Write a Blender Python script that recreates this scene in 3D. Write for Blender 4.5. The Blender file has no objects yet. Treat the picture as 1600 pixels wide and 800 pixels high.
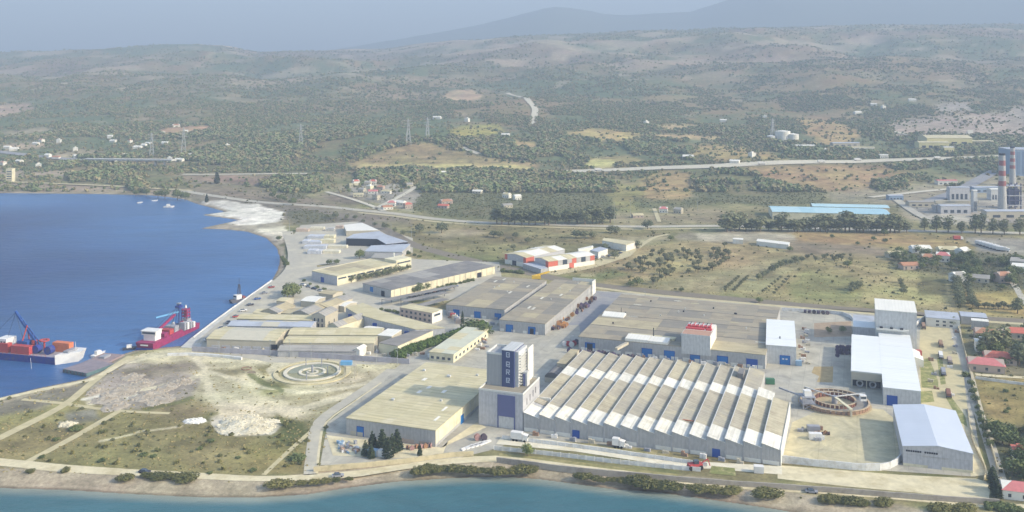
import bpy, bmesh, math, random
import numpy as np
from mathutils import Vector, Matrix
random.seed(7)
rng = np.random.default_rng(11)
S = bpy.context.scene
COL = S.collection

# ------------------------------------------------------------------ camera
HC, F, YH = 150.0, 1500.0, 100.0          # camera height, focal length and horizon row on a 1600 wide frame
cam = bpy.data.cameras.new('camera')
cam.sensor_width = 36.0
cam.lens = 36.0 * F / 1600.0
cam.shift_y = -(400.0 - YH) / 1600.0
cam.clip_start = 1.0
cam.clip_end = 60000.0
camo = bpy.data.objects.new('camera', cam)
camo.location = (0, 0, HC)
camo.rotation_euler = (math.radians(90), 0, 0)
COL.objects.link(camo)
S.camera = camo

# ------------------------------------------------------------------ light
SUN_AZ = -18.0     # degrees from +X (towards the right), negative = towards the camera
SUN_EL = 29.0
sx = math.cos(math.radians(SUN_EL)) * math.cos(math.radians(SUN_AZ))
sy = math.cos(math.radians(SUN_EL)) * math.sin(math.radians(SUN_AZ))
sz = math.sin(math.radians(SUN_EL))
world = bpy.data.worlds.new('World')
S.world = world
world.use_nodes = True
nt = world.node_tree
sky = nt.nodes.new('ShaderNodeTexSky')
sky.sky_type = 'NISHITA'
sky.sun_disc = False
sky.sun_elevation = math.radians(SUN_EL)
sky.sun_rotation = math.atan2(sx, sy)
sky.air_density = 1.2
sky.dust_density = 2.2
sky.ozone_density = 1.5
bg = nt.nodes['Background']
bg.inputs['Strength'].default_value = 0.15
nt.links.new(sky.outputs['Color'], bg.inputs['Color'])
sun = bpy.data.lights.new('sun', 'SUN')
sun.energy = 3.3
sun.angle = math.radians(0.9)
sun.color = (1.0, 0.90, 0.71)
suno = bpy.data.objects.new('sun', sun)
suno.rotation_euler = Vector((sx, sy, sz)).to_track_quat('Z', 'Y').to_euler()
suno.location = (600, -60, 600)
COL.objects.link(suno)

S.view_settings.view_transform = 'Standard'
S.view_settings.look = 'None'
S.view_settings.exposure = 1.25
S.view_settings.gamma = 1.0
S.render.engine = 'CYCLES'
S.cycles.use_denoising = True
S.cycles.max_bounces = 4
S.cycles.diffuse_bounces = 2
S.cycles.glossy_bounces = 2
S.cycles.transparent_max_bounces = 8
S.cycles.volume_bounces = 0

# ------------------------------------------------------------------ helpers
def lin(c):
    return tuple((v / 12.92 if v <= 0.04045 else ((v + 0.055) / 1.055) ** 2.4) for v in [q / 255.0 for q in c])
KA = 0.80
def alb(*c):
    """surface albedo for a colour as it looks in sunlight"""
    return tuple(min(0.86, v * KA) for v in lin(c))

def G(px, py, z=0.0):
    k = (HC - z) / (py - YH)
    return np.array([(px - 800.0) * k, F * k, z])

def proj(x, y, z):
    return 800.0 + F * x / y, YH + F * (HC - z) / y

def sstep(a, b, v):
    t = np.clip((v - a) / (b - a), 0, 1)
    return t * t * (3 - 2 * t)

def _hash(ix, iy, seed):
    n = (ix.astype(np.int64) * 374761393 + iy.astype(np.int64) * 668265263 + seed * 1442695041) & 0x7fffffff
    n = ((n ^ (n >> 13)) * 1274126177) & 0x7fffffff
    n = n ^ (n >> 16)
    return (n & 0xffff) / 65535.0

def vnoise(x, y, seed=0):
    x = np.asarray(x, float); y = np.asarray(y, float)
    ix = np.floor(x); iy = np.floor(y)
    fx = x - ix; fy = y - iy
    fx = fx * fx * (3 - 2 * fx); fy = fy * fy * (3 - 2 * fy)
    a = _hash(ix, iy, seed); b = _hash(ix + 1, iy, seed); c = _hash(ix, iy + 1, seed); d = _hash(ix + 1, iy + 1, seed)
    return (a * (1 - fx) + b * fx) * (1 - fy) + (c * (1 - fx) + d * fx) * fy

def fbm(x, y, seed=0, oct=4):
    s = 0; a = 0.5; t = 0
    for o in range(oct):
        s = s + a * vnoise(x * 2 ** o + 17.3 * o, y * 2 ** o + 5.1 * o, seed + o * 31)
        t += a; a *= 0.5
    return s / t

def inpoly(px, py, poly):
    r = np.zeros(px.shape, bool)
    n = len(poly)
    j = n - 1
    for i in range(n):
        xi, yi = poly[i]; xj, yj = poly[j]
        if yi != yj:
            c = ((yi > py) != (yj > py)) & (px < (xj - xi) * (py - yi) / (yj - yi) + xi)
            r ^= c
        j = i
    return r

def segdist(px, py, pts, closed=False):
    d = np.full(px.shape, 1e9)
    n = len(pts)
    for i in range(n if closed else n - 1):
        x0, y0 = pts[i][:2]; x1, y1 = pts[(i + 1) % n][:2]
        dx, dy = x1 - x0, y1 - y0
        L = dx * dx + dy * dy + 1e-9
        t = np.clip(((px - x0) * dx + (py - y0) * dy) / L, 0, 1)
        d = np.minimum(d, (px - x0 - t * dx) ** 2 + (py - y0 - t * dy) ** 2)
    return np.sqrt(d)

def sdpoly(px, py, poly):
    d = segdist(px, py, poly, True)
    return np.where(inpoly(px, py, poly), d, -d)

# ------------------------------------------------------------------ shape of the land
SEA = -1.5
_front = [(-420, 740), (-250, 750), (-100, 757), (0, 763), (100, 766), (200, 772), (300, 777), (400, 778), (480, 773), (540, 763), (620, 753),
          (700, 748), (780, 745), (840, 749), (900, 757), (960, 765), (1030, 770), (1100, 780), (1150, 787), (1210, 796), (1260, 805),
          (1330, 815), (1420, 825), (1520, 838), (1650, 850), (1900, 870), (2600, 900)]
_bay = [(-420, 700), (-250, 668), (-100, 640), (0, 621), (60, 606), (130, 592), (165, 576), (182, 556), (215, 546), (285, 540), (300, 528), (330, 506),
        (365, 480), (400, 455), (425, 437), (434, 420), (437, 405), (432, 388), (415, 372), (385, 362), (350, 358.5), (310, 357.5), (335, 352),
        (372, 344), (345, 340), (312, 336), (335, 333), (352, 331), (330, 325), (305, 318), (290, 312), (262, 308), (230, 305), (130, 303), (0, 302), (-300, 300), (-1200, 298)]
LANDP = [tuple(G(x, y, SEA)[:2]) for x, y in _front] + [(3000, 700), (14000, 2000), (14000, 16000), (-14000, 16000), (-14000, 1138)] + \
        [tuple(G(x, y, SEA)[:2]) for x, y in reversed(_bay)]

_pY = [0, 1120, 1300, 1500, 1800, 2400, 3000, 3600, 4200, 4700, 5300, 6000, 7500, 20000]
_pZ = [0, 0, 5, 17, 40, 78, 118, 160, 200, 214, 190, 150, 110, 60]
_rx = [-1500, -300, 0, 150, 250, 310, 350, 400, 500, 600, 700, 850, 1000, 1150, 1300, 1450, 1600, 3000]
_rz = [180, 190, 197, 214, 234, 243, 236, 206, 212, 222, 250, 285, 312, 326, 330, 335, 340, 340]

def hills(x, y):
    px = 800 + F * x / np.maximum(y, 200)
    s = np.interp(px, _rx, _rz) / 214.0
    s = 1 + (s - 1) * sstep(1500, 3600, y)
    b = np.interp(y + 160 * (fbm(x / 700, y / 700, 5, 3) - 0.5), _pY, _pZ)
    n = fbm(x / 420, y / 420, 3, 5) - 0.5
    r = 1 - np.abs(2 * fbm(x / 620 + 9, y / 620, 21, 4) - 1)
    far = sstep(1250, 2400, y)
    z = b * s + far * (n * 74 + (r - 0.75) * 66) * np.clip(b / 120, 0, 1.1) * (1 - 0.65 * sstep(3500, 4400, y))
    z += (fbm(x / 160, y / 160, 8, 3) - 0.5) * 10 * sstep(1250, 1700, y)
    # low terraced hill behind the village
    z += 24 * np.exp(-((x + 150) / 210) ** 2 - ((y - 1560) / 120) ** 2)
    z += 13 * np.exp(-((x - 330) / 160) ** 2 - ((y - 1330) / 110) ** 2)
    return z

def height(x, y):
    x = np.asarray(x, float); y = np.asarray(y, float)
    sd = sdpoly(x, y, LANDP)
    z = np.where(sd > 0, SEA + 1.5 * sstep(0, 11, sd), SEA + np.maximum(sd * 0.18, -6))
    return z + hills(x, y) * sstep(0, 120, sd), sd

def T(px, py):
    """point of the land seen at a pixel"""
    if py > 318:
        return G(px, py, 0.0)
    Y = np.geomspace(900, 9000, 900)
    X = (px - 800) / F * Y
    zr = HC - (py - YH) / F * Y
    h = hills(X, Y)
    k = np.argmax(h >= zr)
    if k == 0:
        k = 1
    a = zr[k - 1] - h[k - 1]; b = zr[k] - h[k]
    t = a / (a - b + 1e-9)
    yy = Y[k - 1] + t * (Y[k] - Y[k - 1]); xx = (px - 800) / F * yy
    return np.array([xx, yy, float(hills(np.array([xx]), np.array([yy]))[0])])

def hz(x, y):
    if y < 1000:
        return 0.0
    return float(hills(np.array([float(x)]), np.array([float(y)]))[0])

# ------------------------------------------------------------------ materials
def _new(name):
    m = bpy.data.materials.new(name)
    m.use_nodes = True
    n = m.node_tree.nodes; l = m.node_tree.links
    return m, n, l, n['Principled BSDF']

MATS = {}
def mat(name, c, rough=0.75, var=0.12, scale=0.4, stretch=(1, 1, 1), bump=0.0, metal=0.0, spec=0.3, dirt=None, dscale=0.08, seam=None, joints=None):
    """plain surface: colour c (as it looks in sun), broken up by two layers of noise"""
    if name in MATS:
        return MATS[name]
    m, n, l, p = _new(name)
    a = alb(*c)
    tc = n.new('ShaderNodeTexCoord')
    mp = n.new('ShaderNodeMapping'); mp.inputs['Scale'].default_value = stretch
    l.new(tc.outputs['Object'], mp.inputs['Vector'])
    nz = n.new('ShaderNodeTexNoise'); nz.inputs['Scale'].default_value = scale; nz.inputs['Detail'].default_value = 6; nz.inputs['Roughness'].default_value = 0.65
    l.new(mp.outputs['Vector'], nz.inputs['Vector'])
    cr = n.new('ShaderNodeValToRGB')
    cr.color_ramp.elements[0].position = 0.3; cr.color_ramp.elements[1].position = 0.72
    cr.color_ramp.elements[0].color = (*[v * (1 - var) for v in a], 1)
    cr.color_ramp.elements[1].color = (*[min(0.9, v * (1 + var)) for v in a], 1)
    l.new(nz.outputs['Fac'], cr.inputs['Fac'])
    out = cr.outputs['Color']
    if dirt:
        n2 = n.new('ShaderNodeTexNoise'); n2.inputs['Scale'].default_value = dscale; n2.inputs['Detail'].default_value = 8; n2.inputs['Roughness'].default_value = 0.7
        l.new(tc.outputs['Object'], n2.inputs['Vector'])
        c2 = n.new('ShaderNodeValToRGB'); c2.color_ramp.elements[0].position = 0.48; c2.color_ramp.elements[1].position = 0.66
        l.new(n2.outputs['Fac'], c2.inputs['Fac'])
        mx = n.new('ShaderNodeMix'); mx.data_type = 'RGBA'
        mx.inputs['B'].default_value = (*alb(*dirt), 1)
        l.new(c2.outputs['Color'], mx.inputs['Factor']); l.new(out, mx.inputs['A'])
        out = mx.outputs['Result']
    if seam:
        # sheet laps every few metres, run-off streaks along the fall
        wv = n.new('ShaderNodeTexWave'); wv.wave_type = 'BANDS'; wv.bands_direction = seam[0]; wv.inputs['Scale'].default_value = 0.314 / seam[1]; wv.inputs['Distortion'].default_value = 0.15
        l.new(tc.outputs['Object'], wv.inputs['Vector'])
        c3 = n.new('ShaderNodeValToRGB'); c3.color_ramp.elements[0].position = 0.0; c3.color_ramp.elements[1].position = 0.16
        c3.color_ramp.elements[0].color = (seam[2],) * 3 + (1,); c3.color_ramp.elements[1].color = (1, 1, 1, 1)
        l.new(wv.outputs['Fac'], c3.inputs['Fac'])
        ms = n.new('ShaderNodeMapping'); ms.inputs['Scale'].default_value = (2.2, 0.10, 1) if seam[0] == 'X' else (0.10, 2.2, 1)
        l.new(tc.outputs['Object'], ms.inputs['Vector'])
        n4 = n.new('ShaderNodeTexNoise'); n4.inputs['Scale'].default_value = 0.5; n4.inputs['Detail'].default_value = 5
        l.new(ms.outputs['Vector'], n4.inputs['Vector'])
        r4 = n.new('ShaderNodeMapRange'); r4.inputs['From Min'].default_value = 0.32; r4.inputs['From Max'].default_value = 0.62; r4.inputs['To Min'].default_value = 0.86 if seam[2] < 0.92 else 0.965; r4.inputs['To Max'].default_value = 1.06 if seam[2] < 0.92 else 1.01
        l.new(n4.outputs['Fac'], r4.inputs['Value'])
        m4 = n.new('ShaderNodeMix'); m4.data_type = 'RGBA'; m4.blend_type = 'MULTIPLY'; m4.inputs['Factor'].default_value = 1.0
        l.new(out, m4.inputs['A']); l.new(c3.outputs['Color'], m4.inputs['B'])
        m5 = n.new('ShaderNodeMix'); m5.data_type = 'RGBA'; m5.blend_type = 'MULTIPLY'; m5.inputs['Factor'].default_value = 1.0
        l.new(m4.outputs['Result'], m5.inputs['A']); l.new(r4.outputs['Result'], m5.inputs['B'])
        out = m5.outputs['Result']
    if joints:
        # slab joints, oil stains and tyre-worn lanes
        rt = n.new('ShaderNodeMapping'); rt.inputs['Rotation'].default_value = (0, 0, 0.345)
        l.new(tc.outputs['Object'], rt.inputs['Vector'])
        br = n.new('ShaderNodeTexBrick'); br.offset = 0.0; br.inputs['Scale'].default_value = 1.0; br.inputs['Brick Width'].default_value = joints; br.inputs['Row Height'].default_value = joints
        br.inputs['Mortar Size'].default_value = 0.09; br.inputs['Color1'].default_value = (1, 1, 1, 1); br.inputs['Color2'].default_value = (0.9, 0.91, 0.93, 1); br.inputs['Mortar'].default_value = (0.74, 0.74, 0.74, 1)
        l.new(rt.outputs['Vector'], br.inputs['Vector'])
        n5 = n.new('ShaderNodeTexNoise'); n5.inputs['Scale'].default_value = 0.06; n5.inputs['Detail'].default_value = 9; n5.inputs['Roughness'].default_value = 0.75; n5.inputs['Distortion'].default_value = 1.5
        l.new(tc.outputs['Object'], n5.inputs['Vector'])
        r5 = n.new('ShaderNodeMapRange'); r5.inputs['From Min'].default_value = 0.36; r5.inputs['From Max'].default_value = 0.62; r5.inputs['To Min'].default_value = 0.74; r5.inputs['To Max'].default_value = 1.12
        l.new(n5.outputs['Fac'], r5.inputs['Value'])
        for src in (br.outputs['Color'], r5.outputs['Result']):
            m6 = n.new('ShaderNodeMix'); m6.data_type = 'RGBA'; m6.blend_type = 'MULTIPLY'; m6.inputs['Factor'].default_value = 1.0
            l.new(out, m6.inputs['A']); l.new(src, m6.inputs['B']); out = m6.outputs['Result']
    l.new(out, p.inputs['Base Color'])
    p.inputs['Roughness'].default_value = rough
    p.inputs['Metallic'].default_value = metal
    p.inputs['Specular IOR Level'].default_value = spec
    if bump:
        b = n.new('ShaderNodeBump'); b.inputs['Strength'].default_value = bump; b.inputs['Distance'].default_value = 0.3
        l.new(nz.outputs['Fac'], b.inputs['Height']); l.new(b.outputs['Normal'], p.inputs['Normal'])
    MATS[name] = m
    return m

def ground_mat():
    m, n, l, p = _new('ground_cover')
    at = n.new('ShaderNodeAttribute'); at.attribute_name = 'cover'
    geo = n.new('ShaderNodeNewGeometry')
    n1 = n.new('ShaderNodeTexNoise'); n1.inputs['Scale'].default_value = 0.11; n1.inputs['Detail'].default_value = 10; n1.inputs['Roughness'].default_value = 0.72
    n2 = n.new('ShaderNodeTexNoise'); n2.inputs['Scale'].default_value = 0.7; n2.inputs['Detail'].default_value = 9; n2.inputs['Roughness'].default_value = 0.8
    n3 = n.new('ShaderNodeTexNoise'); n3.inputs['Scale'].default_value = 0.02; n3.inputs['Detail'].default_value = 6
    for q in (n1, n2, n3):
        l.new(geo.outputs['Position'], q.inputs['Vector'])
    r1 = n.new('ShaderNodeMapRange'); r1.inputs['From Min'].default_value = 0.3; r1.inputs['From Max'].default_value = 0.7; r1.inputs['To Min'].default_value = 0.56; r1.inputs['To Max'].default_value = 1.36
    l.new(n1.outputs['Fac'], r1.inputs['Value'])
    r2 = n.new('ShaderNodeMapRange'); r2.inputs['From Min'].default_value = 0.3; r2.inputs['From Max'].default_value = 0.7; r2.inputs['To Min'].default_value = 0.6; r2.inputs['To Max'].default_value = 1.4
    l.new(n2.outputs['Fac'], r2.inputs['Value'])
    mu = n.new('ShaderNodeMath'); mu.operation = 'MULTIPLY'
    l.new(r1.outputs['Result'], mu.inputs[0]); l.new(r2.outputs['Result'], mu.inputs[1])
    hs = n.new('ShaderNodeHueSaturation')
    l.new(at.outputs['Color'], hs.inputs['Color']); l.new(mu.outputs['Value'], hs.inputs['Value'])
    r3 = n.new('ShaderNodeMapRange'); r3.inputs['From Min'].default_value = 0.35; r3.inputs['From Max'].default_value = 0.65; r3.inputs['To Min'].default_value = 0.485; r3.inputs['To Max'].default_value = 0.515
    l.new(n3.outputs['Fac'], r3.inputs['Value']); l.new(r3.outputs['Result'], hs.inputs['Hue'])
    l.new(hs.outputs['Color'], p.inputs['Base Color'])
    p.inputs['Roughness'].default_value = 0.95
    p.inputs['Specular IOR Level'].default_value = 0.1
    b = n.new('ShaderNodeBump'); b.inputs['Strength'].default_value = 0.5; b.inputs['Distance'].default_value = 0.6
    l.new(n1.outputs['Fac'], b.inputs['Height']); l.new(b.outputs['Normal'], p.inputs['Normal'])
    return m

def sea_mat():
    m, n, l, p = _new('sea_water')
    at = n.new('ShaderNodeAttribute'); at.attribute_name = 'cover'
    geo = n.new('ShaderNodeNewGeometry')
    mp = n.new('ShaderNodeMapping'); mp.inputs['Scale'].default_value = (0.6, 1.6, 1.0)
    l.new(geo.outputs['Position'], mp.inputs['Vector'])
    w = n.new('ShaderNodeTexNoise'); w.inputs['Scale'].default_value = 0.12; w.inputs['Detail'].default_value = 9; w.inputs['Roughness'].default_value = 0.72
    l.new(mp.outputs['Vector'], w.inputs['Vector'])
    b = n.new('ShaderNodeBump'); b.inputs['Strength'].default_value = 0.8; b.inputs['Distance'].default_value = 1.2
    l.new(w.outputs['Fac'], b.inputs['Height']); l.new(b.outputs['Normal'], p.inputs['Normal'])
    w2 = n.new('ShaderNodeTexNoise'); w2.inputs['Scale'].default_value = 0.012; w2.inputs['Detail'].default_value = 10; w2.inputs['Roughness'].default_value = 0.7; w2.inputs['Distortion'].default_value = 0.8
    l.new(mp.outputs['Vector'], w2.inputs['Vector'])
    r = n.new('ShaderNodeMapRange'); r.inputs['From Min'].default_value = 0.3; r.inputs['From Max'].default_value = 0.7; r.inputs['To Min'].default_value = 0.76; r.inputs['To Max'].default_value = 1.24
    l.new(w2.outputs['Fac'], r.inputs['Value'])
    hs = n.new('ShaderNodeHueSaturation'); l.new(at.outputs['Color'], hs.inputs['Color']); l.new(r.outputs['Result'], hs.inputs['Value'])
    l.new(hs.outputs['Color'], p.inputs['Base Color'])
    p.inputs['Specular IOR Level'].default_value = 0.3
    p.inputs['Roughness'].default_value = 0.3
    p.inputs['IOR'].default_value = 1.33
    return m

# ------------------------------------------------------------------ mesh building
class MB:
    def __init__(s):
        s.v = []; s.f = []
    def quad(s, a, b, c, d):
        i = len(s.v); s.v += [tuple(a), tuple(b), tuple(c), tuple(d)]; s.f.append((i, i + 1, i + 2, i + 3)); return s
    def poly(s, pts):
        i = len(s.v); s.v += [tuple(p) for p in pts]; s.f.append(tuple(range(i, i + len(pts)))); return s
    def box(s, x0, y0, z0, x1, y1, z1):
        i = len(s.v)
        s.v += [(x0, y0, z0), (x1, y0, z0), (x1, y1, z0), (x0, y1, z0), (x0, y0, z1), (x1, y0, z1), (x1, y1, z1), (x0, y1, z1)]
        s.f += [(i, i + 3, i + 2, i + 1), (i + 4, i + 5, i + 6, i + 7), (i, i + 1, i + 5, i + 4), (i + 1, i + 2, i + 6, i + 5), (i + 2, i + 3, i + 7, i + 6), (i + 3, i, i + 4, i + 7)]
        return s
    def prism(s, base, z0, z1, top=None):
        """vertical prism over a polygon (list of xy); z1 may be a list of heights"""
        n = len(base); i = len(s.v)
        zt = z1 if isinstance(z1, (list, tuple)) else [z1] * n
        top = top or base
        s.v += [(p[0], p[1], z0) for p in base] + [(p[0], p[1], z) for p, z in zip(top, zt)]
        s.f.append(tuple(range(i + n - 1, i - 1, -1))); s.f.append(tuple(range(i + n, i + 2 * n)))
        for k in range(n):
            j = (k + 1) % n
            s.f.append((i + k, i + j, i + n + j, i + n + k))
        return s
    def bar(s, a, b, w, h=None):
        a = Vector(a); b = Vector(b); h = h or w
        d = (b - a).normalized()
        up = Vector((0, 0, 1)) if abs(d.z) < 0.95 else Vector((1, 0, 0))
        r = d.cross(up).normalized() * (w / 2); u = r.cross(d).normalized() * (h / 2)
        i = len(s.v)
        for p in (a, b):
            s.v += [tuple(p - r - u), tuple(p + r - u), tuple(p + r + u), tuple(p - r + u)]
        s.f += [(i, i + 3, i + 2, i + 1), (i + 4, i + 5, i + 6, i + 7)]
        for k in range(4):
            j = (k + 1) % 4
            s.f.append((i + k, i + j, i + 4 + j, i + 4 + k))
        return s
    def cyl(s, a, b, r0, r1=None, n=10, caps=True):
        a = Vector(a); b = Vector(b); r1 = r0 if r1 is None else r1
        d = (b - a).normalized()
        up = Vector((0, 0, 1)) if abs(d.z) < 0.95 else Vector((1, 0, 0))
        r = d.cross(up).normalized(); u = r.cross(d).normalized()
        i = len(s.v)
        for p, q in ((a, r0), (b, r1)):
            for k in range(n):
                t = 2 * math.pi * k / n
                s.v.append(tuple(p + (r * math.cos(t) + u * math.sin(t)) * q))
        for k in range(n):
            j = (k + 1) % n
            s.f.append((i + k, i + n + k, i + n + j, i + j))
        if caps:
            s.f.append(tuple(i + k for k in range(n))); s.f.append(tuple(i + n + k for k in range(n - 1, -1, -1)))
        return s
    def ring(s, c, r0, r1, z0, z1, n=48, a0=0.0, a1=2 * math.pi):
        """ring wall of inner radius r0, outer r1"""
        full = abs(a1 - a0 - 2 * math.pi) < 1e-6
        m = n if full else n + 1
        i = len(s.v)
        for k in range(m):
            t = a0 + (a1 - a0) * k / n
            cx, sy_ = math.cos(t), math.sin(t)
            s.v += [(c[0] + r0 * cx, c[1] + r0 * sy_, z0), (c[0] + r1 * cx, c[1] + r1 * sy_, z0), (c[0] + r1 * cx, c[1] + r1 * sy_, z1), (c[0] + r0 * cx, c[1] + r0 * sy_, z1)]
        for k in range(n):
            a = i + 4 * k; b = i + 4 * ((k + 1) % m)
            for q in range(4):
                w = (q + 1) % 4
                s.f.append((a + q, b + q, b + w, a + w))
        if not full:
            s.f.append((i, i + 1, i + 2, i + 3)); e = i + 4 * n; s.f.append((e + 3, e + 2, e + 1, e))
        return s
    def mesh(s, name, smooth=False):
        me = bpy.data.meshes.new(name)
        me.from_pydata(s.v, [], s.f)
        bm = bmesh.new(); bm.from_mesh(me)
        bmesh.ops.recalc_face_normals(bm, faces=bm.faces)
        bm.to_mesh(me); bm.free()
        if smooth:
            me.polygons.foreach_set('use_smooth', [True] * len(me.polygons))
        return me
    def build(s, name, m, parent=None, smooth=False, recalc=True):
        me = s.mesh(name, smooth)
        me.materials.append(m)
        o = bpy.data.objects.new(name, me)
        COL.objects.link(o)
        if parent is not None:
            o.parent = parent
        return o

def tag(o, label=None, cat=None, group=None, kind=None):
    if label: o['label'] = label
    if cat: o['category'] = cat
    if group: o['group'] = group
    if kind: o['kind'] = kind
    return o

def empty(name, loc=(0, 0, 0), rz=0.0, scale=None, label=None, cat=None, group=None):
    o = bpy.data.objects.new(name, None)
    o.empty_display_size = 1.0
    o.location = tuple(float(v) for v in loc); o.rotation_euler = (0, 0, rz)
    if scale: o.scale = scale if isinstance(scale, (tuple, list)) else (scale,) * 3
    COL.objects.link(o)
    return tag(o, label, cat, group)

def inst(name, me, parent=None, loc=(0, 0, 0), rot=(0, 0, 0), scale=(1, 1, 1)):
    o = bpy.data.objects.new(name, me)
    o.location = loc; o.rotation_euler = rot; o.scale = scale
    COL.objects.link(o)
    if parent is not None: o.parent = parent
    return o

ORDW = ['', 'first', 'second', 'third', 'fourth', 'fifth', 'sixth', 'seventh', 'eighth', 'ninth', 'tenth', 'eleventh', 'twelfth', 'thirteenth', 'fourteenth', 'fifteenth', 'sixteenth', 'seventeenth', 'eighteenth', 'nineteenth']
def nth(k, end='the left'):
    if k < 20: w = ORDW[k]
    elif k % 10 == 0: w = {20: 'twentieth', 30: 'thirtieth', 40: 'fortieth'}[k]
    else: w = {2: 'twenty', 3: 'thirty', 4: 'forty'}[k // 10] + '-' + ORDW[k % 10]
    return ', %s from %s' % (w, end)

def structure(o):
    o['kind'] = 'structure'; return o
# ================================================================== LAND, SEA, AIR
def LC(c):
    return np.array(alb(*c))

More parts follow.
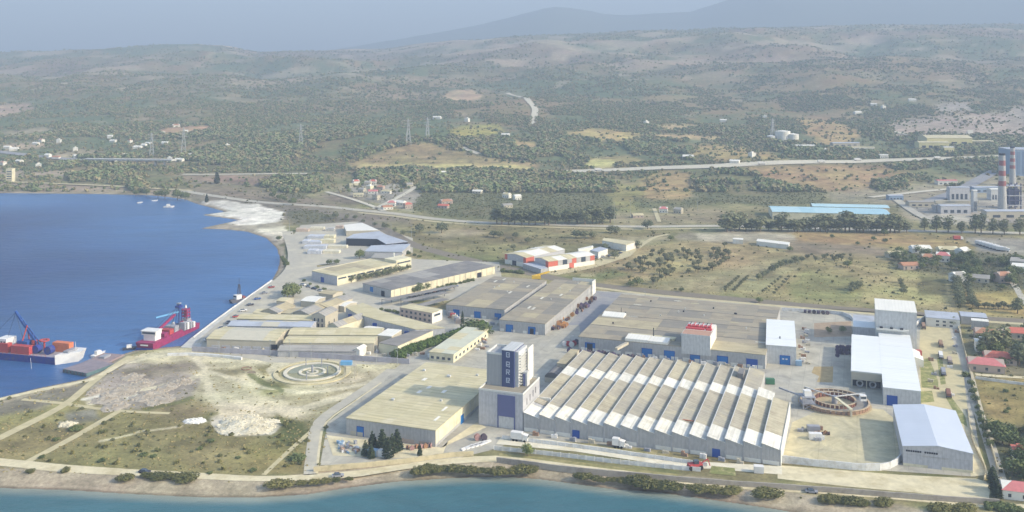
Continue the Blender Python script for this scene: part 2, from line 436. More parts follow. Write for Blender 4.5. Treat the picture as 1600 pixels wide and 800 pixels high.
# land cover patches: colour, edge softness (px), shrub density, outline
PATCH = [
    # coast and field at lower left
    ((154, 145, 98), 6, 0.14, [(0, 640), (110, 590), (185, 640), (300, 655), (430, 690), (490, 690), (475, 735), (300, 745), (-300, 725), (-300, 690)]),
    ((136, 128, 112), 5, 0.02, [(-200, 640), (0, 625), (90, 605), (140, 598), (115, 620), (60, 640), (0, 650), (-200, 670)]),
    ((150, 146, 128), 5, 0.0, [(100, 645), (150, 640), (160, 655), (110, 662)]),
    ((208, 202, 178), 3, 0.0, [(92, 660), (120, 657), (118, 668), (95, 668)]),
    ((182, 172, 156), 7, 0.02, [(140, 605), (200, 565), (260, 558), (320, 575), (330, 610), (280, 635), (190, 640), (135, 628)]),
    ((216, 206, 168), 6, 0.0, [(180, 562), (280, 543), (640, 556), (600, 600), (520, 652), (440, 640), (400, 660), (330, 660), (300, 620), (318, 590), (250, 572)]),
    ((160, 152, 128), 5, 0.0, [(195, 575), (300, 566), (310, 578), (250, 590), (200, 590)]),
    ((190, 180, 142), 5, 0.0, [(440, 620), (520, 610), (590, 590), (540, 640), (490, 660), (440, 650)]),
    ((226, 219, 196), 2, 0.0, [(325, 655), (350, 645), (400, 650), (440, 665), (425, 680), (370, 680), (335, 672)]),
    ((234, 232, 224), 2, 0.0, [(288, 653), (318, 653), (322, 661), (290, 661)]),
    ((150, 146, 96), 9, 0.1, [(405, 600), (435, 592), (455, 608), (430, 620), (408, 618)]),
    ((222, 212, 176), 6, 0.0, [(325, 600), (420, 625), (500, 640), (470, 655), (430, 650), (400, 648), (330, 655), (318, 630)]),
    ((172, 162, 112), 6, 0.1, [(400, 575), (425, 570), (440, 580), (415, 588)]),
    ((178, 168, 128), 5, 0.05, [(330, 578), (385, 572), (400, 582), (350, 592)]),
    ((120, 122, 74), 5, 0.3, [(285, 655), (330, 640), (345, 645), (320, 662)]),
    ((160, 148, 108), 9, 0.05, [(250, 632), (315, 622), (340, 640), (300, 655), (220, 648)]),
    ((110, 114, 68), 7, 0.3, [(430, 645), (475, 662), (480, 690), (430, 705), (440, 680)]),
    ((112, 116, 70), 5, 0.2, [(508, 655), (560, 618), (600, 590), (606, 600), (560, 640), (520, 672)]),
    ((150, 142, 90), 8, 0.2, [(330, 690), (470, 695), (470, 738), (380, 738)]),
    ((170, 158, 110), 12, 0.05, [(240, 690), (380, 695), (390, 715), (290, 720)]),
    # behind the plant
    ((172, 156, 112), 8, 0.10, [(880, 430), (1000, 385), (1090, 372), (1240, 380), (1480, 415), (1495, 482), (1200, 462), (960, 445)]),
    ((168, 160, 118), 8, 0.0, [(1000, 440), (1140, 420), (1230, 400), (1260, 410), (1190, 455), (1040, 455)]),
    ((150, 148, 98), 10, 0.06, [(1230, 445), (1260, 420), (1330, 428), (1365, 445), (1345, 475), (1240, 470)]),
    ((178, 168, 116), 10, 0.06, [(1345, 432), (1420, 425), (1480, 430), (1487, 470), (1420, 480), (1350, 470)]),
    ((118, 114, 78), 3, 0.0, [(1438, 430), (1478, 432), (1484, 462), (1435, 460)]),
    ((146, 132, 108), 6, 0.05, [(1220, 377), (1390, 380), (1380, 400), (1230, 395)]),
    ((172, 148, 102), 5, 0.03, [(1230, 362), (1500, 368), (1520, 387), (1400, 387), (1240, 376)]),
    ((198, 188, 162), 4, 0.0, [(1075, 366), (1140, 361), (1240, 365), (1245, 376), (1160, 379), (1090, 375)]),
    ((156, 148, 122), 4, 0.0, [(1055, 366), (1085, 364), (1092, 375), (1062, 375)]),
    ((150, 140, 98), 8, 0.12, [(640, 348), (860, 355), (1060, 362), (940, 382), (800, 390), (790, 412), (660, 402), (640, 370)]),
    ((128, 130, 84), 8, 0.1, [(650, 390), (780, 395), (790, 420), (690, 408)]),
    ((122, 126, 80), 5, 0.2, [(870, 430), (930, 425), (960, 420), (985, 430), (940, 440), (890, 440)]),
    ((186, 174, 138), 4, 0.0, [(660, 363), (735, 358), (760, 365), (700, 372)]),
    ((190, 178, 140), 5, 0.0, [(960, 372), (1020, 368), (1050, 372), (1000, 382)]),
    ((196, 186, 140), 3, 0.0, [(905, 428), (925, 426), (930, 431), (908, 433)]),
    ((172, 152, 98), 6, 0.02, [(1505, 455), (1640, 450), (1640, 525), (1560, 500), (1515, 482)]),
    ((164, 150, 96), 6, 0.03, [(1520, 588), (1640, 588), (1640, 672), (1545, 662)]),
    ((112, 112, 84), 6, 0.6, [(1395, 390), (1640, 400), (1640, 455), (1505, 452), (1500, 480), (1485, 430), (1390, 420)]),
    ((140, 135, 105), 6, 0.2, [(1500, 490), (1640, 500), (1640, 588), (1530, 590)]),
    ((120, 118, 88), 6, 0.25, [(1545, 662), (1640, 668), (1640, 790), (1570, 790)]),
    ((172, 166, 150), 4, 0.0, [(1510, 372), (1640, 372), (1640, 400), (1530, 395)]),
    # north of the bay
    ((228, 222, 206), 2, 0.0, [(318, 322), (345, 313), (400, 320), (441, 331), (436, 345), (400, 351), (362, 350), (345, 341), (322, 336), (352, 331)]),
    ((170, 160, 140), 4, 0.05, [(310, 357), (350, 350), (440, 348), (450, 372), (432, 385), (400, 365)]),
    ((205, 196, 172), 3, 0.0, [(395, 358), (440, 352), (452, 368), (432, 378), (415, 370)]),
    ((108, 114, 70), 4, 0.3, [(441, 392), (452, 388), (455, 405), (446, 418), (440, 410)]),
    ((140, 130, 112), 8, 0.12, [(-400, 303), (0, 300), (130, 300), (300, 300), (480, 318), (640, 340), (640, 350), (460, 350), (330, 315), (200, 303)]),
    ((148, 138, 116), 6, 0.05, [(280, 275), (470, 273), (480, 282), (430, 290), (300, 290)]),
    ((146, 134, 110), 5, 0.03, [(497, 305), (530, 297), (565, 310), (560, 322), (520, 318)]),
    ((176, 168, 150), 5, 0.1, [(530, 295), (560, 285), (620, 285), (660, 300), (645, 330), (600, 320), (560, 310)]),
    # slopes
    ((200, 165, 128), 2, 0.0, [(240, 206), (262, 200), (300, 196), (330, 197), (320, 203), (262, 210)]),
    ((190, 165, 138), 3, 0.05, [(-60, 168), (0, 163), (45, 161), (55, 170), (10, 182), (-60, 185)]),
    ((185, 165, 135), 3, 0.1, [(-20, 228), (40, 222), (95, 224), (60, 232), (0, 236)]),
    ((178, 162, 132), 3, 0.1, [(90, 238), (130, 232), (160, 236), (110, 248), (80, 246)]),
    ((170, 158, 128), 4, 0.1, [(0, 206), (70, 198), (85, 204), (20, 214)]),
    ((206, 178, 140), 2, 0.0, [(688, 152), (705, 142), (735, 140), (754, 149), (745, 156), (715, 159)]),
    ((205, 182, 120), 4, 0.03, [(885, 206), (920, 200), (960, 203), (1005, 208), (1005, 215), (975, 222), (930, 218), (890, 212)]),
    ((200, 180, 130), 4, 0.05, [(1018, 196), (1060, 192), (1090, 198), (1050, 203)]),
    ((205, 180, 130), 3, 0.03, [(1015, 209), (1080, 210), (1132, 214), (1120, 219), (1030, 216)]),
    ((190, 168, 112), 6, 0.1, [(1045, 228), (1120, 224), (1200, 235), (1230, 248), (1150, 250), (1080, 244)]),
    ((195, 165, 115), 5, 0.12, [(1245, 186), (1300, 186), (1352, 208), (1330, 222), (1290, 226), (1262, 210)]),
    ((212, 202, 135), 3, 0.0, [(905, 258), (925, 247), (955, 247), (965, 256), (940, 262)]),
    ((180, 162, 112), 3, 0.03, [(930, 246), (980, 242), (1005, 250), (985, 256), (955, 252)]),
    ((195, 172, 118), 3, 0.0, [(798, 218), (840, 224), (840, 232), (808, 230)]),
    ((178, 158, 112), 4, 0.03, [(535, 258), (570, 247), (610, 236), (650, 224), (668, 222), (700, 232), (780, 250), (840, 256), (838, 263), (540, 264)]),
    ((214, 198, 132), 3, 0.02, [(560, 256), (700, 256), (830, 258), (830, 264), (700, 263), (565, 261)]),
    ((176, 166, 92), 3, 0.05, [(700, 203), (725, 196), (780, 194), (788, 206), (750, 214), (712, 212)]),
    ((185, 160, 112), 5, 0.08, [(1000, 278), (1040, 268), (1080, 272), (1085, 300), (1060, 318), (1010, 312), (995, 295)]),
    ((168, 160, 102), 6, 0.12, [(945, 292), (1000, 285), (1010, 312), (990, 330), (960, 322)]),
    ((176, 150, 108), 6, 0.06, [(1165, 262), (1300, 256), (1420, 258), (1420, 292), (1380, 305), (1290, 300), (1200, 285)]),
    ((185, 168, 150), 6, 0.12, [(1385, 190), (1500, 178), (1600, 175), (1660, 178), (1660, 215), (1500, 210), (1400, 212)]),
    ((196, 184, 168), 6, 0.05, [(1460, 165), (1510, 158), (1520, 172), (1470, 178)]),
    ((190, 176, 158), 4, 0.05, [(1575, 168), (1660, 160), (1660, 185), (1580, 182)]),
    ((168, 158, 130), 6, 0.06, [(1290, 300), (1420, 290), (1640, 262), (1640, 345), (1420, 345), (1400, 320), (1300, 315)]),
    ((180, 172, 156), 5, 0.02, [(1420, 318), (1640, 300), (1640, 350), (1440, 348)]),
    ((240, 234, 218), 1.5, 0.0, [(306, 319), (318, 314), (345, 313), (400, 320), (441, 331), (438, 346), (400, 352), (372, 352), (362, 346), (345, 341), (310, 336.5), (352, 331), (330, 325)]),
    ((236, 226, 200), 1.5, 0.0, [(395, 358), (440, 353), (452, 366), (436, 376), (415, 369)]),
    ((168, 150, 126), 3, 0.12, [(-300, 284), (0, 281), (110, 288), (200, 292), (300, 296), (300, 303), (130, 301), (-300, 298)]),
    ((160, 138, 114), 2.5, 0.02, [(285, 275), (480, 273.5), (490, 281), (400, 290), (330, 284), (290, 281)]),
    ((176, 160, 134), 2.5, 0.08, [(-200, 266), (40, 266), (110, 268), (100, 276), (-200, 276)]),
    ((150, 136, 112), 4, 0.1, [(300, 290), (420, 296), (500, 312), (540, 326), (470, 322), (380, 312), (310, 302)]),
    ((162, 150, 116), 5, 0.06, [(960, 335), (1130, 325), (1135, 350), (960, 350)]),
]
# worn tracks over the bare ground
CR = (230, 220, 186)
PATHS = [
    (CR, 5, [(190, 566), (240, 556), (300, 553), (360, 562), (420, 566), (450, 572)]),
    (CR, 5, [(300, 556), (318, 575), (322, 590), (330, 612), (350, 632), (420, 640), (480, 636), (545, 618)]),
    (CR, 4, [(318, 582), (290, 598), (250, 606), (215, 612), (180, 622), (140, 632)]),
    (CR, 3.5, [(330, 580), (370, 592), (410, 606), (470, 614), (540, 606), (580, 596)]),
    (CR, 3.5, [(430, 560), (424, 580), (440, 596), (500, 600), (560, 592)]),
    ((236, 230, 208), 3, [(130, 625), (160, 620), (200, 622), (230, 615)]),
    ((150, 140, 120), 3, [(200, 585), (240, 578), (290, 572)]),
    ((120, 124, 78), 4, [(395, 588), (412, 598), (440, 612)]),
    ((120, 122, 76), 4, [(230, 640), (270, 632), (300, 622)]),
    ((206, 196, 160), 2, [(150, 690), (220, 672), (280, 664)]),
    ((206, 196, 160), 2, [(560, 700), (540, 712), (510, 716)]),
    ((220, 210, 174), 3, [(1445, 508), (1462, 560), (1472, 620), (1480, 640)]),
]
# woods: density, outline
WOODS = [
    (1.0, [(640, 272), (720, 264), (870, 270), (960, 285), (960, 320), (940, 346), (760, 344), (680, 338), (640, 325), (660, 300)]),
    (0.9, [(555, 270), (640, 262), (700, 268), (660, 300), (610, 284), (560, 288)]),
    (0.9, [(1080, 280), (1120, 268), (1180, 272), (1230, 292), (1290, 300), (1285, 318), (1200, 322), (1130, 318), (1085, 305)]),
    (0.9, [(408, 282), (440, 275), (500, 275), (500, 296), (455, 320), (440, 300), (410, 295)]),
    (0.85, [(105, 272), (200, 265), (235, 275), (215, 287), (110, 286)]),
    (0.9, [(200, 290), (228, 285), (232, 304), (205, 304)]),
    (0.6, [(300, 262), (540, 255), (560, 268), (420, 271), (310, 270)]),
    (0.8, [(450, 330), (500, 326), (545, 345), (470, 350), (445, 345)]),
    (0.6, [(990, 305), (1060, 312), (1110, 305), (1120, 318), (1050, 328), (990, 325)]),
    (0.9, [(960, 222), (1040, 218), (1090, 232), (1080, 245), (990, 242)]),
    (0.8, [(1385, 258), (1450, 256), (1455, 264), (1400, 270)]),
    (0.8, [(1360, 285), (1420, 275), (1420, 295), (1370, 300)]),
    (0.9, [(1190, 225), (1300, 232), (1310, 247), (1220, 245)]),
    (0.7, [(0, 294), (60, 292), (70, 300), (0, 300)]),
]

def paint(x, y, z, sd):
    px, py = proj(x, y, z)
    w = 7 * (fbm(x / 18, y / 18, 40, 3) - 0.5) + 3 * (vnoise(x / 4, y / 4, 41) - 0.5)
    w2 = 7 * (fbm(x / 18 + 50, y / 18, 45, 3) - 0.5)
    wf = 1 - 0.6 * sstep(1000, 1800, y)
    qx = px + w * 2.0 * wf; qy = py + w2 * wf
    n1 = fbm(x / 55, y / 55, 50, 4)
    n2 = fbm(x / 14, y / 14, 51, 3)
    n3 = fbm(x / 260, y / 260, 52, 4)
    flat = LC((132, 126, 88)) + (LC((164, 154, 112)) - LC((132, 126, 88))) * sstep(0.35, 0.7, n1)[:, None]
    flat = flat + (LC((116, 122, 76)) - flat) * (sstep(0.5, 0.75, n2) * 0.7)[:, None]
    green = LC((106, 118, 80)); brown = LC((150, 132, 96)); rock = LC((196, 176, 150))
    hill = green + (brown - green) * sstep(0.42, 0.66, n1 * 0.5 + n3 * 0.5)[:, None]
    up = sstep(1900, 3300, y)
    rk = sstep(0.53, 0.66, fbm(x / 190, y / 130, 60, 5)) * (0.15 + 0.85 * up)
    hill = hill + (LC((150, 126, 106)) - hill) * (0.6 * up * sstep(0.4, 0.65, fbm(x / 500, y / 400, 63, 3)))[:, None]
    hill = hill + (rock - hill) * (rk * 0.6)[:, None]
    sp = sstep(0.7, 0.82, fbm(x / 60, y / 45, 66, 3)) * sstep(1400, 2200, y)
    hill = hill + (LC((205, 188, 160)) - hill) * (sp * 0.5)[:, None]
    t = sstep(1180, 1380, y)[:, None]
    c = flat * (1 - t) + hill * t
    dens = 0.08 + (t[:, 0]) * (0.75 * sstep(0.3, 0.55, fbm(x / 130, y / 130, 70, 4)) * (1 - 0.75 * up) - rk * 0.3)
    for col, soft, d, poly in PATCH:
        xs = [p[0] for p in poly]; ys = [p[1] for p in poly]
        s = np.where((qx > min(xs) - 20) & (qx < max(xs) + 20) & (qy > min(ys) - 20) & (qy < max(ys) + 20))[0]
        if len(s) == 0: continue
        m = sstep(-soft, soft, sdpoly(qx[s], qy[s], poly))
        cc = LC(col)[None, :] * np.clip(0.95 + 0.75 * (n2[s] - 0.5) + 0.5 * (n1[s] - 0.5), .5, 1.4)[:, None]
        c[s] = c[s] * (1 - m[:, None]) + cc * m[:, None]
        dens[s] = dens[s] * (1 - m) + d * m
    for col, wpx, ln in PATHS:
        s = np.where((qx > min(p[0] for p in ln) - 30) & (qx < max(p[0] for p in ln) + 30) & (qy > min(p[1] for p in ln) - 20) & (qy < max(p[1] for p in ln) + 20))[0]
        if len(s) == 0: continue
        m = (1 - sstep(wpx * .5, wpx * 1.1, segdist(qx[s] * .6, qy[s], [(p[0] * .6, p[1]) for p in ln]))) * .9
        c[s] = c[s] * (1 - m[:, None]) + LC(col)[None, :] * (.92 + .3 * (n2[s] - .4))[:, None] * m[:, None]
        dens[s] *= (1 - m)
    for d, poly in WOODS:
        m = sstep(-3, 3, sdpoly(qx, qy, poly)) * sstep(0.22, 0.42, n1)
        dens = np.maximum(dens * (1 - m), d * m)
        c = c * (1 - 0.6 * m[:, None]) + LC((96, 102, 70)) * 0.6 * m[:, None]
    # terraces and rows across the low hill and the vineyard
    tm = sstep(0, 4, sdpoly(qx, qy, [(560, 258), (610, 236), (650, 224), (668, 222), (700, 232), (780, 250), (830, 258)]))
    rows = (np.sin(z * 1.9 + 4 * n1) > 0.1) * tm
    c = c * (1 - 0.5 * rows[:, None]) + LC((116, 108, 78)) * (0.5 * rows)[:, None]
    # shore: dry sand, shingle, wet edge
    fr = (py > 600)
    wd = np.where(py > 600, 11.0, 3.0)
    bm = 1 - sstep(wd, wd + 4, sd + 5 * (n2 - 0.5))
    c = c * (1 - bm[:, None]) + (LC((192, 178, 152)) * (0.85 + 0.4 * (n2 - 0.4))[:, None]) * bm[:, None]
    st = np.exp(-((sd - 3.6 + 2 * (n1 - 0.5)) / 1.1) ** 2) * fr
    c = c * (1 - 0.4 * st[:, None]) + LC((160, 146, 124)) * 0.4 * st[:, None]
    wet = 1 - sstep(0.6, 2.6, sd)
    c = c * (1 - wet[:, None]) + LC((138, 124, 104)) * wet[:, None]
    dens = np.where(sd < 6, 0, dens)
    return c, dens

def grid_mesh(name, X, Y, Z, colors):
    ny, nx = X.shape
    co = np.stack([X, Y, Z], -1).reshape(-1, 3).astype(np.float32)
    idx = np.arange(nx * ny).reshape(ny, nx)
    q = np.stack([idx[:-1, :-1], idx[:-1, 1:], idx[1:, 1:], idx[1:, :-1]], -1).reshape(-1, 4)
    me = bpy.data.meshes.new(name)
    me.vertices.add(len(co)); me.vertices.foreach_set('co', co.ravel())
    me.loops.add(q.size); me.loops.foreach_set('vertex_index', q.ravel().astype(np.int32))
    me.polygons.add(len(q)); me.polygons.foreach_set('loop_start', np.arange(0, q.size, 4, dtype=np.int32))
    me.polygons.foreach_set('loop_total', np.full(len(q), 4, np.int32))
    me.polygons.foreach_set('use_smooth', np.ones(len(q), bool))
    me.update(calc_edges=True)
    at = me.attributes.new('cover', 'FLOAT_COLOR', 'POINT')
    c4 = np.ones((len(co), 4), np.float32); c4[:, :3] = colors
    at.data.foreach_set('color', c4.ravel())
    return me

yn = HC * F / (np.arange(1000, 300, -1.5) - YH)
yf = np.geomspace(yn[-1] * 1.006, 8000, 210)
ROWS = np.concatenate([yn, yf])
US = np.linspace(-0.86, 0.86, 1000)
TX = ROWS[:, None] * US[None, :]
TY = np.repeat(ROWS[:, None], len(US), 1)
tz, tsd = height(TX.ravel(), TY.ravel())
tcol, _ = paint(TX.ravel(), TY.ravel(), tz, tsd)
me = grid_mesh('ground', TX, TY, tz.reshape(TX.shape), tcol)
me.materials.append(ground_mat())
ground = bpy.data.objects.new('ground', me); COL.objects.link(ground); structure(ground)

# sea: one sheet under everything
sr = np.concatenate([np.linspace(-400, 230, 12), HC * F / (np.arange(960, 295, -5) - YH), [1300, 2000]])
SX = np.maximum(sr, 300)[:, None] * np.linspace(-1.3, 1.3, 300)[None, :]
SY = np.repeat(sr[:, None], 300, 1)
ssd = sdpoly(SX.ravel(), SY.ravel(), LANDP)
d = -ssd
front = (SY.ravel() < 400)
fx = sstep(-400, 100, SX.ravel())
shal = LC((150, 158, 146)); teal = LC((66, 112, 122)); deepf = LC((34, 80, 100))
cf = shal + (teal - shal) * sstep(0.5, 7, d)[:, None]
cf = cf + (deepf - cf) * sstep(12, 60, d)[:, None]
bs = LC((66, 112, 166)); bd = LC((4, 30, 96))
cb = bs + (bd - bs) * sstep(-20, 270, d + 90 * (fbm(SX.ravel() / 150, SY.ravel() / 150, 80, 3) - 0.5))[:, None]
nr = (sstep(520, 430, SY.ravel()))[:, None]
cb = cb * (1 - nr * 0.35) + LC((10, 46, 104)) * nr * 0.35
sc_ = np.where(front[:, None], cf, cb)
me = grid_mesh('sea', SX, SY, np.full(SX.shape, SEA), sc_)
me.materials.append(sea_mat())
sea = bpy.data.objects.new('sea', me); COL.objects.link(sea); structure(sea)

# far mountains behind the ridge
MXp = np.linspace(-1500, 3100, 240)
MY = np.linspace(6500, 9900, 40)
mx = (MXp[None, :] - 800) / F * MY[:, None]; my = np.repeat(MY[:, None], 240, 1)
top = np.interp(MXp, [-1500, 0, 500, 700, 800, 860, 900, 950, 1010, 1080, 1150, 1220, 1300, 1400, 1500, 1560, 1640, 3100],
                [200, 220, 300, 470, 640, 740, 690, 600, 620, 640, 790, 930, 960, 940, 880, 900, 960, 800])
cx_ = np.sin(np.linspace(0.0, math.pi, 40)) ** 0.8
mz = .92 * top[None, :] * cx_[:, None] * (0.86 + 0.3 * fbm(mx / 900, my / 900, 90, 5)) - 30
mc = LC((96, 104, 84))[None, :] * (0.8 + 0.5 * fbm(mx.ravel() / 300, my.ravel() / 300, 92, 4))[:, None]
me = grid_mesh('mountains', mx, my, mz, mc)
me.materials.append(bpy.data.materials['ground_cover'])
mountains = bpy.data.objects.new('mountains', me); COL.objects.link(mountains); structure(mountains)

# air
m, n, l, p = _new('haze_air')
n.remove(p)
pv = n.new('ShaderNodeVolumePrincipled')
pv.inputs['Color'].default_value = (0.50, 0.635, 0.84, 1)
pv.inputs['Density'].default_value = HAZE = 0.00028
pv.inputs['Anisotropy'].default_value = 0.0
l.new(pv.outputs['Volume'], n['Material Output'].inputs['Volume'])
haze = MB().box(-13500, -700, -12, 13500, 13000, 1090).build('haze', m)
tag(haze, kind='stuff', label='pale blue haze over the bay and the hills', cat='haze')

# ------------------------------------------------------------------ roads and sheets
def smooth_pts(pts, step):
    P = [np.array(p, float) for p in pts]
    out = []
    for i in range(len(P) - 1):
        p0 = P[max(i - 1, 0)]; p1 = P[i]; p2 = P[i + 1]; p3 = P[min(i + 2, len(P) - 1)]
        n = max(1, int(np.linalg.norm(p2 - p1) / step))
        for k in range(n):
            t = k / n
            out.append(0.5 * ((2 * p1) + (-p0 + p2) * t + (2 * p0 - 5 * p1 + 4 * p2 - p3) * t * t + (-p0 + 3 * p1 - 3 * p2 + p3) * t ** 3))
    out.append(P[-1])
    return out

def ribbon_pts(pxpts, step=8.0):
    W = [T(*p)[:2] for p in pxpts]
    return smooth_pts(W, step)

def ribbon(name, pxpts, width, m, dz=0.06, step=8.0, wob=0.0, parent=None, cross=3):
    pts = ribbon_pts(pxpts, step)
    b = MB()
    n = len(pts)
    for i in range(n):
        a = pts[max(i - 1, 0)]; c = pts[min(i + 1, n - 1)]
        t = (c - a) / (np.linalg.norm(c - a) + 1e-9)
        nn = np.array([-t[1], t[0]])
        w = width * (1 + wob * (vnoise(np.array([i * 0.35]), np.array([len(name) * 1.7]), 3)[0] - 0.5))
        for k in range(cross):
            q = pts[i] + nn * w * (0.5 - k / (cross - 1))
            b.v.append((q[0], q[1], hz(*q) + dz))
    for i in range(n - 1):
        for k in range(cross - 1):
            j = i * cross + k
            b.f.append((j, j + cross, j + cross + 1, j + 1))
    o = b.build(name, m, parent, smooth=True)
    for pl in o.data.polygons:
        if pl.normal.z < 0:
            o.data.flip_normals(); break
    return o if parent is not None else structure(o)

def sheet(name, pxpts, m, dz=0.04, th=0.0):
    P = [T(*p) for p in pxpts]
    z = dz
    b = MB()
    if th: b.prism([p[:2] for p in P], z - th, z)
    else: b.poly([(p[0], p[1], z) for p in P])
    o = b.build(name, m)
    if not th and o.data.polygons[0].normal.z < 0: o.data.flip_normals()
    return structure(o)

M_dirt = mat('pale_dirt', (226, 214, 178), 0.95, 0.16, 0.25, bump=0.2, dirt=(200, 186, 146), dscale=0.12)
M_track = mat('track_dirt', (204, 192, 152), 0.95, 0.16, 0.25, bump=0.2)
M_asph = mat('old_asphalt', (190, 184, 168), 0.9, 0.12, 0.3, dirt=(210, 202, 178), dscale=0.05)
M_asphd = mat('grey_asphalt', (150, 150, 154), 0.9, 0.12, 0.3, dirt=(168, 166, 160), dscale=0.05)
M_conc = mat('yard_concrete', (196, 190, 172), 0.9, 0.08, 0.12, dirt=(178, 174, 164), dscale=0.035, joints=6.0)
M_cream = mat('dusty_yard', (216, 204, 164), 0.95, 0.14, 0.15, dirt=(190, 182, 154), dscale=0.06, joints=14.0)
M_quay = mat('quay_concrete', (206, 204, 196), 0.9, 0.12, 0.3, dirt=(178, 176, 170), dscale=0.08)
M_ball = mat('rail_ballast', (136, 126, 110), 0.95, 0.16, 0.5)
M_hwy = mat('motorway_surface', (214, 206, 184), 0.9, 0.08, 0.2)
M_white = mat('white_gravel', (236, 228, 204), 0.95, 0.08, 0.3, dirt=(214, 204, 172), dscale=0.09)

sheet('plant_yard', [(636, 560), (690, 500), (697, 484), (830, 440), (930, 454), (975, 457), (1225, 478), (1345, 486), (1440, 492), (1500, 505), (1514, 600), (1530, 700), (1524, 745),
                     (1405, 737), (1215, 724), (1000, 700), (820, 684), (765, 704), (690, 722), (500, 727), (512, 660), (600, 592)], M_conc, 0.05)
sheet('dusty_yard', [(1238, 660), (1300, 632), (1380, 640), (1404, 660), (1404, 725), (1380, 731), (1300, 722), (1224, 711)], M_cream, 0.09)
sheet('access_lane', [(890, 540), (905, 528), (948, 482), (972, 458), (930, 455), (922, 470), (880, 515), (850, 545)], M_asphd, 0.09)
sheet('middle_yard', [(640, 555), (760, 510), (905, 508), (910, 548), (880, 575), (820, 600), (760, 590), (755, 560), (700, 562)], M_conc, 0.10)
sheet('gravel_strip', [(782, 684), (850, 686), (1100, 722), (1222, 729), (1222, 742), (1110, 733), (1060, 730), (900, 706), (775, 694)], M_white, 0.11)
sheet('pale_forecourt', [(510, 680), (540, 684), (690, 700), (760, 668), (745, 660), (700, 690), (690, 715), (600, 716), (520, 712)], M_dirt, 0.12)
sheet('sandy_yard', [(1438, 500), (1492, 506), (1505, 580), (1512, 640), (1462, 640), (1440, 640), (1436, 560)], M_track, 0.09)
sheet('dirt_bank', [(1215, 727), (1405, 742), (1525, 748), (1548, 755), (1545, 782), (1430, 770), (1320, 760), (1215, 748)], M_dirt, 0.07)
sheet('side_path', [(1517, 745), (1506, 690), (1498, 640), (1508, 640), (1530, 700), (1545, 742)], M_dirt, 0.11)
sheet('works_yard', [(310, 545), (335, 512), (395, 470), (470, 440), (560, 455), (700, 485), (690, 500), (636, 560), (600, 570), (420, 566)], M_asph, 0.03)
sheet('timber_yard', [(455, 372), (470, 352), (560, 346), (645, 372), (645, 395), (580, 405), (490, 415), (470, 430), (462, 400)], M_asph, 0.035)
sheet('factory_lot', [(486, 420), (600, 395), (650, 405), (780, 410), (785, 440), (700, 470), (570, 468), (500, 450)], M_asph, 0.06)
sheet('lane_apron', [(392, 474), (438, 436), (458, 412), (466, 396), (494, 412), (506, 452), (470, 446)], M_asph, 0.02)
sheet('forecourt', [(845, 425), (930, 408), (960, 395), (1000, 385), (985, 400), (930, 418), (870, 430)], M_track, 0.06)
sheet('bare_plot', [(1272, 505), (1330, 502), (1332, 526), (1272, 527)], mat('brown_soil', (176, 154, 128), 0.95, 0.2, 0.3), 0.1)
sheet('bare_plot', [(1272, 573), (1302, 573), (1301, 598), (1276, 597), (1280, 588), (1268, 583)], mat('tan_soil', (184, 162, 118), 0.95, 0.2, 0.3), 0.1)

sheet('grass_strip', [(1437, 562), (1452, 560), (1466, 596), (1466, 606), (1440, 606)], mat('weedy_grass', (136, 140, 84), .95, .3, .5, dirt=(190, 180, 132), dscale=.3), 0.13)
sheet('grass_strip', [(1437, 612), (1456, 611), (1460, 628), (1438, 630)], mat('weedy_grass', (0, 0, 0)), 0.13)
sheet('grass_strip', [(1478, 622), (1486, 620), (1508, 650), (1512, 668), (1500, 660)], mat('weedy_grass', (0, 0, 0)), 0.13)
sheet('grass_strip', [(1464, 560), (1472, 558), (1478, 600), (1470, 602)], mat('weedy_grass', (0, 0, 0)), 0.13)
sheet('grass_plot', [(1112, 728), (1148, 732), (1150, 744), (1108, 740)], mat('weedy_grass', (0, 0, 0)), 0.13)
sheet('grass_verge', [(780, 708), (860, 716), (960, 729), (1060, 741), (1060, 748), (960, 738), (860, 728), (780, 718)], mat('verge_grass', (148, 142, 92), .95, .25, .4, dirt=(176, 164, 116), dscale=.2), 0.03)
# quay: a real step down to the water
q = MB().prism([tuple(G(x, y)[:2]) for x, y in [(282, 543), (300, 527), (330, 504), (365, 478.5), (400, 454), (424, 437), (434, 441), (405, 463), (350, 505), (318, 533), (312, 545)]], -4.0, 0.16)
structure(q.build('quay', M_quay))
ribbon('quay_road', [(318, 536), (345, 512), (400, 466), (436, 440), (455, 420), (459, 400), (456, 384), (452, 372), (449, 362)], 9, M_asph, 0.2)
ribbon('coastal_track', [(-150, 712), (0, 722), (100, 732), (200, 738), (300, 743), (400, 748), (480, 746), (560, 740), (620, 731), (700, 721), (775, 717), (830, 722), (900, 731), (1000, 743), (1100, 755), (1200, 762), (1300, 768), (1400, 776), (1500, 785), (1640, 797)], 5.2, M_dirt, 0.06, wob=0.4)
ribbon('field_track', [(-40, 706), (0, 684), (95, 636), (135, 605), (160, 585), (205, 556)], 4.0, M_track, 0.05, wob=0.4)
ribbon('field_track', [(40, 723), (110, 686), (190, 640)], 3.0, M_track, 0.05, wob=0.4)
ribbon('field_track', [(35, 624), (95, 630), (150, 638), (200, 643), (265, 646)], 2.4, M_track, 0.055, wob=0.4)
ribbon('shore_track', [(-60, 634), (0, 624), (60, 610), (140, 594), (170, 580), (190, 568), (230, 552)], 3.4, M_dirt, 0.06, wob=0.5)
ribbon('field_track', [(412, 742), (450, 706), (488, 672)], 1.8, M_track, 0.05, wob=0.4)
ribbon('works_road', [(485, 742), (490, 692), (500, 658), (545, 625), (585, 598), (612, 577)], 5.0, M_asph, 0.06)
ribbon('works_road_verge', [(495, 740), (500, 692), (510, 660), (553, 628), (596, 598)], 1.0, M_dirt, 0.07)
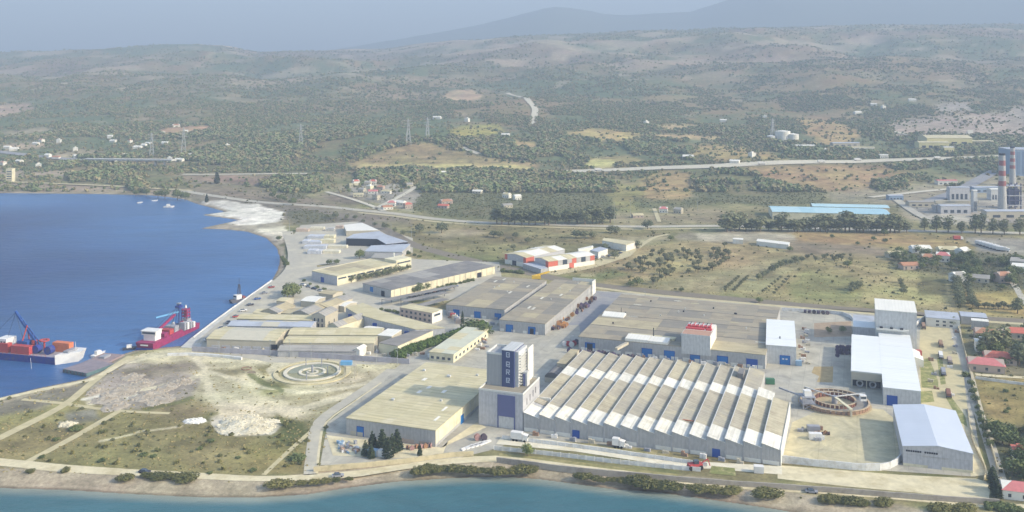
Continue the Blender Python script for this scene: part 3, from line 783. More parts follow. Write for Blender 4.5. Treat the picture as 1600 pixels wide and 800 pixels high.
ribbon('rail_bed', [(480, 326), (560, 343), (600, 358), (640, 380), (700, 398), (770, 414), (830, 427), (900, 441), (1000, 453), (1100, 463), (1250, 477), (1400, 489), (1640, 505)], 12, M_ball, 0.05)
ribbon('service_road', [(900, 445), (1000, 458.5), (1100, 468), (1250, 481), (1400, 493), (1640, 509)], 4.5, M_track, 0.07)
ribbon('trunk_road', [(280, 297), (400, 315), (500, 322), (560, 328), (620, 334), (680, 342), (760, 348), (860, 351), (1000, 354), (1130, 353), (1300, 357), (1450, 361), (1640, 365)], 11, M_asph, 0.09, 12)
ribbon('trunk_road_verge', [(560, 332), (620, 338), (700, 348), (860, 355), (1000, 358), (1130, 357), (1300, 361)], 5, M_track, 0.06, 12)
ribbon('motorway', [(862, 269), (1000, 264.5), (1140, 259), (1300, 253.5), (1420, 250), (1575, 245), (1700, 242)], 22, M_hwy, 0.9, 14, cross=5)
ribbon('motorway', [(-300, 228), (-100, 232), (0, 238), (60, 245), (140, 252)], 16, M_asphd, 0.9, 14, cross=5)
ribbon('rural_road', [(285, 273), (340, 273), (480, 271.5)], 9, M_hwy, 0.6, 12)
ribbon('shore_road', [(-200, 280), (0, 284), (110, 288), (200, 292), (300, 298)], 7, M_track, .3, 10)
ribbon('hill_road', [(792, 146), (812, 152), (828, 161), (836, 172), (834, 184), (833, 195)], 13, M_hwy, 1.4, 14, cross=5)
ribbon('hill_track', [(722, 231), (735, 236), (748, 241)], 9, M_hwy, 1.0, 10)
ribbon('village_road', [(510, 300), (545, 310), (575, 320), (600, 330)], 6, M_hwy, 0.5, 8)
ribbon('village_road', [(585, 327), (620, 310), (650, 292)], 6, M_hwy, 0.5, 8)
ribbon('plant_road', [(1360, 309), (1440, 300), (1500, 294), (1530, 284)], 9, M_hwy, 0.7, 10)
ribbon('plant_road', [(1400, 312), (1425, 330), (1450, 344)], 9, M_asph, 0.7, 10)
ribbon('slope_road', [(1445, 318), (1500, 298), (1555, 268)], 16, M_asphd, 0.9, 10)
ribbon('field_lane', [(996, 388), (1010, 378), (1025, 370), (1045, 366)], 4, M_track, 0.06)
ribbon('field_lane', [(1022, 326), (1026, 336), (1030, 347)], 4, M_track, 0.3)
ribbon('hill_track', [(1380, 200), (1400, 207), (1422, 212), (1440, 216)], 9, M_hwy, 1.2, 12)
ribbon('hill_track', [(1516, 204), (1520, 212), (1545, 220), (1580, 230)], 9, M_hwy, 1.2, 12)
ribbon('boundary_lane', [(1488, 508), (1500, 545), (1515, 590), (1528, 640), (1545, 690), (1560, 740), (1572, 776)], 4.2, M_asph, 0.12)
ribbon('garden_lane', [(1575, 432), (1588, 450), (1600, 470), (1620, 490)], 4, M_asph, 0.1)
ribbon('garden_lane', [(1524, 585), (1560, 588), (1600, 590), (1640, 592)], 3.5, M_dirt, 0.1)
# ================================================================== BUILDINGS
AX = np.array([0.9412, -0.3379])      # the plant's long axis on the ground
def perp(d): return np.array([-d[1], d[0]])

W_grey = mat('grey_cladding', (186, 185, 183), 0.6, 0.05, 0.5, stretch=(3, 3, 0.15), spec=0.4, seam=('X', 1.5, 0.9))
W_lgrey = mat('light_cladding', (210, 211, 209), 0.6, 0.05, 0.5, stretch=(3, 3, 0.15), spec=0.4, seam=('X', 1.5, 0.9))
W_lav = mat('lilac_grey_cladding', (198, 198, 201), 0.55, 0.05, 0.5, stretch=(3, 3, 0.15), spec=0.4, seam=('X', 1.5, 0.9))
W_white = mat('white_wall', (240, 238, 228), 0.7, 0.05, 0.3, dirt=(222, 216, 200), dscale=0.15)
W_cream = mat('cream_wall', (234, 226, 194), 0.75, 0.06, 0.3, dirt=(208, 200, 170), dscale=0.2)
W_beige = mat('beige_wall', (196, 188, 168), 0.8, 0.08, 0.3)
W_pink = mat('pinkish_wall', (190, 172, 158), 0.8, 0.08, 0.3)
W_blue = mat('blue_grey_panel', (100, 106, 150), 0.5, 0.05, 0.4)
W_door = mat('blue_door', (26, 116, 190), 0.45, 0.06, 0.8)
W_door2 = mat('navy_door', (36, 84, 168), 0.45, 0.06, 0.8)
W_dark = mat('dark_opening', (44, 46, 58), 0.8, 0.1, 0.5)
W_glass = mat('window_glass', (70, 80, 92), 0.12, 0.05, 0.5, spec=0.6)
W_red = mat('salmon_cladding', (206, 110, 92), 0.6, 0.06, 0.5)
W_trim = mat('pale_trim', (224, 224, 218), 0.6, 0.04, 0.5)
R_grey = [mat('roof_grey_%s' % k, c, 0.8, 0.09, 0.25, stretch=(0.25, 1.4, 1), dirt=d, dscale=0.1, seam=('Y', 2.4, 0.8)) for k, c, d in (
    ('warm', (176, 164, 140), (154, 144, 126)), ('mid', (166, 157, 138), (184, 170, 142)), ('pale', (198, 185, 150), (172, 160, 134)), ('dim', (148, 142, 130), (166, 157, 138)))]
R_cream = [mat('roof_cream_%s' % k, c, 0.8, 0.08, 0.25, stretch=(0.3, 1.2, 1), dirt=d, dscale=0.1, seam=('Y', 3.0, 0.84)) for k, c, d in (
    ('a', (216, 206, 166), (200, 188, 150)), ('b', (222, 211, 172), (206, 194, 156)), ('c', (210, 199, 158), (224, 214, 182)))]
R_saw = [mat('roof_fibre_%s' % k, c, 0.85, 0.13, 0.3, stretch=(1.4, 0.25, 1), dirt=d, dscale=0.12, seam=('Y', 1.8, 0.84)) for k, c, d in (
    ('a', (182, 174, 154), (158, 150, 132)), ('b', (194, 185, 158), (166, 156, 134)), ('c', (172, 166, 150), (194, 184, 156)))]
R_white = mat('roof_white', (248, 244, 232), 0.6, 0.05, 0.3, stretch=(1, 0.3, 1), seam=('X', 1.7, 0.93))
R_wv = [mat('roof_white_%s' % k, q, 0.6, 0.07, 0.4, stretch=(1, 0.3, 1), dirt=d, dscale=0.25, seam=('X', 1.7, 0.9)) for k, q, d in (('worn', (240, 235, 218), (214, 206, 184)), ('clean', (246, 242, 228), (230, 224, 206)), ('grey', (232, 229, 216), (206, 202, 188)))]
R_wht2 = mat('roof_cool_white', (246, 248, 246), 0.5, 0.03, 0.3, stretch=(0.3, 1, 1), seam=('Y', 2.6, 0.94))
R_blue = mat('roof_pale_blue', (212, 219, 230), 0.5, 0.03, 0.2, stretch=(1, 0.3, 1), seam=('Y', 1.6, 0.95))
R_slate = [mat('roof_slate_%s' % k, c, 0.8, 0.1, 0.25, stretch=(0.3, 1.2, 1), dirt=d, dscale=0.1, seam=('Y', 2.4, 0.82)) for k, c, d in (
    ('a', (142, 138, 134), (126, 124, 122)), ('b', (154, 149, 142), (136, 132, 128)), ('c', (176, 172, 164), (160, 156, 150)))]
R_bgrey = mat('roof_blue_grey', (190, 196, 206), 0.6, 0.06, 0.25, stretch=(0.3, 1.2, 1), dirt=(172, 176, 184), dscale=0.1)
R_tile = mat('roof_red_tile', (206, 116, 98), 0.8, 0.12, 0.6)
R_tile2 = mat('roof_pink_tile', (214, 132, 130), 0.8, 0.12, 0.6)
R_tile3 = mat('roof_brown_tile', (188, 136, 106), 0.8, 0.12, 0.6)

class Bld:
    def __init__(s, name, label, cat, FL, FR, BL, z, main=False, group=None, BR=None, base=None):
        a = G(*FL, z)[:2]; b = G(*FR, z)[:2]
        s.ux = AX if main else (b - a) / np.linalg.norm(b - a)
        s.uy = perp(s.ux)
        s.w = float(np.dot(b - a, s.ux))
        if BL is not None:
            s.d = float(np.dot(G(*BL, z)[:2] - a, s.uy))
        else:
            s.d = float(np.dot(G(*BR, z)[:2] - b, s.uy))
        s.z = z; s.o = a
        gz = 0.0
        s.root = empty(name, (a[0], a[1], gz), math.atan2(s.ux[1], s.ux[0]), label=label, cat=cat, group=group)
    def part(s, name, mb, m, parent=None):
        return mb.build(name, m, parent or s.root)
    def walls(s, m, z=None, x0=0, y0=0, x1=None, y1=None, z0=0, name='wall'):
        return s.part(name, MB().box(x0, y0, z0, s.w if x1 is None else x1, s.d if y1 is None else y1, z or s.z), m)
    def gablewalls(s, m, rise, axis='y', z=None, x0=0, y0=0, x1=None, y1=None):
        z = z or s.z; x1 = s.w if x1 is None else x1; y1 = s.d if y1 is None else y1
        b = MB()
        if axis == 'y':
            xm = (x0 + x1) / 2
            pr = [(x0, 0), (x1, 0), (x1, z), (xm, z + rise), (x0, z)]
            i = 0
            b.v = [(x, y0, h) for x, h in pr] + [(x, y1, h) for x, h in pr]
        else:
            ym = (y0 + y1) / 2
            pr = [(y0, 0), (y1, 0), (y1, z), (ym, z + rise), (y0, z)]
            b.v = [(x0, y, h) for y, h in pr] + [(x1, y, h) for y, h in pr]
        b.f = [(0, 1, 2, 3, 4), (9, 8, 7, 6, 5)] + [(k, (k + 1) % 5, (k + 1) % 5 + 5, k + 5) for k in range(5)]
        return s.part('wall', b, m)
    def flatroof(s, mats, nx=1, ny=1, t=0.22, over=0.12, z=None, x0=0, y0=0, x1=None, y1=None, name='roof_panel', fall=0.0, pick=None):
        z = z or s.z; x1 = s.w if x1 is None else x1; y1 = s.d if y1 is None else y1
        mats = mats if isinstance(mats, list) else [mats]
        X = np.linspace(x0 - over, x1 + over, nx + 1); Y = np.linspace(y0 - over, y1 + over, ny + 1)
        for i in range(nx):
            for j in range(ny):
                k = pick(i, j) if pick else random.randrange(len(mats))
                dz = 0.02 + 0.03 * ((i + j) % 2)
                s.part(name, MB().box(X[i] + 0.015, Y[j] + 0.015, z, X[i + 1] - 0.015, Y[j + 1] - 0.015, z + t + dz), mats[k])
    def gableroof(s, mats, rise, axis='y', n=1, t=0.18, over=0.3, z=None, x0=0, y0=0, x1=None, y1=None):
        """pitched roof; n panels along the ridge on each side"""
        z = z or s.z; x1 = s.w if x1 is None else x1; y1 = s.d if y1 is None else y1
        mats = mats if isinstance(mats, list) else [mats]
        if axis == 'y': a0, a1, c0, c1 = y0, y1, x0, x1
        else: a0, a1, c0, c1 = x0, x1, y0, y1
        cm = (c0 + c1) / 2
        sl = rise / max(0.1, (cm - c0))
        A = np.linspace(a0 - over, a1 + over, n + 1)
        for side in (0, 1):
            e = c0 - over if side == 0 else c1 + over
            ze = z - sl * over
            for k in range(n):
                p = [(e, A[k] + 0.01, ze), (cm, A[k] + 0.01, z + rise), (cm, A[k + 1] - 0.01, z + rise), (e, A[k + 1] - 0.01, ze)]
                if axis != 'y': p = [(q[1], q[0], q[2]) for q in p]
                b = MB(); i = 0
                b.v = [(q[0], q[1], q[2] + 0.03) for q in p] + [(q[0], q[1], q[2] + t + 0.03) for q in p]
                b.f = [(3, 2, 1, 0), (4, 5, 6, 7)] + [(q, (q + 1) % 4, (q + 1) % 4 + 4, q + 4) for q in range(4)]
                s.part('roof_panel', b, random.choice(mats))
    def front(s, name, x, w, z0, h, m, proud=0.12, y=0.0):
        return s.part(name, MB().box(x - w / 2, y - proud, z0, x + w / 2, y + 0.05, z0 + h), m)
    def right(s, name, y, w, z0, h, m, proud=0.12, x=None):
        x = s.w if x is None else x
        return s.part(name, MB().box(x - 0.05, y - w / 2, z0, x + proud, y + w / 2, z0 + h), m)
    def left(s, name, y, w, z0, h, m, proud=0.12):
        return s.part(name, MB().box(-proud, y - w / 2, z0, 0.05, y + w / 2, z0 + h), m)
    def fx(s, px, py, z=2.0):
        """distance along the front wall for a pixel on it"""
        # intersect the view ray with the front wall plane
        o = s.o; u = s.ux
        r = np.array([(px - 800) / F, 1.0])
        A = np.array([[r[0], -u[0]], [r[1], -u[1]]])
        t = np.linalg.solve(A, o)
        return float(t[1])
    def ry(s, px):
        o = s.o + s.ux * s.w; u = s.uy
        r = np.array([(px - 800) / F, 1.0])
        t = np.linalg.solve(np.array([[r[0], -u[0]], [r[1], -u[1]]]), o)
        return float(t[1])
    def parapet(s, m, h=0.6, z=None, t=0.25, x0=0, y0=0, x1=None, y1=None):
        z = z or s.z; x1 = s.w if x1 is None else x1; y1 = s.d if y1 is None else y1
        b = MB()
        b.box(x0 - 0.05, y0 - 0.05, z, x1 + 0.05, y0 + t, z + h).box(x0 - 0.05, y1 - t, z, x1 + 0.05, y1 + 0.05, z + h)
        b.box(x0 - 0.05, y0 + t, z, x0 + t, y1 - t, z + h).box(x1 - t, y0 + t, z, x1 + 0.05, y1 - t, z + h)
        return s.part('parapet', b, m)

def roller(b, x, w, h, m=None, frame=True, z0=0.05):
    """a door leaf with its frame"""
    d = b.front('door', x, w, z0, h, m or W_door)
    if frame:
        f = MB(); t = 0.25
        f.box(x - w / 2 - t, -0.2, z0, x - w / 2, 0.02, z0 + h + t).box(x + w / 2, -0.2, z0, x + w / 2 + t, 0.02, z0 + h + t).box(x - w / 2, -0.2, z0 + h, x + w / 2, 0.02, z0 + h + t)
        b.part('door_frame', f, W_door2, d)
    return d

# ---------------------------------------------------------- sawtooth hall
NT, TP = 15, 6.76
hall = Bld('sawtooth_hall', 'long factory hall with grey and white banded sawtooth roof beside the tower', 'factory hall', (818, 645), (1219, 698), (914, 548), 7.4, main=True)
TP = hall.w / NT
D = hall.d
ZR, ZV = 7.6, 5.9
def tooth_depth(k): return D * (0.58 if k == 14 else 0.70 if k == 13 else 1.0)
for k in range(NT):
    x0, x1 = k * TP, (k + 1) * TP
    dk = tooth_depth(k)
    # side walls under each tooth (front gable piece and rear piece)
    b = MB()
    b.v = [(x0, 0, 0), (x1, 0, 0), (x1, 0, ZV), (x0, 0, ZR), (x0, dk, 0), (x1, dk, 0), (x1, dk, ZV), (x0, dk, ZR)]
    b.f = [(0, 1, 2, 3), (7, 6, 5, 4), (0, 3, 7, 4), (1, 5, 6, 2), (3, 2, 6, 7), (0, 4, 5, 1)]
    hall.part('bay_wall', b, W_grey)
    # the glazed riser at the ridge
    hall.part('ridge_trim', MB().box(x0 - 0.16, -0.25, ZR - 0.1, x0 + 0.12, dk + 0.2, ZR + 0.22), W_trim)
    hall.part('ridge_glazing', MB().box(x0 - 0.06, 0.3, ZV + 0.25, x0 - 0.01, dk - 0.3, ZR - 0.15), W_glass) if k else None
    cuts = [(-0.35, 0.145, R_white), (0.145, 0.36, None), (0.36, 0.585, None), (0.585, 0.705, R_white), (0.705, 1.0, None)]
    for a, c, mm in cuts:
        ya = a if a < 0 else a * D
        yc = min(c * D, dk + 0.2)
        if yc - ya < 1: continue
        if k == 0 and a < 0: yc = 0.11 * D
        mm = random.choice(R_saw) if mm is None else random.choice(R_wv)
        b = MB()
        za, zb = ZR + 0.04, ZV + 0.04
        b.v = [(x0 + 0.14, ya, za), (x1 - 0.02, ya, zb), (x1 - 0.02, yc - 0.02, zb), (x0 + 0.14, yc - 0.02, za)]
        b.v += [(p[0], p[1], p[2] + 0.14) for p in b.v]
        b.f = [(3, 2, 1, 0), (4, 5, 6, 7)] + [(q, (q + 1) % 4, (q + 1) % 4 + 4, q + 4) for q in range(4)]
        hall.part('roof_panel', b, mm)
    hall.part('downpipe', MB().box(x1 - 0.1, -0.22, 0.4, x1 + 0.1, -0.02, ZV - 0.1), W_lav)
    if k not in (3, 11, 7):
        hall.part('base_panel', MB().box(x0 + 0.35, -0.14, 0.05, x1 - 0.35, -0.01, 1.5), W_white)
roller(hall, hall.fx(900, 676), 2.5, 2.9, W_door2)
roller(hall, hall.fx(1119, 705), 2.5, 2.9, W_door2)
hall.part('end_wall_coping', MB().box(hall.w + 0.01, -0.2, 0, hall.w + 0.35, D * 0.58, 6.4), W_white)
# stain and roof unit
hall.part('roof_unit', MB().box(11.4 * TP, D * 0.83, 6.6, 11.4 * TP + 2.6, D * 0.92, 9.2), R_slate[0])
hall.part('roof_unit', MB().prism([(0.4, D * 0.2), (5.8, D * 0.2), (5.8, D * 0.2 + 0.6), (0.4, D * 0.2 + 0.6)], 6.2, 8.0), W_white)
hall.part('rusty_gutter', MB().box(9 * TP + 0.6, D * 0.16, 7.1, 10 * TP - 0.7, D * 0.166, 7.42), mat('rust', (186, 120, 90), 0.9, 0.2, 1.0))
# chutes at the far left corner
ch = Bld('lean_to_shed', 'low lean-to with a pale pitched roof behind the sawtooth hall near the tower', 'shed', (870, 568), (882, 571), (893, 546), 6.0, main=True)
ch.walls(W_beige); ch.flatroof(R_grey[2], 1, 2)
ch = Bld('dark_canopy', 'dark rounded canopy between the blue tower and the sawtooth hall', 'canopy', (851, 580), (873, 583), (880, 556), 5.0, main=True)
b = MB(); n_ = 8
for j in (0, 1):
    for k in range(n_ + 1):
        t = math.pi * k / n_
        b.v.append((ch.w / 2 - ch.w / 2 * math.cos(t), j * ch.d, 2.2 + 2.6 * math.sin(t)))
b.f = [(k, k + 1, n_ + 2 + k, n_ + 1 + k) for k in range(n_)] + [tuple(range(n_ + 1))]
ch.part('vault', b, R_slate[0]); ch.part('wall', MB().box(0, 0.05, 0, ch.w, ch.d, 2.2), W_beige)

# ---------------------------------------------------------- tower
tw = Bld('tower_building', 'tall grey tower with blue lettered panel rising from a block with a blue gate', 'tower', (748, 609), (818, 616.5), None, 14.5, main=True, BR=(845.6, 591))
tw.walls(W_lav)
tw.part('roof_deck', MB().box(0.2, 0.2, 14.5, tw.w - 0.2, tw.d - 0.2, 14.56), R_grey[1])
tw.parapet(W_trim, 0.7)
x0, x1 = tw.fx(777.5, 613), tw.fx(805, 617)
gate = tw.part('blue_gate_panel', MB().box(x0, -0.3, 4.9, x1, 0.02, 13.6), W_blue)
tw.part('gate_post', MB().box(x0, -0.3, 0.0, x0 + 0.5, 0.02, 4.9), W_blue, gate)
tw.part('gate_post', MB().box(x1 - 0.5, -0.3, 0.0, x1, 0.02, 4.9), W_blue, gate)
tw.part('door', MB().box(x0 + 0.5, -0.12, 0.0, x1 - 0.5, 0.02, 4.9), W_lgrey)
for q, yy in enumerate((5, 9, 13, 16.5)):
    if yy < tw.d: tw.right('window', yy, 0.35, 9.0 + 0.4 * q, 2.6, W_dark)
# upper shaft on the deck
ub = G(760.6, 600.6, 14.5)[:2] - tw.o
ux_, uy_ = float(np.dot(ub, tw.ux)), float(np.dot(ub, tw.uy))
uw = (785 - 760.6) * 135.5 / 500.6 / 0.95; pw = (804 - 785) * 135.5 / 502 / 0.95; sw = (813 - 804) * 135.5 / 503 / 0.95
UD = 12.0
tw.part('shaft', MB().box(ux_, uy_, 14.55, ux_ + uw, uy_ + UD, 27.6), mat('shaft_cladding', (168, 170, 172), 0.6, 0.05, 0.5, stretch=(3, 3, 0.15), seam=('X', 1.5, 0.93)))
tw.parapet(W_trim, 0.8, 27.6, 0.3, ux_, uy_, ux_ + uw, uy_ + UD)
tw.part('panel_roof', MB().box(ux_ + uw - .1, uy_ - .5, 29.8, ux_ + uw + pw + .1, uy_ + UD + .1, 30.05), W_lgrey)
panel = tw.part('lettered_panel', MB().box(ux_ + uw, uy_ - 0.4, 14.55, ux_ + uw + pw, uy_ + UD, 29.8), mat('blue_sign_panel', (66, 78, 122), 0.5, 0.05, 0.4))
# the four pale signs on the panel, one above the other
LT = mat('pale_lettering', (196, 206, 220), 0.6, 0.03, 0.5)
cx0 = ux_ + uw + pw * 0.5; gy = uy_ - 0.48
def sign(zc, kind):
    b = MB(); w, h, t = 1.6, 2.1, 0.32
    def r(xa, za, xb, zb): b.box(cx0 + xa, gy, zc + za, cx0 + xb, gy + 0.09, zc + zb)
    r(-w / 2, h / 2 - t, w / 2, h / 2)
    r(-w / 2, -h / 2, -w / 2 + t, h / 2 - t)
    if kind == 0:
        r(w / 2 - t, -h / 2, w / 2, h / 2 - t); r(-w / 2 + t, -h / 2, w / 2 - t, -h / 2 + t); r(-0.15, -0.15, 0.35, 0.15)
    elif kind == 1:
        r(w / 2 - t, -0.2, w / 2, h / 2 - t); r(-w / 2 + t, -0.35, w / 2, -0.05); r(-w / 2 + t, -h / 2, 0.1, -h / 2 + t); r(0.35, -h / 2 - 0.3, w / 2, -0.6)
    elif kind == 2:
        r(w / 2 - t, 0.1, w / 2, h / 2 - t); r(-w / 2 + t, -0.15, w / 2, 0.15)
        b.bar((cx0 - 0.1, gy + 0.045, zc - 0.15), (cx0 + w / 2 - 0.1, gy + 0.045, zc - h / 2), 0.09, 0.34)
    else:
        r(w / 2 - t, -0.3, w / 2, h / 2 - t); r(-w / 2 + t, 0.0, w / 2 - t, 0.26); r(-w / 2 + t, -h / 2, 0.1, -h / 2 + t)
        b.bar((cx0 - 0.1, gy + 0.045, zc - 0.3), (cx0 + w / 2 - 0.1, gy + 0.045, zc - h / 2), 0.09, 0.34)
    tw.part('letter', b, LT, panel)
for zc, kind in ((28.1, 0), (24.2, 1), (20.9, 2), (17.4, 3)): sign(zc, kind)
# stair and ducts right of the panel
tw.part('stair_shaft', MB().box(ux_ + uw + pw, uy_ + 1.0, 14.55, ux_ + uw + pw + sw * 0.6, uy_ + UD, 29.2), W_lgrey)
for k in range(11):
    z = 15.6 + k * 1.2
    tw.part('stair_landing', MB().box(ux_ + uw + pw + sw * 0.6, uy_ + 1.4, z, ux_ + uw + pw + sw, uy_ + UD - 0.5, z + 0.25), W_trim)
tw.part('fin_wall', MB().box(ux_ + uw + pw + sw + 0.1, uy_ + 9.0, 14.55, ux_ + uw + pw + sw + 0.5, uy_ + UD + 4, 28.6), W_white)
tw.part('lift_box', MB().box(ux_ + uw + pw + sw + 0.15, uy_ + 3.0, 14.55, ux_ + uw + pw + sw + 2.1, uy_ + 6.5, 20.4), W_lgrey)
tw.part('lift_door', MB().box(ux_ + uw + pw + sw + 0.35, uy_ + 2.85, 14.7, ux_ + uw + pw + sw + 1.3, uy_ + 3.02, 19.8), W_blue)

# ---------------------------------------------------------- hangar left of the tower
hg = Bld('cream_roof_hangar', 'large grey walled hangar with a broad cream roof left of the tower', 'hangar', (541, 653.5), (683, 671), (665, 567), 6.5, main=True)
hg.walls(W_grey)
hg.flatroof(R_cream, 6, 11, over=0.2)
hg.part('right_sun_tint', MB().box(hg.w + 0.005, 0.02, 1.4, hg.w + 0.05, hg.d, 6.4), W_cream)  # cream skin: sunlight on the right wall put into its colour
for k in range(14):
    yy = hg.d * (k + 0.5) / 14
    hg.part('wall_rib', MB().box(hg.w + 0.05, yy - 0.12, 0.1, hg.w + 0.14, yy + 0.12, 6.3), W_lgrey)
roller(hg, hg.fx(563, 680), 2.7, 3.7, W_door)
hg.right('door', hg.ry(722), 3.2, 0.05, 3.6, W_door)
for k in range(5):
    xx = 2.0 + k * 7.6
    if k != 1: hg.part('base_panel', MB().box(xx, -0.14, 0.05, xx + 5.6, -0.01, 1.7), W_beige if k < 3 else W_pink)
for i, (xx, yy) in enumerate(((12, 42), (15.5, 43), (14, 36), (22, 44), (24, 40), (9, 52), (26, 52), (33, 20), (34.5, 9), (36, 16))):
    hg.part('roof_light', MB().box(xx, yy, 6.7, xx + (1.0 if i > 6 else 1.6), yy + (5 if i > 6 else 3.4), 6.84), R_white if i % 3 else R_cream[1])
for xx, yy, ww in ((4, 64, 1.2), (18, 60, 1.6), (30, 66, 1.0), (8, 24, 1.2), (28, 30, .9)):
    hg.part('roof_vent', MB().box(xx, yy, 6.7, xx + ww, yy + ww, 7.5), W_lgrey)
hg.part('side_lean_to', MB().prism([(-3.2, 6), (-0.02, 6), (-0.02, 26), (-3.2, 26)], 0, [2.6, 3.6, 3.6, 2.6]), R_bgrey)
hg.part('side_lean_to', MB().prism([(-4.4, 29), (-0.02, 29), (-0.02, 40), (-4.4, 40)], 0, [2.8, 4.0, 4.0, 2.8]), R_white)

# ---------------------------------------------------------- office by the hedge
of = Bld('flat_office', 'long low cream office with a flat pale roof beside the clipped hedge', 'office', (671, 550), (706, 556), None, 4.2, main=True, BR=(756, 516))
of.walls(W_cream); of.flatroof([R_cream[1], mat('roof_pale_green', (212, 212, 190), 0.8, 0.08, 0.3)], 2, 8, t=0.3, over=0.35)
for k in range(4):
    w_ = of.front('window', 1.6 + k * of.w / 4.3, 1.6, 1.1, 1.3, W_glass, 0.08); of.part('sill', MB().box(0.7 + k * of.w / 4.3, -0.25, 1.0, 2.5 + k * of.w / 4.3, 0.0, 1.1), W_trim, w_)
for k in range(9):
    of.right('window', 3.5 + k * of.d / 9.6, 2.0, 1.2, 1.3, W_glass, 0.08)

# ---------------------------------------------------------- two warehouses with blue doors
w1 = Bld('grey_warehouse', 'grey roofed warehouse with blue doors, left one of the adjoining pair', 'warehouse', (697, 476), (783, 488), (760, 431), 6.2, main=True)
w1.walls(W_grey); w1.flatroof(R_grey, 3, 9, over=0.2)
for px in (713, 746, 778): roller(w1, w1.fx(px, 489), 3.6, 3.6, W_door)
for k in range(5): w1.part('base_panel', MB().box(1.0 + k * w1.w / 5, -0.12, 0.05, k * w1.w / 5 + 3.4, -0.01, 1.6), W_white)
for k in range(12): w1.part('wall_rib', MB().box(w1.w + 0.01, w1.d * (k + .5) / 12 - .2, .1, w1.w + .15, w1.d * (k + .5) / 12 + .2, 6.1), W_lgrey)
w2 = Bld('grey_warehouse', 'grey roofed warehouse with two blue doors and a white rear parapet', 'warehouse', (780, 499.5), (849, 508.5), None, 6.4, main=True, BR=(917.5, 442.5))
w2.walls(W_grey); w2.flatroof(R_grey, 3, 11, over=0.2)
for px in (796, 831): roller(w2, w2.fx(px, 512), 3.8, 3.9, W_door)
for bb in (w1, w2):
    for q in range(8):
        vx, vy = random.uniform(3, bb.w - 4), random.uniform(5, bb.d - 6)
        if q % 2: bb.part('roof_vent', MB().cyl((vx, vy, bb.z + .2), (vx, vy, bb.z + 1.0), .4, .3, 8), W_lgrey)
        else: bb.part('roof_light', MB().box(vx, vy, bb.z + .2, vx + 1.2, vy + 5, bb.z + .36), R_wv[2])
w2.part('open_leaf', MB().box(w2.fx(831, 512) - 1.1, -0.22, 0.05, w2.fx(831, 512) + 1.1, -0.1, 3.3), W_dark)
for k in range(4): w2.part('base_panel', MB().box(0.6 + k * w2.w / 4, -0.12, 0.05, k * w2.w / 4 + 2.8, -0.01, 1.6), W_white)
for k in range(16): w2.part('wall_rib', MB().box(w2.w + 0.01, w2.d * (k + .5) / 16 - .2, .1, w2.w + .15, w2.d * (k + .5) / 16 + .2, 6.3), W_lgrey)
w2.part('rear_parapet', MB().box(w2.w - 15, w2.d, 0, w2.w + 0.6, w2.d + 0.6, 8.6).box(w2.w + 0.2, w2.d - 8, 0, w2.w + 0.7, w2.d, 8.6), W_white)

# ---------------------------------------------------------- main hall
mh = Bld('main_hall', 'widest grey flat roofed hall behind the sawtooth roof with blue doors', 'factory hall', (904, 526), (1197, 550), (969, 460), 7.0, main=True)
mh.walls(W_grey)
def mhpick(i, j):
    if 3 <= i <= 4 and j < 9: return 3 if (i * 3 + j) % 3 else 0
    if i <= 2 and j in (3, 4): return 2
    if i >= 5 and j < 2: return 2
    return [0, 1, 3, 1, 0, 0, 1][(i * 5 + j * 3 + i * j) % 7]
mh.flatroof(R_grey, 8, 12, over=0.25, pick=mhpick)
for px in (922, 1011, 1046, 1129, 1175): roller(mh, mh.fx(px, 556), 5.0, 4.2, W_door if px != 1175 else W_door2)
roller(mh, mh.fx(1086, 556), 4.6, 3.4, W_door)
mh.part('open_leaf', MB().box(mh.fx(922, 556) - 1.6, -0.2, 0.05, mh.fx(922, 556) + 1.4, -0.1, 4.0), W_dark)
for k in range(16):
    xx = 1.2 + k * mh.w / 16
    mh.part('base_panel', MB().box(xx, -0.14, 0.05, xx + 3.6, -0.01, 1.7), W_white)
rf = lambda px, py: (lambda q: (float(np.dot(q, mh.ux)), float(np.dot(q, mh.uy))))(G(px, py, 7.3)[:2] - mh.o)
a_ = rf(972, 538); c_ = rf(1054, 524)
mh.part('raised_roof', MB().prism([(a_[0], 0.0), (a_[0] + 12, 0.0), (a_[0] + 12, 8), (a_[0], 8)], 7.05, [8.6, 8.6, 9.0, 9.0]), R_white)
mh.part('raised_roof', MB().prism([(a_[0] + 12.2, 0.0), (a_[0] + 22, 0.0), (a_[0] + 22, 8), (a_[0] + 12.2, 8)], 7.05, [8.4, 8.4, 8.8, 8.8]), R_white)
mh.part('raised_roof', MB().prism([(a_[0], 8.1), (a_[0] + 24, 8.1), (a_[0] + 24, 14), (a_[0], 14)], 7.05, [8.2, 8.2, 7.7, 7.7]), R_cream[1])
for q in range(22):
    vx, vy = random.uniform(4, mh.w - 6), random.uniform(18, mh.d - 4)
    if q % 3 == 0: mh.part('roof_light', MB().box(vx, vy, 7.22, vx + random.uniform(4, 8), vy + 1.0, 7.36), R_wv[2] if q % 2 else R_cream[0])
    else: mh.part('roof_vent', MB().cyl((vx, vy, 7.2), (vx, vy, 8.1), .45, .35, 8), W_lgrey if q % 2 else W_dark)
for q in range(3): mh.part('roof_gutter', MB().box(.3, 24 * (q + 1), 7.24, mh.w - .3, 24 * (q + 1) + .5, 7.36), R_slate[0])
e_ = rf(940, 494)
mh.part('roof_hood', MB().prism([(e_[0], e_[1]), (e_[0] + 12.5, e_[1]), (e_[0] + 12.5, e_[1] + 7), (e_[0], e_[1] + 7)], 7.25, [7.6, 7.6, 8.6, 8.6]), R_white)
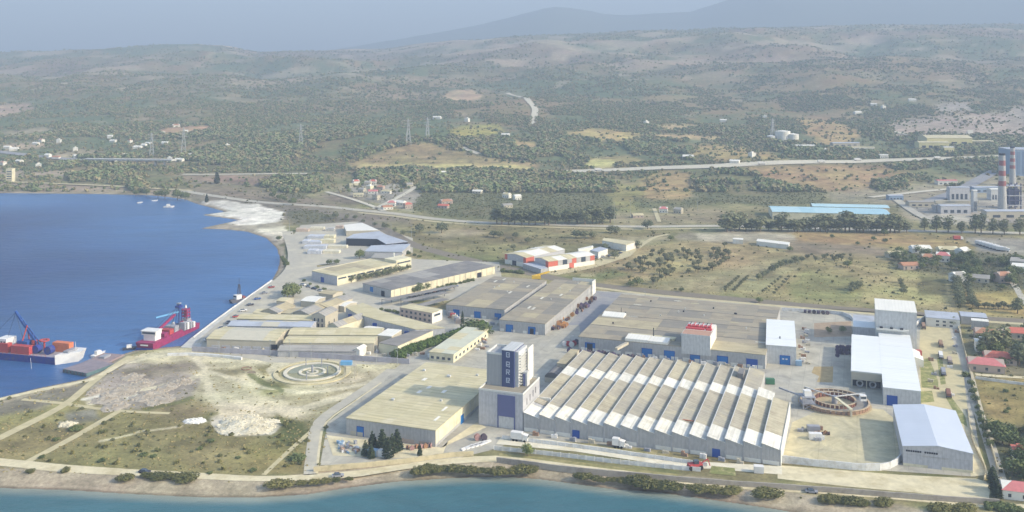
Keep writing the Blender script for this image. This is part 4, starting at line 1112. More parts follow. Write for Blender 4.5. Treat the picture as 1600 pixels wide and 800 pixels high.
mh.part('vent_pole', MB().cyl((e_[0] + 9.6, e_[1] + 7.4, 7.2), (e_[0] + 9.6, e_[1] + 7.4, 11.2), 0.16), W_dark)
mh.part('vent_pole', MB().cyl((a_[0] + 13, 9, 7.2), (a_[0] + 13, 9, 12.8), 0.22), W_dark)
mh.part('bridge_duct', MB().bar((a_[0] + 1.2, -0.2, 6.2), (a_[0] - 1.5, -13.5, 6.6), 1.5, 1.3), W_beige)
# rooftop block with the red plant
bx0, bx1 = mh.fx(1065, 535), mh.fx(1110, 540)
blk = mh.part('roof_block', MB().box(bx0, -0.6, 3.9, bx1, 22, 13.9), W_lgrey)
mh.part('block_sun_tint', MB().box(bx1 + 0.005, -0.55, 4, bx1 + 0.06, 21.9, 13.7), W_white, blk)  # whiter skin paints the sun on the block's right face
mh.part('block_roof', MB().box(bx0 + 0.3, -0.3, 13.9, bx1 - 0.3, 8, 14.0), mat('tan_roof', (192, 152, 130), 0.85, 0.1, 0.3), blk)
mh.part('block_roof', MB().box(bx0 + 0.3, 8.05, 13.9, bx1 - 0.3, 21.7, 14.0), R_white, blk)
RD = mat('red_steel', (204, 70, 72), 0.5, 0.1, 0.6)
for k in range(6):
    xx = bx0 + 1.0 + k * (bx1 - bx0 - 2) / 6
    mh.part('cooling_unit', MB().box(xx, 11.5, 14.0, xx + 1.6, 14.2, 15.2), RD, blk)
    mh.part('cooling_pipe', MB().bar((xx + 0.8, 14.2, 14.6), (xx + 0.8, 21, 14.6), 0.35), RD if k % 2 else W_dark, blk)
mh.part('red_beam', MB().box(bx0 + 0.6, 8.6, 14.0, bx1 - 4.4, 11.0, 14.7).box(bx1 - 3.6, 8.6, 14.0, bx1 - 0.6, 11.0, 14.7), RD, blk)

# ---------------------------------------------------------- white hall right of it
wh = Bld('white_hall', 'white cube-like hall with a single blue door at the main hall end', 'hall', (1197, 539), (1244, 542.5), (1210, 500), 9.2, main=False)
wh.walls(W_lgrey); wh.flatroof(R_wht2, 1, 4, over=0.15)
wh.part('right_sun_tint', MB().box(wh.w + 0.005, 0, 0.5, wh.w + 0.05, wh.d, 9.1), W_white)  # sunlit side painted whiter than the greyed, shaded front
roller(wh, wh.fx(1226.5, 565), 4.6, 4.4, W_door)
wh.part('sign', MB().box(wh.fx(1224, 562) - .6, -0.2, 2.6, wh.fx(1224, 562) + .4, -0.13, 3.2).box(wh.fx(1229, 562) - .5, -0.2, 2.6, wh.fx(1229, 562) + .5, -0.13, 3.2), W_trim)
wh.part('roof_slot', MB().box(wh.w * .45, wh.d * .25, 9.4, wh.w * .45 + .5, wh.d * .33, 9.6), W_dark)

# ---------------------------------------------------------- white complex with the tall end block
wc = Bld('white_plant', 'bright white long hall with a tall white block at its far end', 'factory hall', (1380, 605.5), (1434, 610), None, 7.6, main=False, BR=(1418, 503))
wc.ux = np.array([0.9412, -0.3379]); wc.uy = perp(wc.ux)
wc.root.rotation_euler = (0, 0, math.atan2(wc.ux[1], wc.ux[0]))
wc.w = 15.2; wc.d = 116.0
wc.walls(W_lgrey); wc.flatroof([R_wht2, R_white], 1, 12, over=0.15, pick=lambda i, j: 0)
wc.part('right_sun_tint', MB().box(wc.w + 0.005, 0, 0.6, wc.w + 0.05, wc.d - 24, 7.5), W_white)  # white skin carries the sunlight of the long right side as colour
roller(wc, wc.fx(1394, 624), 3.9, 4.2, W_door2)
wl = (lambda q: (float(np.dot(q, wc.ux)), float(np.dot(q, wc.uy))))(G(1330, 580, 7.6)[:2] - wc.o)
yb = wl[1] + 64
wc.part('side_wing', MB().box(wl[0], wl[1] + 3.5, 0, -0.01, yb, 7.58), W_lgrey)
wc.part('wing_fascia', MB().box(wl[0], wl[1], 3.9, -0.02, wl[1] + 3.5, 7.58), W_beige)
wc.part('wing_opening', MB().box(wl[0] + 0.6, wl[1] + 3.3, 0.0, -0.6, wl[1] + 3.48, 3.9), W_dark)
wc.part('wing_post', MB().box(wl[0], wl[1] + 0.02, 0, wl[0] + 0.5, wl[1] + 0.5, 3.9).box(wl[0] / 2 - .2, wl[1] + 0.02, 0, wl[0] / 2 + .2, wl[1] + .4, 3.9), W_beige)
for j in range(7):
    ya, yc = wl[1] + (yb - wl[1]) * j / 7, wl[1] + (yb - wl[1]) * (j + 1) / 7
    wc.part('roof_panel', MB().box(wl[0] - 0.1, ya + .02, 7.58, -0.16, yc - .02, 7.82), R_wht2)
wc.part('coping', MB().box(wl[0] - .2, wl[1] - .2, 7.4, -.02, wl[1] - .11, 8.0), W_trim)
tb = wc.d - 24.5
tall = wc.part('tall_block', MB().box(-1.6, tb, 0, wc.w + 3.4, wc.d + 1, 19.6), W_lgrey)
wc.part('block_roof', MB().box(-1.75, tb - .15, 19.6, wc.w + 3.55, wc.d + 1.15, 19.9), R_white, tall)
wc.part('ledge', MB().box(-1.2, tb - 1.6, 9.6, wc.w - .6, tb - 0.01, 10.4), W_white, tall)
for k in range(3): wc.part('vent', MB().box(0.5 + k * 5, tb - 1.2, 10.4, 2.0 + k * 5, tb - .3, 11.2), W_dark, tall)
lw = (lambda q: (float(np.dot(q, wc.ux)), float(np.dot(q, wc.uy))))(G(1333, 512, 6.0)[:2] - wc.o)
wc.part('low_wing', MB().box(lw[0], lw[1], 0, -1.62, lw[1] + 26, 6.6), W_lav)
wc.part('wing_roof', MB().box(lw[0] - .1, lw[1] - .1, 6.6, -1.64, lw[1] + 14, 6.8), R_wht2)
wc.part('wing_roof', MB().box(lw[0] - .1, lw[1] + 14.03, 6.6, -1.64, lw[1] + 26, 6.85), R_bgrey)
for k in range(2):
    wc.part('tent', MB().prism([(wc.w + .1, 62 + k * 8), (wc.w + 5 - k, 62 + k * 8), (wc.w + 5 - k, 69 + k * 8), (wc.w + .1, 69 + k * 8)], 0, [5.2, 3.6, 3.6, 5.2]), W_white)
for k in range(2):
    dd = wc.part('reel', MB().ring((0, 0), 1.0, 1.6, -0.5, 0.5, 20), W_lav)
    dd.rotation_euler = (math.radians(90), 0, 0); dd.location = (wl[0] * (0.72 - 0.42 * k), wl[1] + 2.4, 1.7)

# ---------------------------------------------------------- gabled shed lower right
gs = Bld('gabled_shed', 'pale blue roofed gabled steel shed at the lower right corner', 'shed', (1411, 697), (1520, 709), (1406, 634), 7.2, main=False)
gs.gablewalls(W_lav, 1.4); gs.gableroof([R_blue], 1.4, 'y', 1, over=0.25)
gs.part('plinth', MB().box(-.02, -.1, 0, gs.w * .36, -.01, 1.0).box(gs.w * .56, -.1, 0, gs.w, -.01, 1.0), W_cream)
gs.part('sheet_joint', MB().box(0, -.06, 4.4, gs.w, -.01, 4.5), W_grey)
dr = gs.front('sliding_door', gs.w * .46, gs.w * .19, 0.05, 4.0, W_lav, 0.18)
gs.part('door_rail', MB().box(gs.w * .27, -.3, 4.2, gs.w * .66, -.08, 4.38), W_grey, dr)
for k in range(7): gs.part('window', MB().box(1.0 + k * .78, -.09, 5.4, 1.62 + k * .78, -.01, 6.05), W_dark)
for k in range(6): gs.part('window', MB().box(7.4 + k * .78, -.09, 5.4, 8.02 + k * .78, -.01, 6.05), W_dark)
# ================================================================== MORE BUILDINGS
def polyhall(name, label, cat, px, z, wall, roof, z0=0.0, over=0.25, doors=None, group=None):
    """hall over an irregular roof outline (pixels of the roof edge)"""
    P = [G(x, y, z)[:2] for x, y in px]
    c = np.mean(P, 0)
    r = empty(name, (c[0], c[1], 0), label=label, cat=cat, group=group)
    Q = [p - c for p in P]
    A = sum(Q[i][0] * Q[(i + 1) % len(Q)][1] - Q[(i + 1) % len(Q)][0] * Q[i][1] for i in range(len(Q)))
    if A < 0: Q = Q[::-1]
    MB().prism(Q, z0, z).build('wall', wall, r)
    R = [q * (1 + over / np.linalg.norm(q)) for q in Q]
    MB().prism(R, z, z + 0.28).build('roof', roof, r)
    return r, Q

def gable_hall(name, label, cat, FL, FR, BL, z, rise, wall, roof, axis='x', n=4, BR=None, group=None, main=False):
    b = Bld(name, label, cat, FL, FR, BL, z, main=main, BR=BR, group=group)
    b.gablewalls(wall, rise, axis); b.gableroof(roof, rise, axis, n)
    return b

# -- works on the quay
b = gable_hall('quay_shed', 'cream roofed shed nearest the quay road and the red ship', 'shed', (323, 529.5), (431, 533), (342, 511), 5.0, 1.6, W_beige, [R_cream[2], mat('roof_dusty_lilac', (206, 200, 180), 0.8, 0.08, 0.3)], 'x', 5)
b.front('door', b.w * .97, 4.0, 0, 3.2, W_dark)
for k in range(6): b.front('wall_panel', 5 + k * 5.6, 4.6, 0.3, 1.6, W_lav, 0.08)
b = gable_hall('twin_shed', 'long pale cream shed right of the quay shed, front row', 'shed', (443, 535.5), (584, 536.5), (450, 525), 5.2, 1.0, W_beige, R_cream, 'x', 6)
b.front('door', 3.2, 2.2, 0, 3.2, W_dark)
b = gable_hall('twin_shed', 'long pale cream shed in the second row behind the front shed', 'shed', (450, 523), (594, 524), (458, 512), 5.2, 1.2, W_beige, R_cream, 'x', 6)
b = gable_hall('low_vault_shed', 'low grey vaulted shed along the works boundary wall', 'shed', (434, 548.5), (556, 549.5), (440, 538.5), 3.0, 1.3, W_grey, [R_slate[2]], 'x', 5)
b = gable_hall('ridge_shed', 'narrow pale shed behind the quay shed, third row', 'shed', (356, 509), (486, 511), (362, 500.5), 5.0, 0.9, W_lav, [mat('roof_dusty_lilac', (0, 0, 0)), R_bgrey], 'x', 5)
b = gable_hall('ridge_shed', 'narrow cream shed behind the quay shed, fourth row', 'shed', (370, 498), (486, 501), (380, 490), 5.0, 0.9, W_beige, [R_cream[2]], 'x', 5)
b = gable_hall('gabled_house', 'two storey grey gabled house with tall windows among the quay sheds', 'house', (487, 492), (508, 494), (494, 481), 8.0, 1.6, W_beige, [R_slate[2]], 'y', 1)
for i in range(3):
    for k in range(2): b.front('window', b.w * (.22 + .28 * i), .9, 1.6 + 3 * k, 1.8, W_glass, .07)
for i in range(2): b.right('window', b.d * (.3 + .4 * i), .9, 2.2, 1.8, W_glass, .07)
b = gable_hall('pitched_shed', 'grey pitched shed with a sunlit gable in the quay works', 'shed', (512, 508), (528, 511), (534, 489), 5.0, 1.8, W_cream, [R_slate[2], R_grey[2]], 'y', 3)
b = gable_hall('pitched_shed', 'narrow white gabled shed beside the sunlit grey shed', 'shed', (531, 502), (545, 505), (552, 490), 4.2, 1.4, W_white, [R_cream[1]], 'y', 2)
b = gable_hall('slate_shed', 'grey shed with steep roof near the dark trees by the quay', 'shed', (408, 486), (434, 489), (424, 474), 4.5, 1.8, W_beige, [R_slate[2], R_grey[2]], 'y', 3)
b = gable_hall('slate_shed', 'pale grey roofed shed behind the gabled house', 'shed', (458, 488), (482, 491), (478, 474), 5.0, 1.6, W_beige, [R_grey[2], R_slate[2]], 'y', 3)
b = gable_hall('slate_shed', 'long light grey shed running away behind the quay rows', 'shed', (488, 478), (512, 481), (520, 462), 5.0, 1.4, W_beige, [R_slate[2], R_grey[2]], 'y', 3)
b = Bld('white_box_shed', 'small bright white roofed shed at the end of the cream rows', 'shed', (590, 524), (612, 526), (600, 513.5), 5.6)
b.walls(W_beige); b.flatroof(R_white, 1, 2)
b.right('window', b.d * .5, b.d * .5, 1, 2, W_glass)
for k, (fl, fr, bl, m_, lb) in enumerate((((395, 489), (420, 491), (404, 482), 1, 'small cream roofed hut by the quay road behind the fourth row'), ((436, 489), (456, 491), (444, 480), 0, 'pale grey roofed hut between the slate sheds'), ((470, 470), (492, 472), (480, 462), 2, 'white roofed hut beside the lane to the factory lot'), ((432, 470), (446, 471.5), (438, 464), 1, 'cream roofed hut right of the dark quay trees'),
        ((520, 476), (538, 479), (530, 468), 2, 'pale hut at the bend of the works lane'), ((498, 458), (520, 461), (508, 452), 0, 'grey flat hut near the strip window factory'), ((565, 516), (586, 518.5), (572, 509), 2, 'bright white hut behind the second cream row'), ((527, 519), (545, 521), (535, 511), 1, 'cream hut inside the quay works court'))):
    gable_hall('works_hut', lb, 'shed', fl, fr, bl, 3.6, .8, W_beige, [[R_grey[2]], [R_cream[1]], [R_white]][m_], 'x', 2)
r, Q = polyhall('long_bent_shed', 'long bent shed with plain beige roof and dark blue doorways', 'shed', [(540.5, 481), (558, 491), (588.6, 500), (649, 515), (694.5, 513), (599.6, 487.5), (568, 474)], 6.0, W_lav, R_cream[2])
for (xa, ya) in ((549, 486), (561, 492), (587, 499.7), (637, 512.3)):
    p = G(xa, ya, 6.0)[:2]; e0 = np.array(r.location[:2])
    q = p - e0
    MB().box(-1.8, -0.5, 0.1, 1.8, 0.5, 4.2).build('door', W_door2, r).location = (q[0], q[1], 0)
r, Q = polyhall('grey_lean_shed', 'dark grey roofed shed left of the long green hedge', 'shed', [(592, 536), (621.6, 541), (679, 515.5), (650, 516)], 5.0, W_cream, R_slate[1])
b = gable_hall('white_porch', 'little white arched porch at the end of the low vaulted shed', 'shed', (553, 546), (562, 547), (556, 539), 4.0, 0.8, W_white, [R_white], 'y', 1)

# -- strip window factory
b = Bld('strip_window_factory', 'white and cream factory with a long strip window and taller end block', 'factory', (487.5, 424), (527, 432.5), None, 6.0, BR=(620, 412.5))
b.walls(W_cream); b.flatroof([R_cream[2], R_grey[2]], 2, 6, over=.1)
b.parapet(W_cream, .5)
b.part('front_shade_tint', MB().box(0, -.06, 0, b.w, -.005, 5.9), W_lav)  # greyer skin: shade on the front painted over the cream wall
b.front('door', b.w * .42, 3.4, 0, 3.6, W_door2)
for k in range(6): b.right('window', b.d * (.08 + .155 * k), b.d * .13, 3.9, 1.1, W_glass, .06)
e = b.part('end_block', MB().box(b.w * .55, b.d + .02, 0, b.w + .3, b.d + 15, 8.4), W_cream)
b.part('end_window', MB().box(b.w + .31, b.d + 1, 5.6, b.w + .36, b.d + 14, 6.6), W_glass, e)
b.part('chimney', MB().cyl((b.w * .6, b.d + 8, 8.4), (b.w * .6, b.d + 8, 11.5), .5), W_white, e)
# -- long dark roofed factory
b = Bld('slate_roof_factory', 'long dark grey roofed factory with yellowish side wall and pale roof patches', 'factory', (567, 443), (611, 453.5), None, 5.2, BR=(782, 418))
b.walls(W_cream); 
def spick(i, j): return 2 if (j == 1 and i < 1) or (j in (4, 5) and i < 2) else (1 if (i + j) % 3 == 0 else 0)
b.flatroof(R_slate, 3, 11, over=.2, pick=spick)
b.part('front_shade_tint', MB().box(0, -.06, 0, b.w, -.005, 5.1), W_grey)  # front shade put in as grey, the sunlit side stays cream
b.front('door', b.w * .32, 3.2, 1.2, 3.2, W_door); b.front('door', b.w * .72, 3.4, 0, 3.6, W_dark)
for k in range(18): b.part('wall_rib', MB().box(b.w + .005, b.d * (k + .5) / 18 - .25, .1, b.w + .16, b.d * (k + .5) / 18 + .25, 5.1), W_beige)
b.right('door', b.d * .84, 5, 0, 3.4, W_dark)
# -- parking canopies
def canopy(label, a, c, depth, z=3.0):
    A = G(*a, z)[:2]; C = G(*c, z)[:2]
    u = (C - A) / np.linalg.norm(C - A); L = float(np.linalg.norm(C - A))
    r = empty('parking_canopy', (A[0], A[1], 0), math.atan2(u[1], u[0]), label=label, cat='canopy')
    MB().box(0, 0, z, L, depth, z + .2).build('roof', R_slate[1], r)
    n = max(3, int(L / 7))
    for k in range(n + 1): MB().box(L * k / n - .1, depth - .6, 0, L * k / n + .1, depth - .4, z).build('post', W_dark, r)
    return r
canopy('longest parking canopy below the yellowish factory wall', (604, 470.5), (717, 447.5), 5.5)
canopy('middle grey parking canopy of the three beside the warehouse', (634, 472), (702, 458), 5.5)
canopy('nearest grey parking canopy, by the left warehouse corner', (660, 479), (702, 468), 6)
# -- office block
b = Bld('brown_office', 'two storey pinkish brown office with a white end wall', 'office', (624.5, 480.5), (675, 489.5), (640, 475), 6.0)
b.walls(W_pink); b.flatroof([R_cream[1]], 3, 1)
for k in range(7):
    for s_ in range(2): b.front('window', b.w * (.08 + .14 * k), 1.5, .9 + 2.7 * s_, 1.3, W_glass, .07)
b.part('end_wall', MB().box(b.w + .005, 0, 0, b.w + .08, b.d, 6), W_white)
b.right('window', b.d * .5, b.d * .6, 3.6, 1.2, W_glass)

# -- open sheds by the timber yard
r, Q = polyhall('open_shed', 'blue grey roofed open shed, left wing, at the far yard', 'shed', [(541, 372.5), (589, 373.5), (600, 366), (592, 361.5), (553, 366)], 6.0, W_dark, R_bgrey)
r, Q = polyhall('open_shed', 'blue grey roofed open shed, right wing, at the far yard', 'shed', [(589.5, 373.5), (603, 381.5), (637, 378), (600.5, 366)], 6.0, W_dark, R_bgrey)
r, Q = polyhall('low_store', 'low pale grey store in front of the open shed', 'store', [(570, 393), (628, 394), (641, 381.5), (580, 384)], 5.0, W_grey, R_bgrey)
r, Q = polyhall('white_roof_store', 'white roofed store at the top of the far yard', 'store', [(541, 361), (592, 360), (566, 348.5), (537, 352)], 4.5, W_beige, R_white)
r, Q = polyhall('low_store', 'small flat grey store between the round tree and the strip window factory', 'store', [(580, 403), (620, 405), (630, 396), (586, 396)], 4.0, W_beige, R_slate[2])
YS = [mat('stack_' + k, c, .8, .12, .5) for k, c in (('blue', (204, 207, 214)), ('cream', (230, 222, 196)), ('yellow', (228, 220, 186)), ('grey', (196, 194, 188)), ('brick', (204, 184, 166)))]
def stack(px, py, wpx, dep, h, m, label, group=None, n=3):
    a = G(px, py)[:2]; k = 150 / (py - 100)
    r = empty('goods_stack', (a[0], a[1], 0), -0.05, label=label, cat='stack', group=group)
    w = wpx * k
    for i in range(n):
        MB().box(w * i / n + .1, 0, 0, w * (i + 1) / n - .1, dep, h * (.85 + .3 * random.random())).build('pallet_row', m, r)
    return r
for i, (px, py, w, dp, h, m) in enumerate(((480, 373, 26, 10, 2.2, 0), (506, 373, 16, 8, 2.4, 2), (472, 381, 30, 9, 2.2, 0), (500, 380, 22, 7, 2.6, 2), (474, 389, 36, 8, 2.4, 0), (512, 388, 30, 6, 2.0, 1), (480, 397, 22, 8, 2.6, 0), (504, 396, 26, 7, 2.2, 1))):
    stack(px, py, w, dp, h, YS[m], ('pale blue' if m == 0 else 'cream') + ' row of stacked pallets in the far goods yard', 'pallet rows in the far goods yard, ' + ('blue' if m == 0 else 'cream'))
for i, (px, py, w, m) in enumerate(((462, 362, 20, 4), (484, 360, 22, 1), (508, 361, 14, 3), (524, 357, 12, 4), (560, 380, 26, 1))):
    stack(px, py, w, 6, 2.4, YS[m], ['brick coloured goods stack beside the quay road', 'cream goods stack behind the pallet rows', 'grey goods stack behind the pallet rows', 'brick coloured goods stack below the white roofed store', 'cream goods stacked under the open shed'][i])

# -- salmon and white factory in the fields
b = gable_hall('salmon_factory', 'left and larger hall of the salmon and white factory in the fields', 'factory', (789, 397), (822, 403), None, 7.0, 1.5, W_lav, [R_cream[1], R_white], 'y', 5, BR=(897.5, 392))
b.part('lower_wall', MB().box(-.05, -.1, 0, b.w * .92, -.01, 3.2), W_white); b.front('door', b.w * .45, 4, 0, 3.4, W_dark, .2)
b.part('corner_band', MB().box(-.08, -.14, 3.2, b.w * .12, -.02, 7.2).box(b.w * .88, -.14, 0, b.w + .1, -.02, 7.2), W_red)
b.part('side_band', MB().box(b.w + .01, 0, 3, b.w + .12, 9, 7), W_red)
b2 = gable_hall('salmon_factory', 'right and shorter hall of the salmon and white factory with panelled side', 'factory', (836, 403), (857, 409), None, 7.0, 1.2, W_lav, [R_white, R_cream[1]], 'y', 5, BR=(927, 398))
b2.part('side_base', MB().box(b2.w + .01, 0, 0, b2.w + .12, b2.d, 3.2), W_white)
for k in range(10):
    m = W_red if k in (0, 1, 5, 9) else W_glass if k % 2 else W_grey
    b2.part('side_panel', MB().box(b2.w + .01, b2.d * k / 10, 3.25, b2.w + .1, b2.d * (k + 1) / 10 - .15, 6.9), m)
b2.part('side_door', MB().box(b2.w + .12, b2.d * .44, 0, b2.w + .25, b2.d * .54, 4.0), W_red)
b2.part('corner_band', MB().box(b2.w * .8, -.14, 2.5, b2.w + .1, -.02, 7), W_red)
r, Q = polyhall('low_annexe', 'low grey annexe in front of the salmon factory', 'annexe', [(817, 412), (845, 421), (856, 419), (838, 411)], 3.4, W_grey, R_bgrey)
r, Q = polyhall('white_store', 'small white store behind the salmon factory', 'store', [(922, 391), (935, 394), (949.5, 389), (938, 386)], 5.0, W_white, R_bgrey)
r, Q = polyhall('flat_depot', 'pale flat roofed depot right of the salmon factory', 'depot', [(941, 376), (978.5, 383), (993.5, 378), (944, 372)], 5.0, W_white, R_cream[1])
r, Q = polyhall('low_wall_building', 'long narrow white building between salmon factory and depot', 'building', [(903, 389), (904, 391), (927, 386), (926, 384)], 3.0, W_white, R_white)
# -- farm shed row and other far sheds
r, Q = polyhall('white_farm_shed', 'short white farm shed at the pale bare yard, left of two', 'shed', [(1145, 374), (1161, 375), (1161, 372.5), (1146, 372)], 3.5, W_white, R_white)
r, Q = polyhall('white_farm_shed', 'longer white farm shed at the pale bare yard', 'shed', [(1182, 377), (1232, 383), (1234, 379), (1184, 373.5)], 3.5, W_white, R_white)
b = gable_hall('pale_blue_mill', 'very long mill with a pale blue roof behind the dark tree row', 'mill', (1207, 331), (1392, 335.5), (1240, 323), 7.0, 1.5, W_cream, [mat('roof_sky_blue', (176, 214, 226), .6, .06, .2), mat('roof_sky_blue2', (190, 222, 230), .6, .06, .2)], 'x', 8)
b = gable_hall('pale_blue_mill', 'second pale blue roofed mill hall, set back behind the first', 'mill', (1270, 322.5), (1390, 325), (1276, 318.5), 8.0, 1.5, W_beige, [mat('roof_sky_blue2', (0, 0, 0))], 'x', 5)
r, Q = polyhall('red_roof_depot', 'grey depot with flat roof in the far right lot', 'depot', [(1578, 408), (1640, 412), (1640, 405), (1580, 402)], 5, W_beige, R_slate[2])
r, Q = polyhall('white_depot', 'long white depot at the far right edge lot', 'depot', [(1580, 416), (1640, 420), (1640, 414), (1582, 411)], 5, W_white, R_white)

# -- gate buildings top right of the plant
b = Bld('gate_office', 'white gate office with small windows right of the tall white block', 'office', (1447, 496), (1500, 500.5), (1450, 485.5), 5.0)
b.walls(W_white); b.flatroof([R_bgrey], 2, 1)
for k in range(3):
    for s_ in range(2): b.front('window', b.w * (.34 + .2 * k), 1.6, .8 + 2.1 * s_, 1.0, W_glass, .06)
b = gable_hall('long_grey_shed', 'long grey shed right of the gate office', 'shed', (1502, 494), (1542, 497), (1502, 487), 4.5, .8, W_grey, [R_bgrey], 'x', 3)
b = Bld('white_top_shed', 'grey shed with a bright white roof strip in front of the long grey shed', 'shed', (1518, 501), (1545, 503.5), (1518, 497.5), 5.0)
b.walls(W_grey); b.flatroof([R_white], 2, 1)

# ---------------------------------------------------------- houses
HW = [W_white, W_cream, W_beige, W_pink]
HR = [R_tile, R_tile2, R_tile3, R_white, R_cream[2], R_slate[2]]
_hm = {}
def house_meshes(kind):
    if kind in _hm: return _hm[kind]
    w, d, h, rise = ((10, 8, 5.5, 2.0), (13, 8, 3.6, 1.8), (8, 8, 6.5, 0.0), (16, 9, 4.0, 2.2))[kind]
    wall = MB()
    wall.v = [(-w / 2, -d / 2, -2), (w / 2, -d / 2, -2), (w / 2, d / 2, -2), (-w / 2, d / 2, -2), (-w / 2, -d / 2, h), (w / 2, -d / 2, h), (w / 2, d / 2, h), (-w / 2, d / 2, h), (-w / 2, 0, h + rise * .95), (w / 2, 0, h + rise * .95)]
    wall.f = [(0, 1, 5, 4), (2, 3, 7, 6), (1, 2, 6, 9, 5), (3, 0, 4, 8, 7), (4, 5, 9, 8), (6, 7, 8, 9)] if rise else [(0, 1, 5, 4), (2, 3, 7, 6), (1, 2, 6, 5), (3, 0, 4, 7), (4, 5, 6, 7)]
    if not rise: wall.v = wall.v[:8]
    o = .5
    roof = MB()
    if rise:
        sl = rise / (d / 2)
        ze = h - sl * o
        hip = 0.28 * w if kind in (0, 3) else -o
        roof.v = [(-w / 2 - o, -d / 2 - o, ze), (w / 2 + o, -d / 2 - o, ze), (w / 2 + o, d / 2 + o, ze), (-w / 2 - o, d / 2 + o, ze), (-w / 2 + hip, 0, h + rise), (w / 2 - hip, 0, h + rise)]
        roof.f = [(0, 1, 5, 4), (2, 3, 4, 5), (1, 2, 5), (3, 0, 4), (3, 2, 1, 0)]
    else:
        roof.box(-w / 2 - .3, -d / 2 - .3, h, w / 2 + .3, d / 2 + .3, h + .35).box(-1.5, -1.5, h + .35, 1.5, 1.5, h + 2.4)
    win = MB()
    win.box(-.6, -.07, 1.0, .6, .02, 2.4)
    at = [(-w / 2 + w * (k + .5) / 3, -d / 2, 0) for k in range(3)] + [(w / 2, -d / 2 + d * (k + .5) / 2, math.pi / 2) for k in range(2)]
    _hm[kind] = (wall.mesh('house_wall'), roof.mesh('house_roof'), win.mesh('house_window'), at)
    return _hm[kind]
def matted(me, m):
    k = (me.name, m.name)
    if k not in _hm:
        c = me.copy(); c.materials.clear(); c.materials.append(m); _hm[k] = c
    return _hm[k]
def house(px, py, kind=0, wall=0, roof=0, s=1.0, rz=None, label='', group=None):
    p = T(px, py)
    a, b_, c, at = house_meshes(kind)
    r = empty('house', (p[0], p[1], p[2]), random.uniform(-.6, .6) if rz is None else rz, s, label, 'house', group)
    inst('wall', matted(a, HW[wall]), r); inst('roof', matted(b_, HR[roof]), r)
    if py > 270:
        for wx, wy, wr in at: inst('window', matted(c, W_glass), r, (wx, wy, 0), (0, 0, wr))
    return r
# village beside the trunk road
VL = [(553, 292, 1, 1, 4, 'cream flat-looking house at the left end of the village'), (556, 288, 0, 0, 0, 'red roofed house at the top left of the village'), (575, 290, 0, 2, 5, 'grey roofed house in the upper middle of the village'),
      (583, 288, 0, 0, 0, 'red roofed white gabled house at the top of the village'), (566, 301, 0, 2, 5, 'grey house in the middle of the village lane'), (578, 297, 2, 1, 3, 'white block house in the middle of the village'),
      (583, 302, 1, 0, 1, 'pink roofed house in the village middle'), (595, 297, 0, 3, 2, 'brown roofed house right of the village middle'), (604, 302, 1, 0, 4, 'cream house at the village lane bend'),
      (612, 322, 0, 0, 1, 'pink roofed house by the trunk road, left of two'), (625, 320, 3, 0, 3, 'white long house by the trunk road'), (637, 325, 0, 3, 0, 'red roofed house at the village lower right'), (605, 327, 1, 0, 2, 'brown roofed house touching the trunk road'),
      (588, 312, 2, 2, 5, 'grey block house low in the village'), (560, 307, 1, 1, 4, 'cream bungalow at the village lower left'), (640, 293, 0, 2, 5, 'grey roofed house at the village upper right lane'),
      (655, 272, 0, 3, 0, 'red roofed house in the wood above the village'), (692, 274, 0, 1, 3, 'pale house in a clearing of the wood'), (697, 318, 3, 3, 2, 'large brown domed-looking house in the wood'), (693, 325, 1, 3, 0, 'red roofed annexe beside the large brown house'),
      (740, 296, 0, 3, 1, 'pink roofed house in the middle of the wood'), (746, 302, 1, 2, 3, 'pale house below the pink roof in the wood'), (812, 293, 0, 1, 0, 'red roofed house at the right side of the wood, upper'), (820, 294, 1, 3, 1, 'pink roofed long house at the right side of the wood'), (808, 312, 0, 0, 3, 'white house at the right side of the wood, lower'),
      (792, 309, 0, 0, 4, 'cream house among trees near the trunk road'), (792, 324, 1, 2, 5, 'grey roofed house among tall trees near the trunk road'),
      (1037, 332, 0, 0, 1, 'pink roofed white house by the field lane'), (1060, 333, 0, 2, 5, 'grey house right of the field lane'), (996, 340, 1, 3, 4, 'pale low house left of the field lane')]
for px, py, k, w_, rr, lb in VL: house(px, py, k, w_, rr, .8, label=lb)
# houses in the gardens at the right
RG = [(1473, 408, 0, 0, 1, 'pink hipped roof house in the right gardens, farthest'), (1420, 420, 1, 3, 2, 'brown roofed house at the left edge of the right gardens'), (1450, 411, 0, 2, 2, 'brown house in the middle of the right gardens'),
      (1398, 402, 1, 2, 4, 'pale low house at the upper left of the right gardens'), (1497, 440, 0, 0, 5, 'white house with grey roof beside the tree line'), (1567, 440, 0, 3, 2, 'tan roofed house in the dark gardens near the right edge'), (1530, 440, 1, 2, 5, 'low grey house in the dark gardens'),
      (1438, 394, 3, 0, 3, 'white long house at the orange field edge'), (1480, 396, 3, 1, 4, 'cream long house at the orange field edge'), (1504, 400, 0, 0, 3, 'white house in front of the lorry lot')]
for px, py, k, w_, rr, lb in RG: house(px, py, k, w_, rr, .95, label=lb)
house(1540, 578, 3, 3, 1, 1.0, -.35, 'large pink hipped roof house in the lower right gardens')
house(1562, 566, 3, 3, 0, .9, -.35, 'salmon roofed long house behind the large pink one')
house(1534, 548, 2, 0, 3, .8, -.3, 'narrow pale green and white two storey house')
house(1545, 528, 3, 3, 2, .9, -.3, 'brown roofed house among trees right of the boundary lane')
house(1588, 527, 3, 2, 0, .9, -.2, 'red tiled bungalow at the right edge')
house(1597, 776, 3, 0, 1, .85, -.3, 'pink red roofed house in the lowest right corner')
house(1592, 716, 2, 0, 0, .6, -.3, 'small white house with red roof above the corner house')
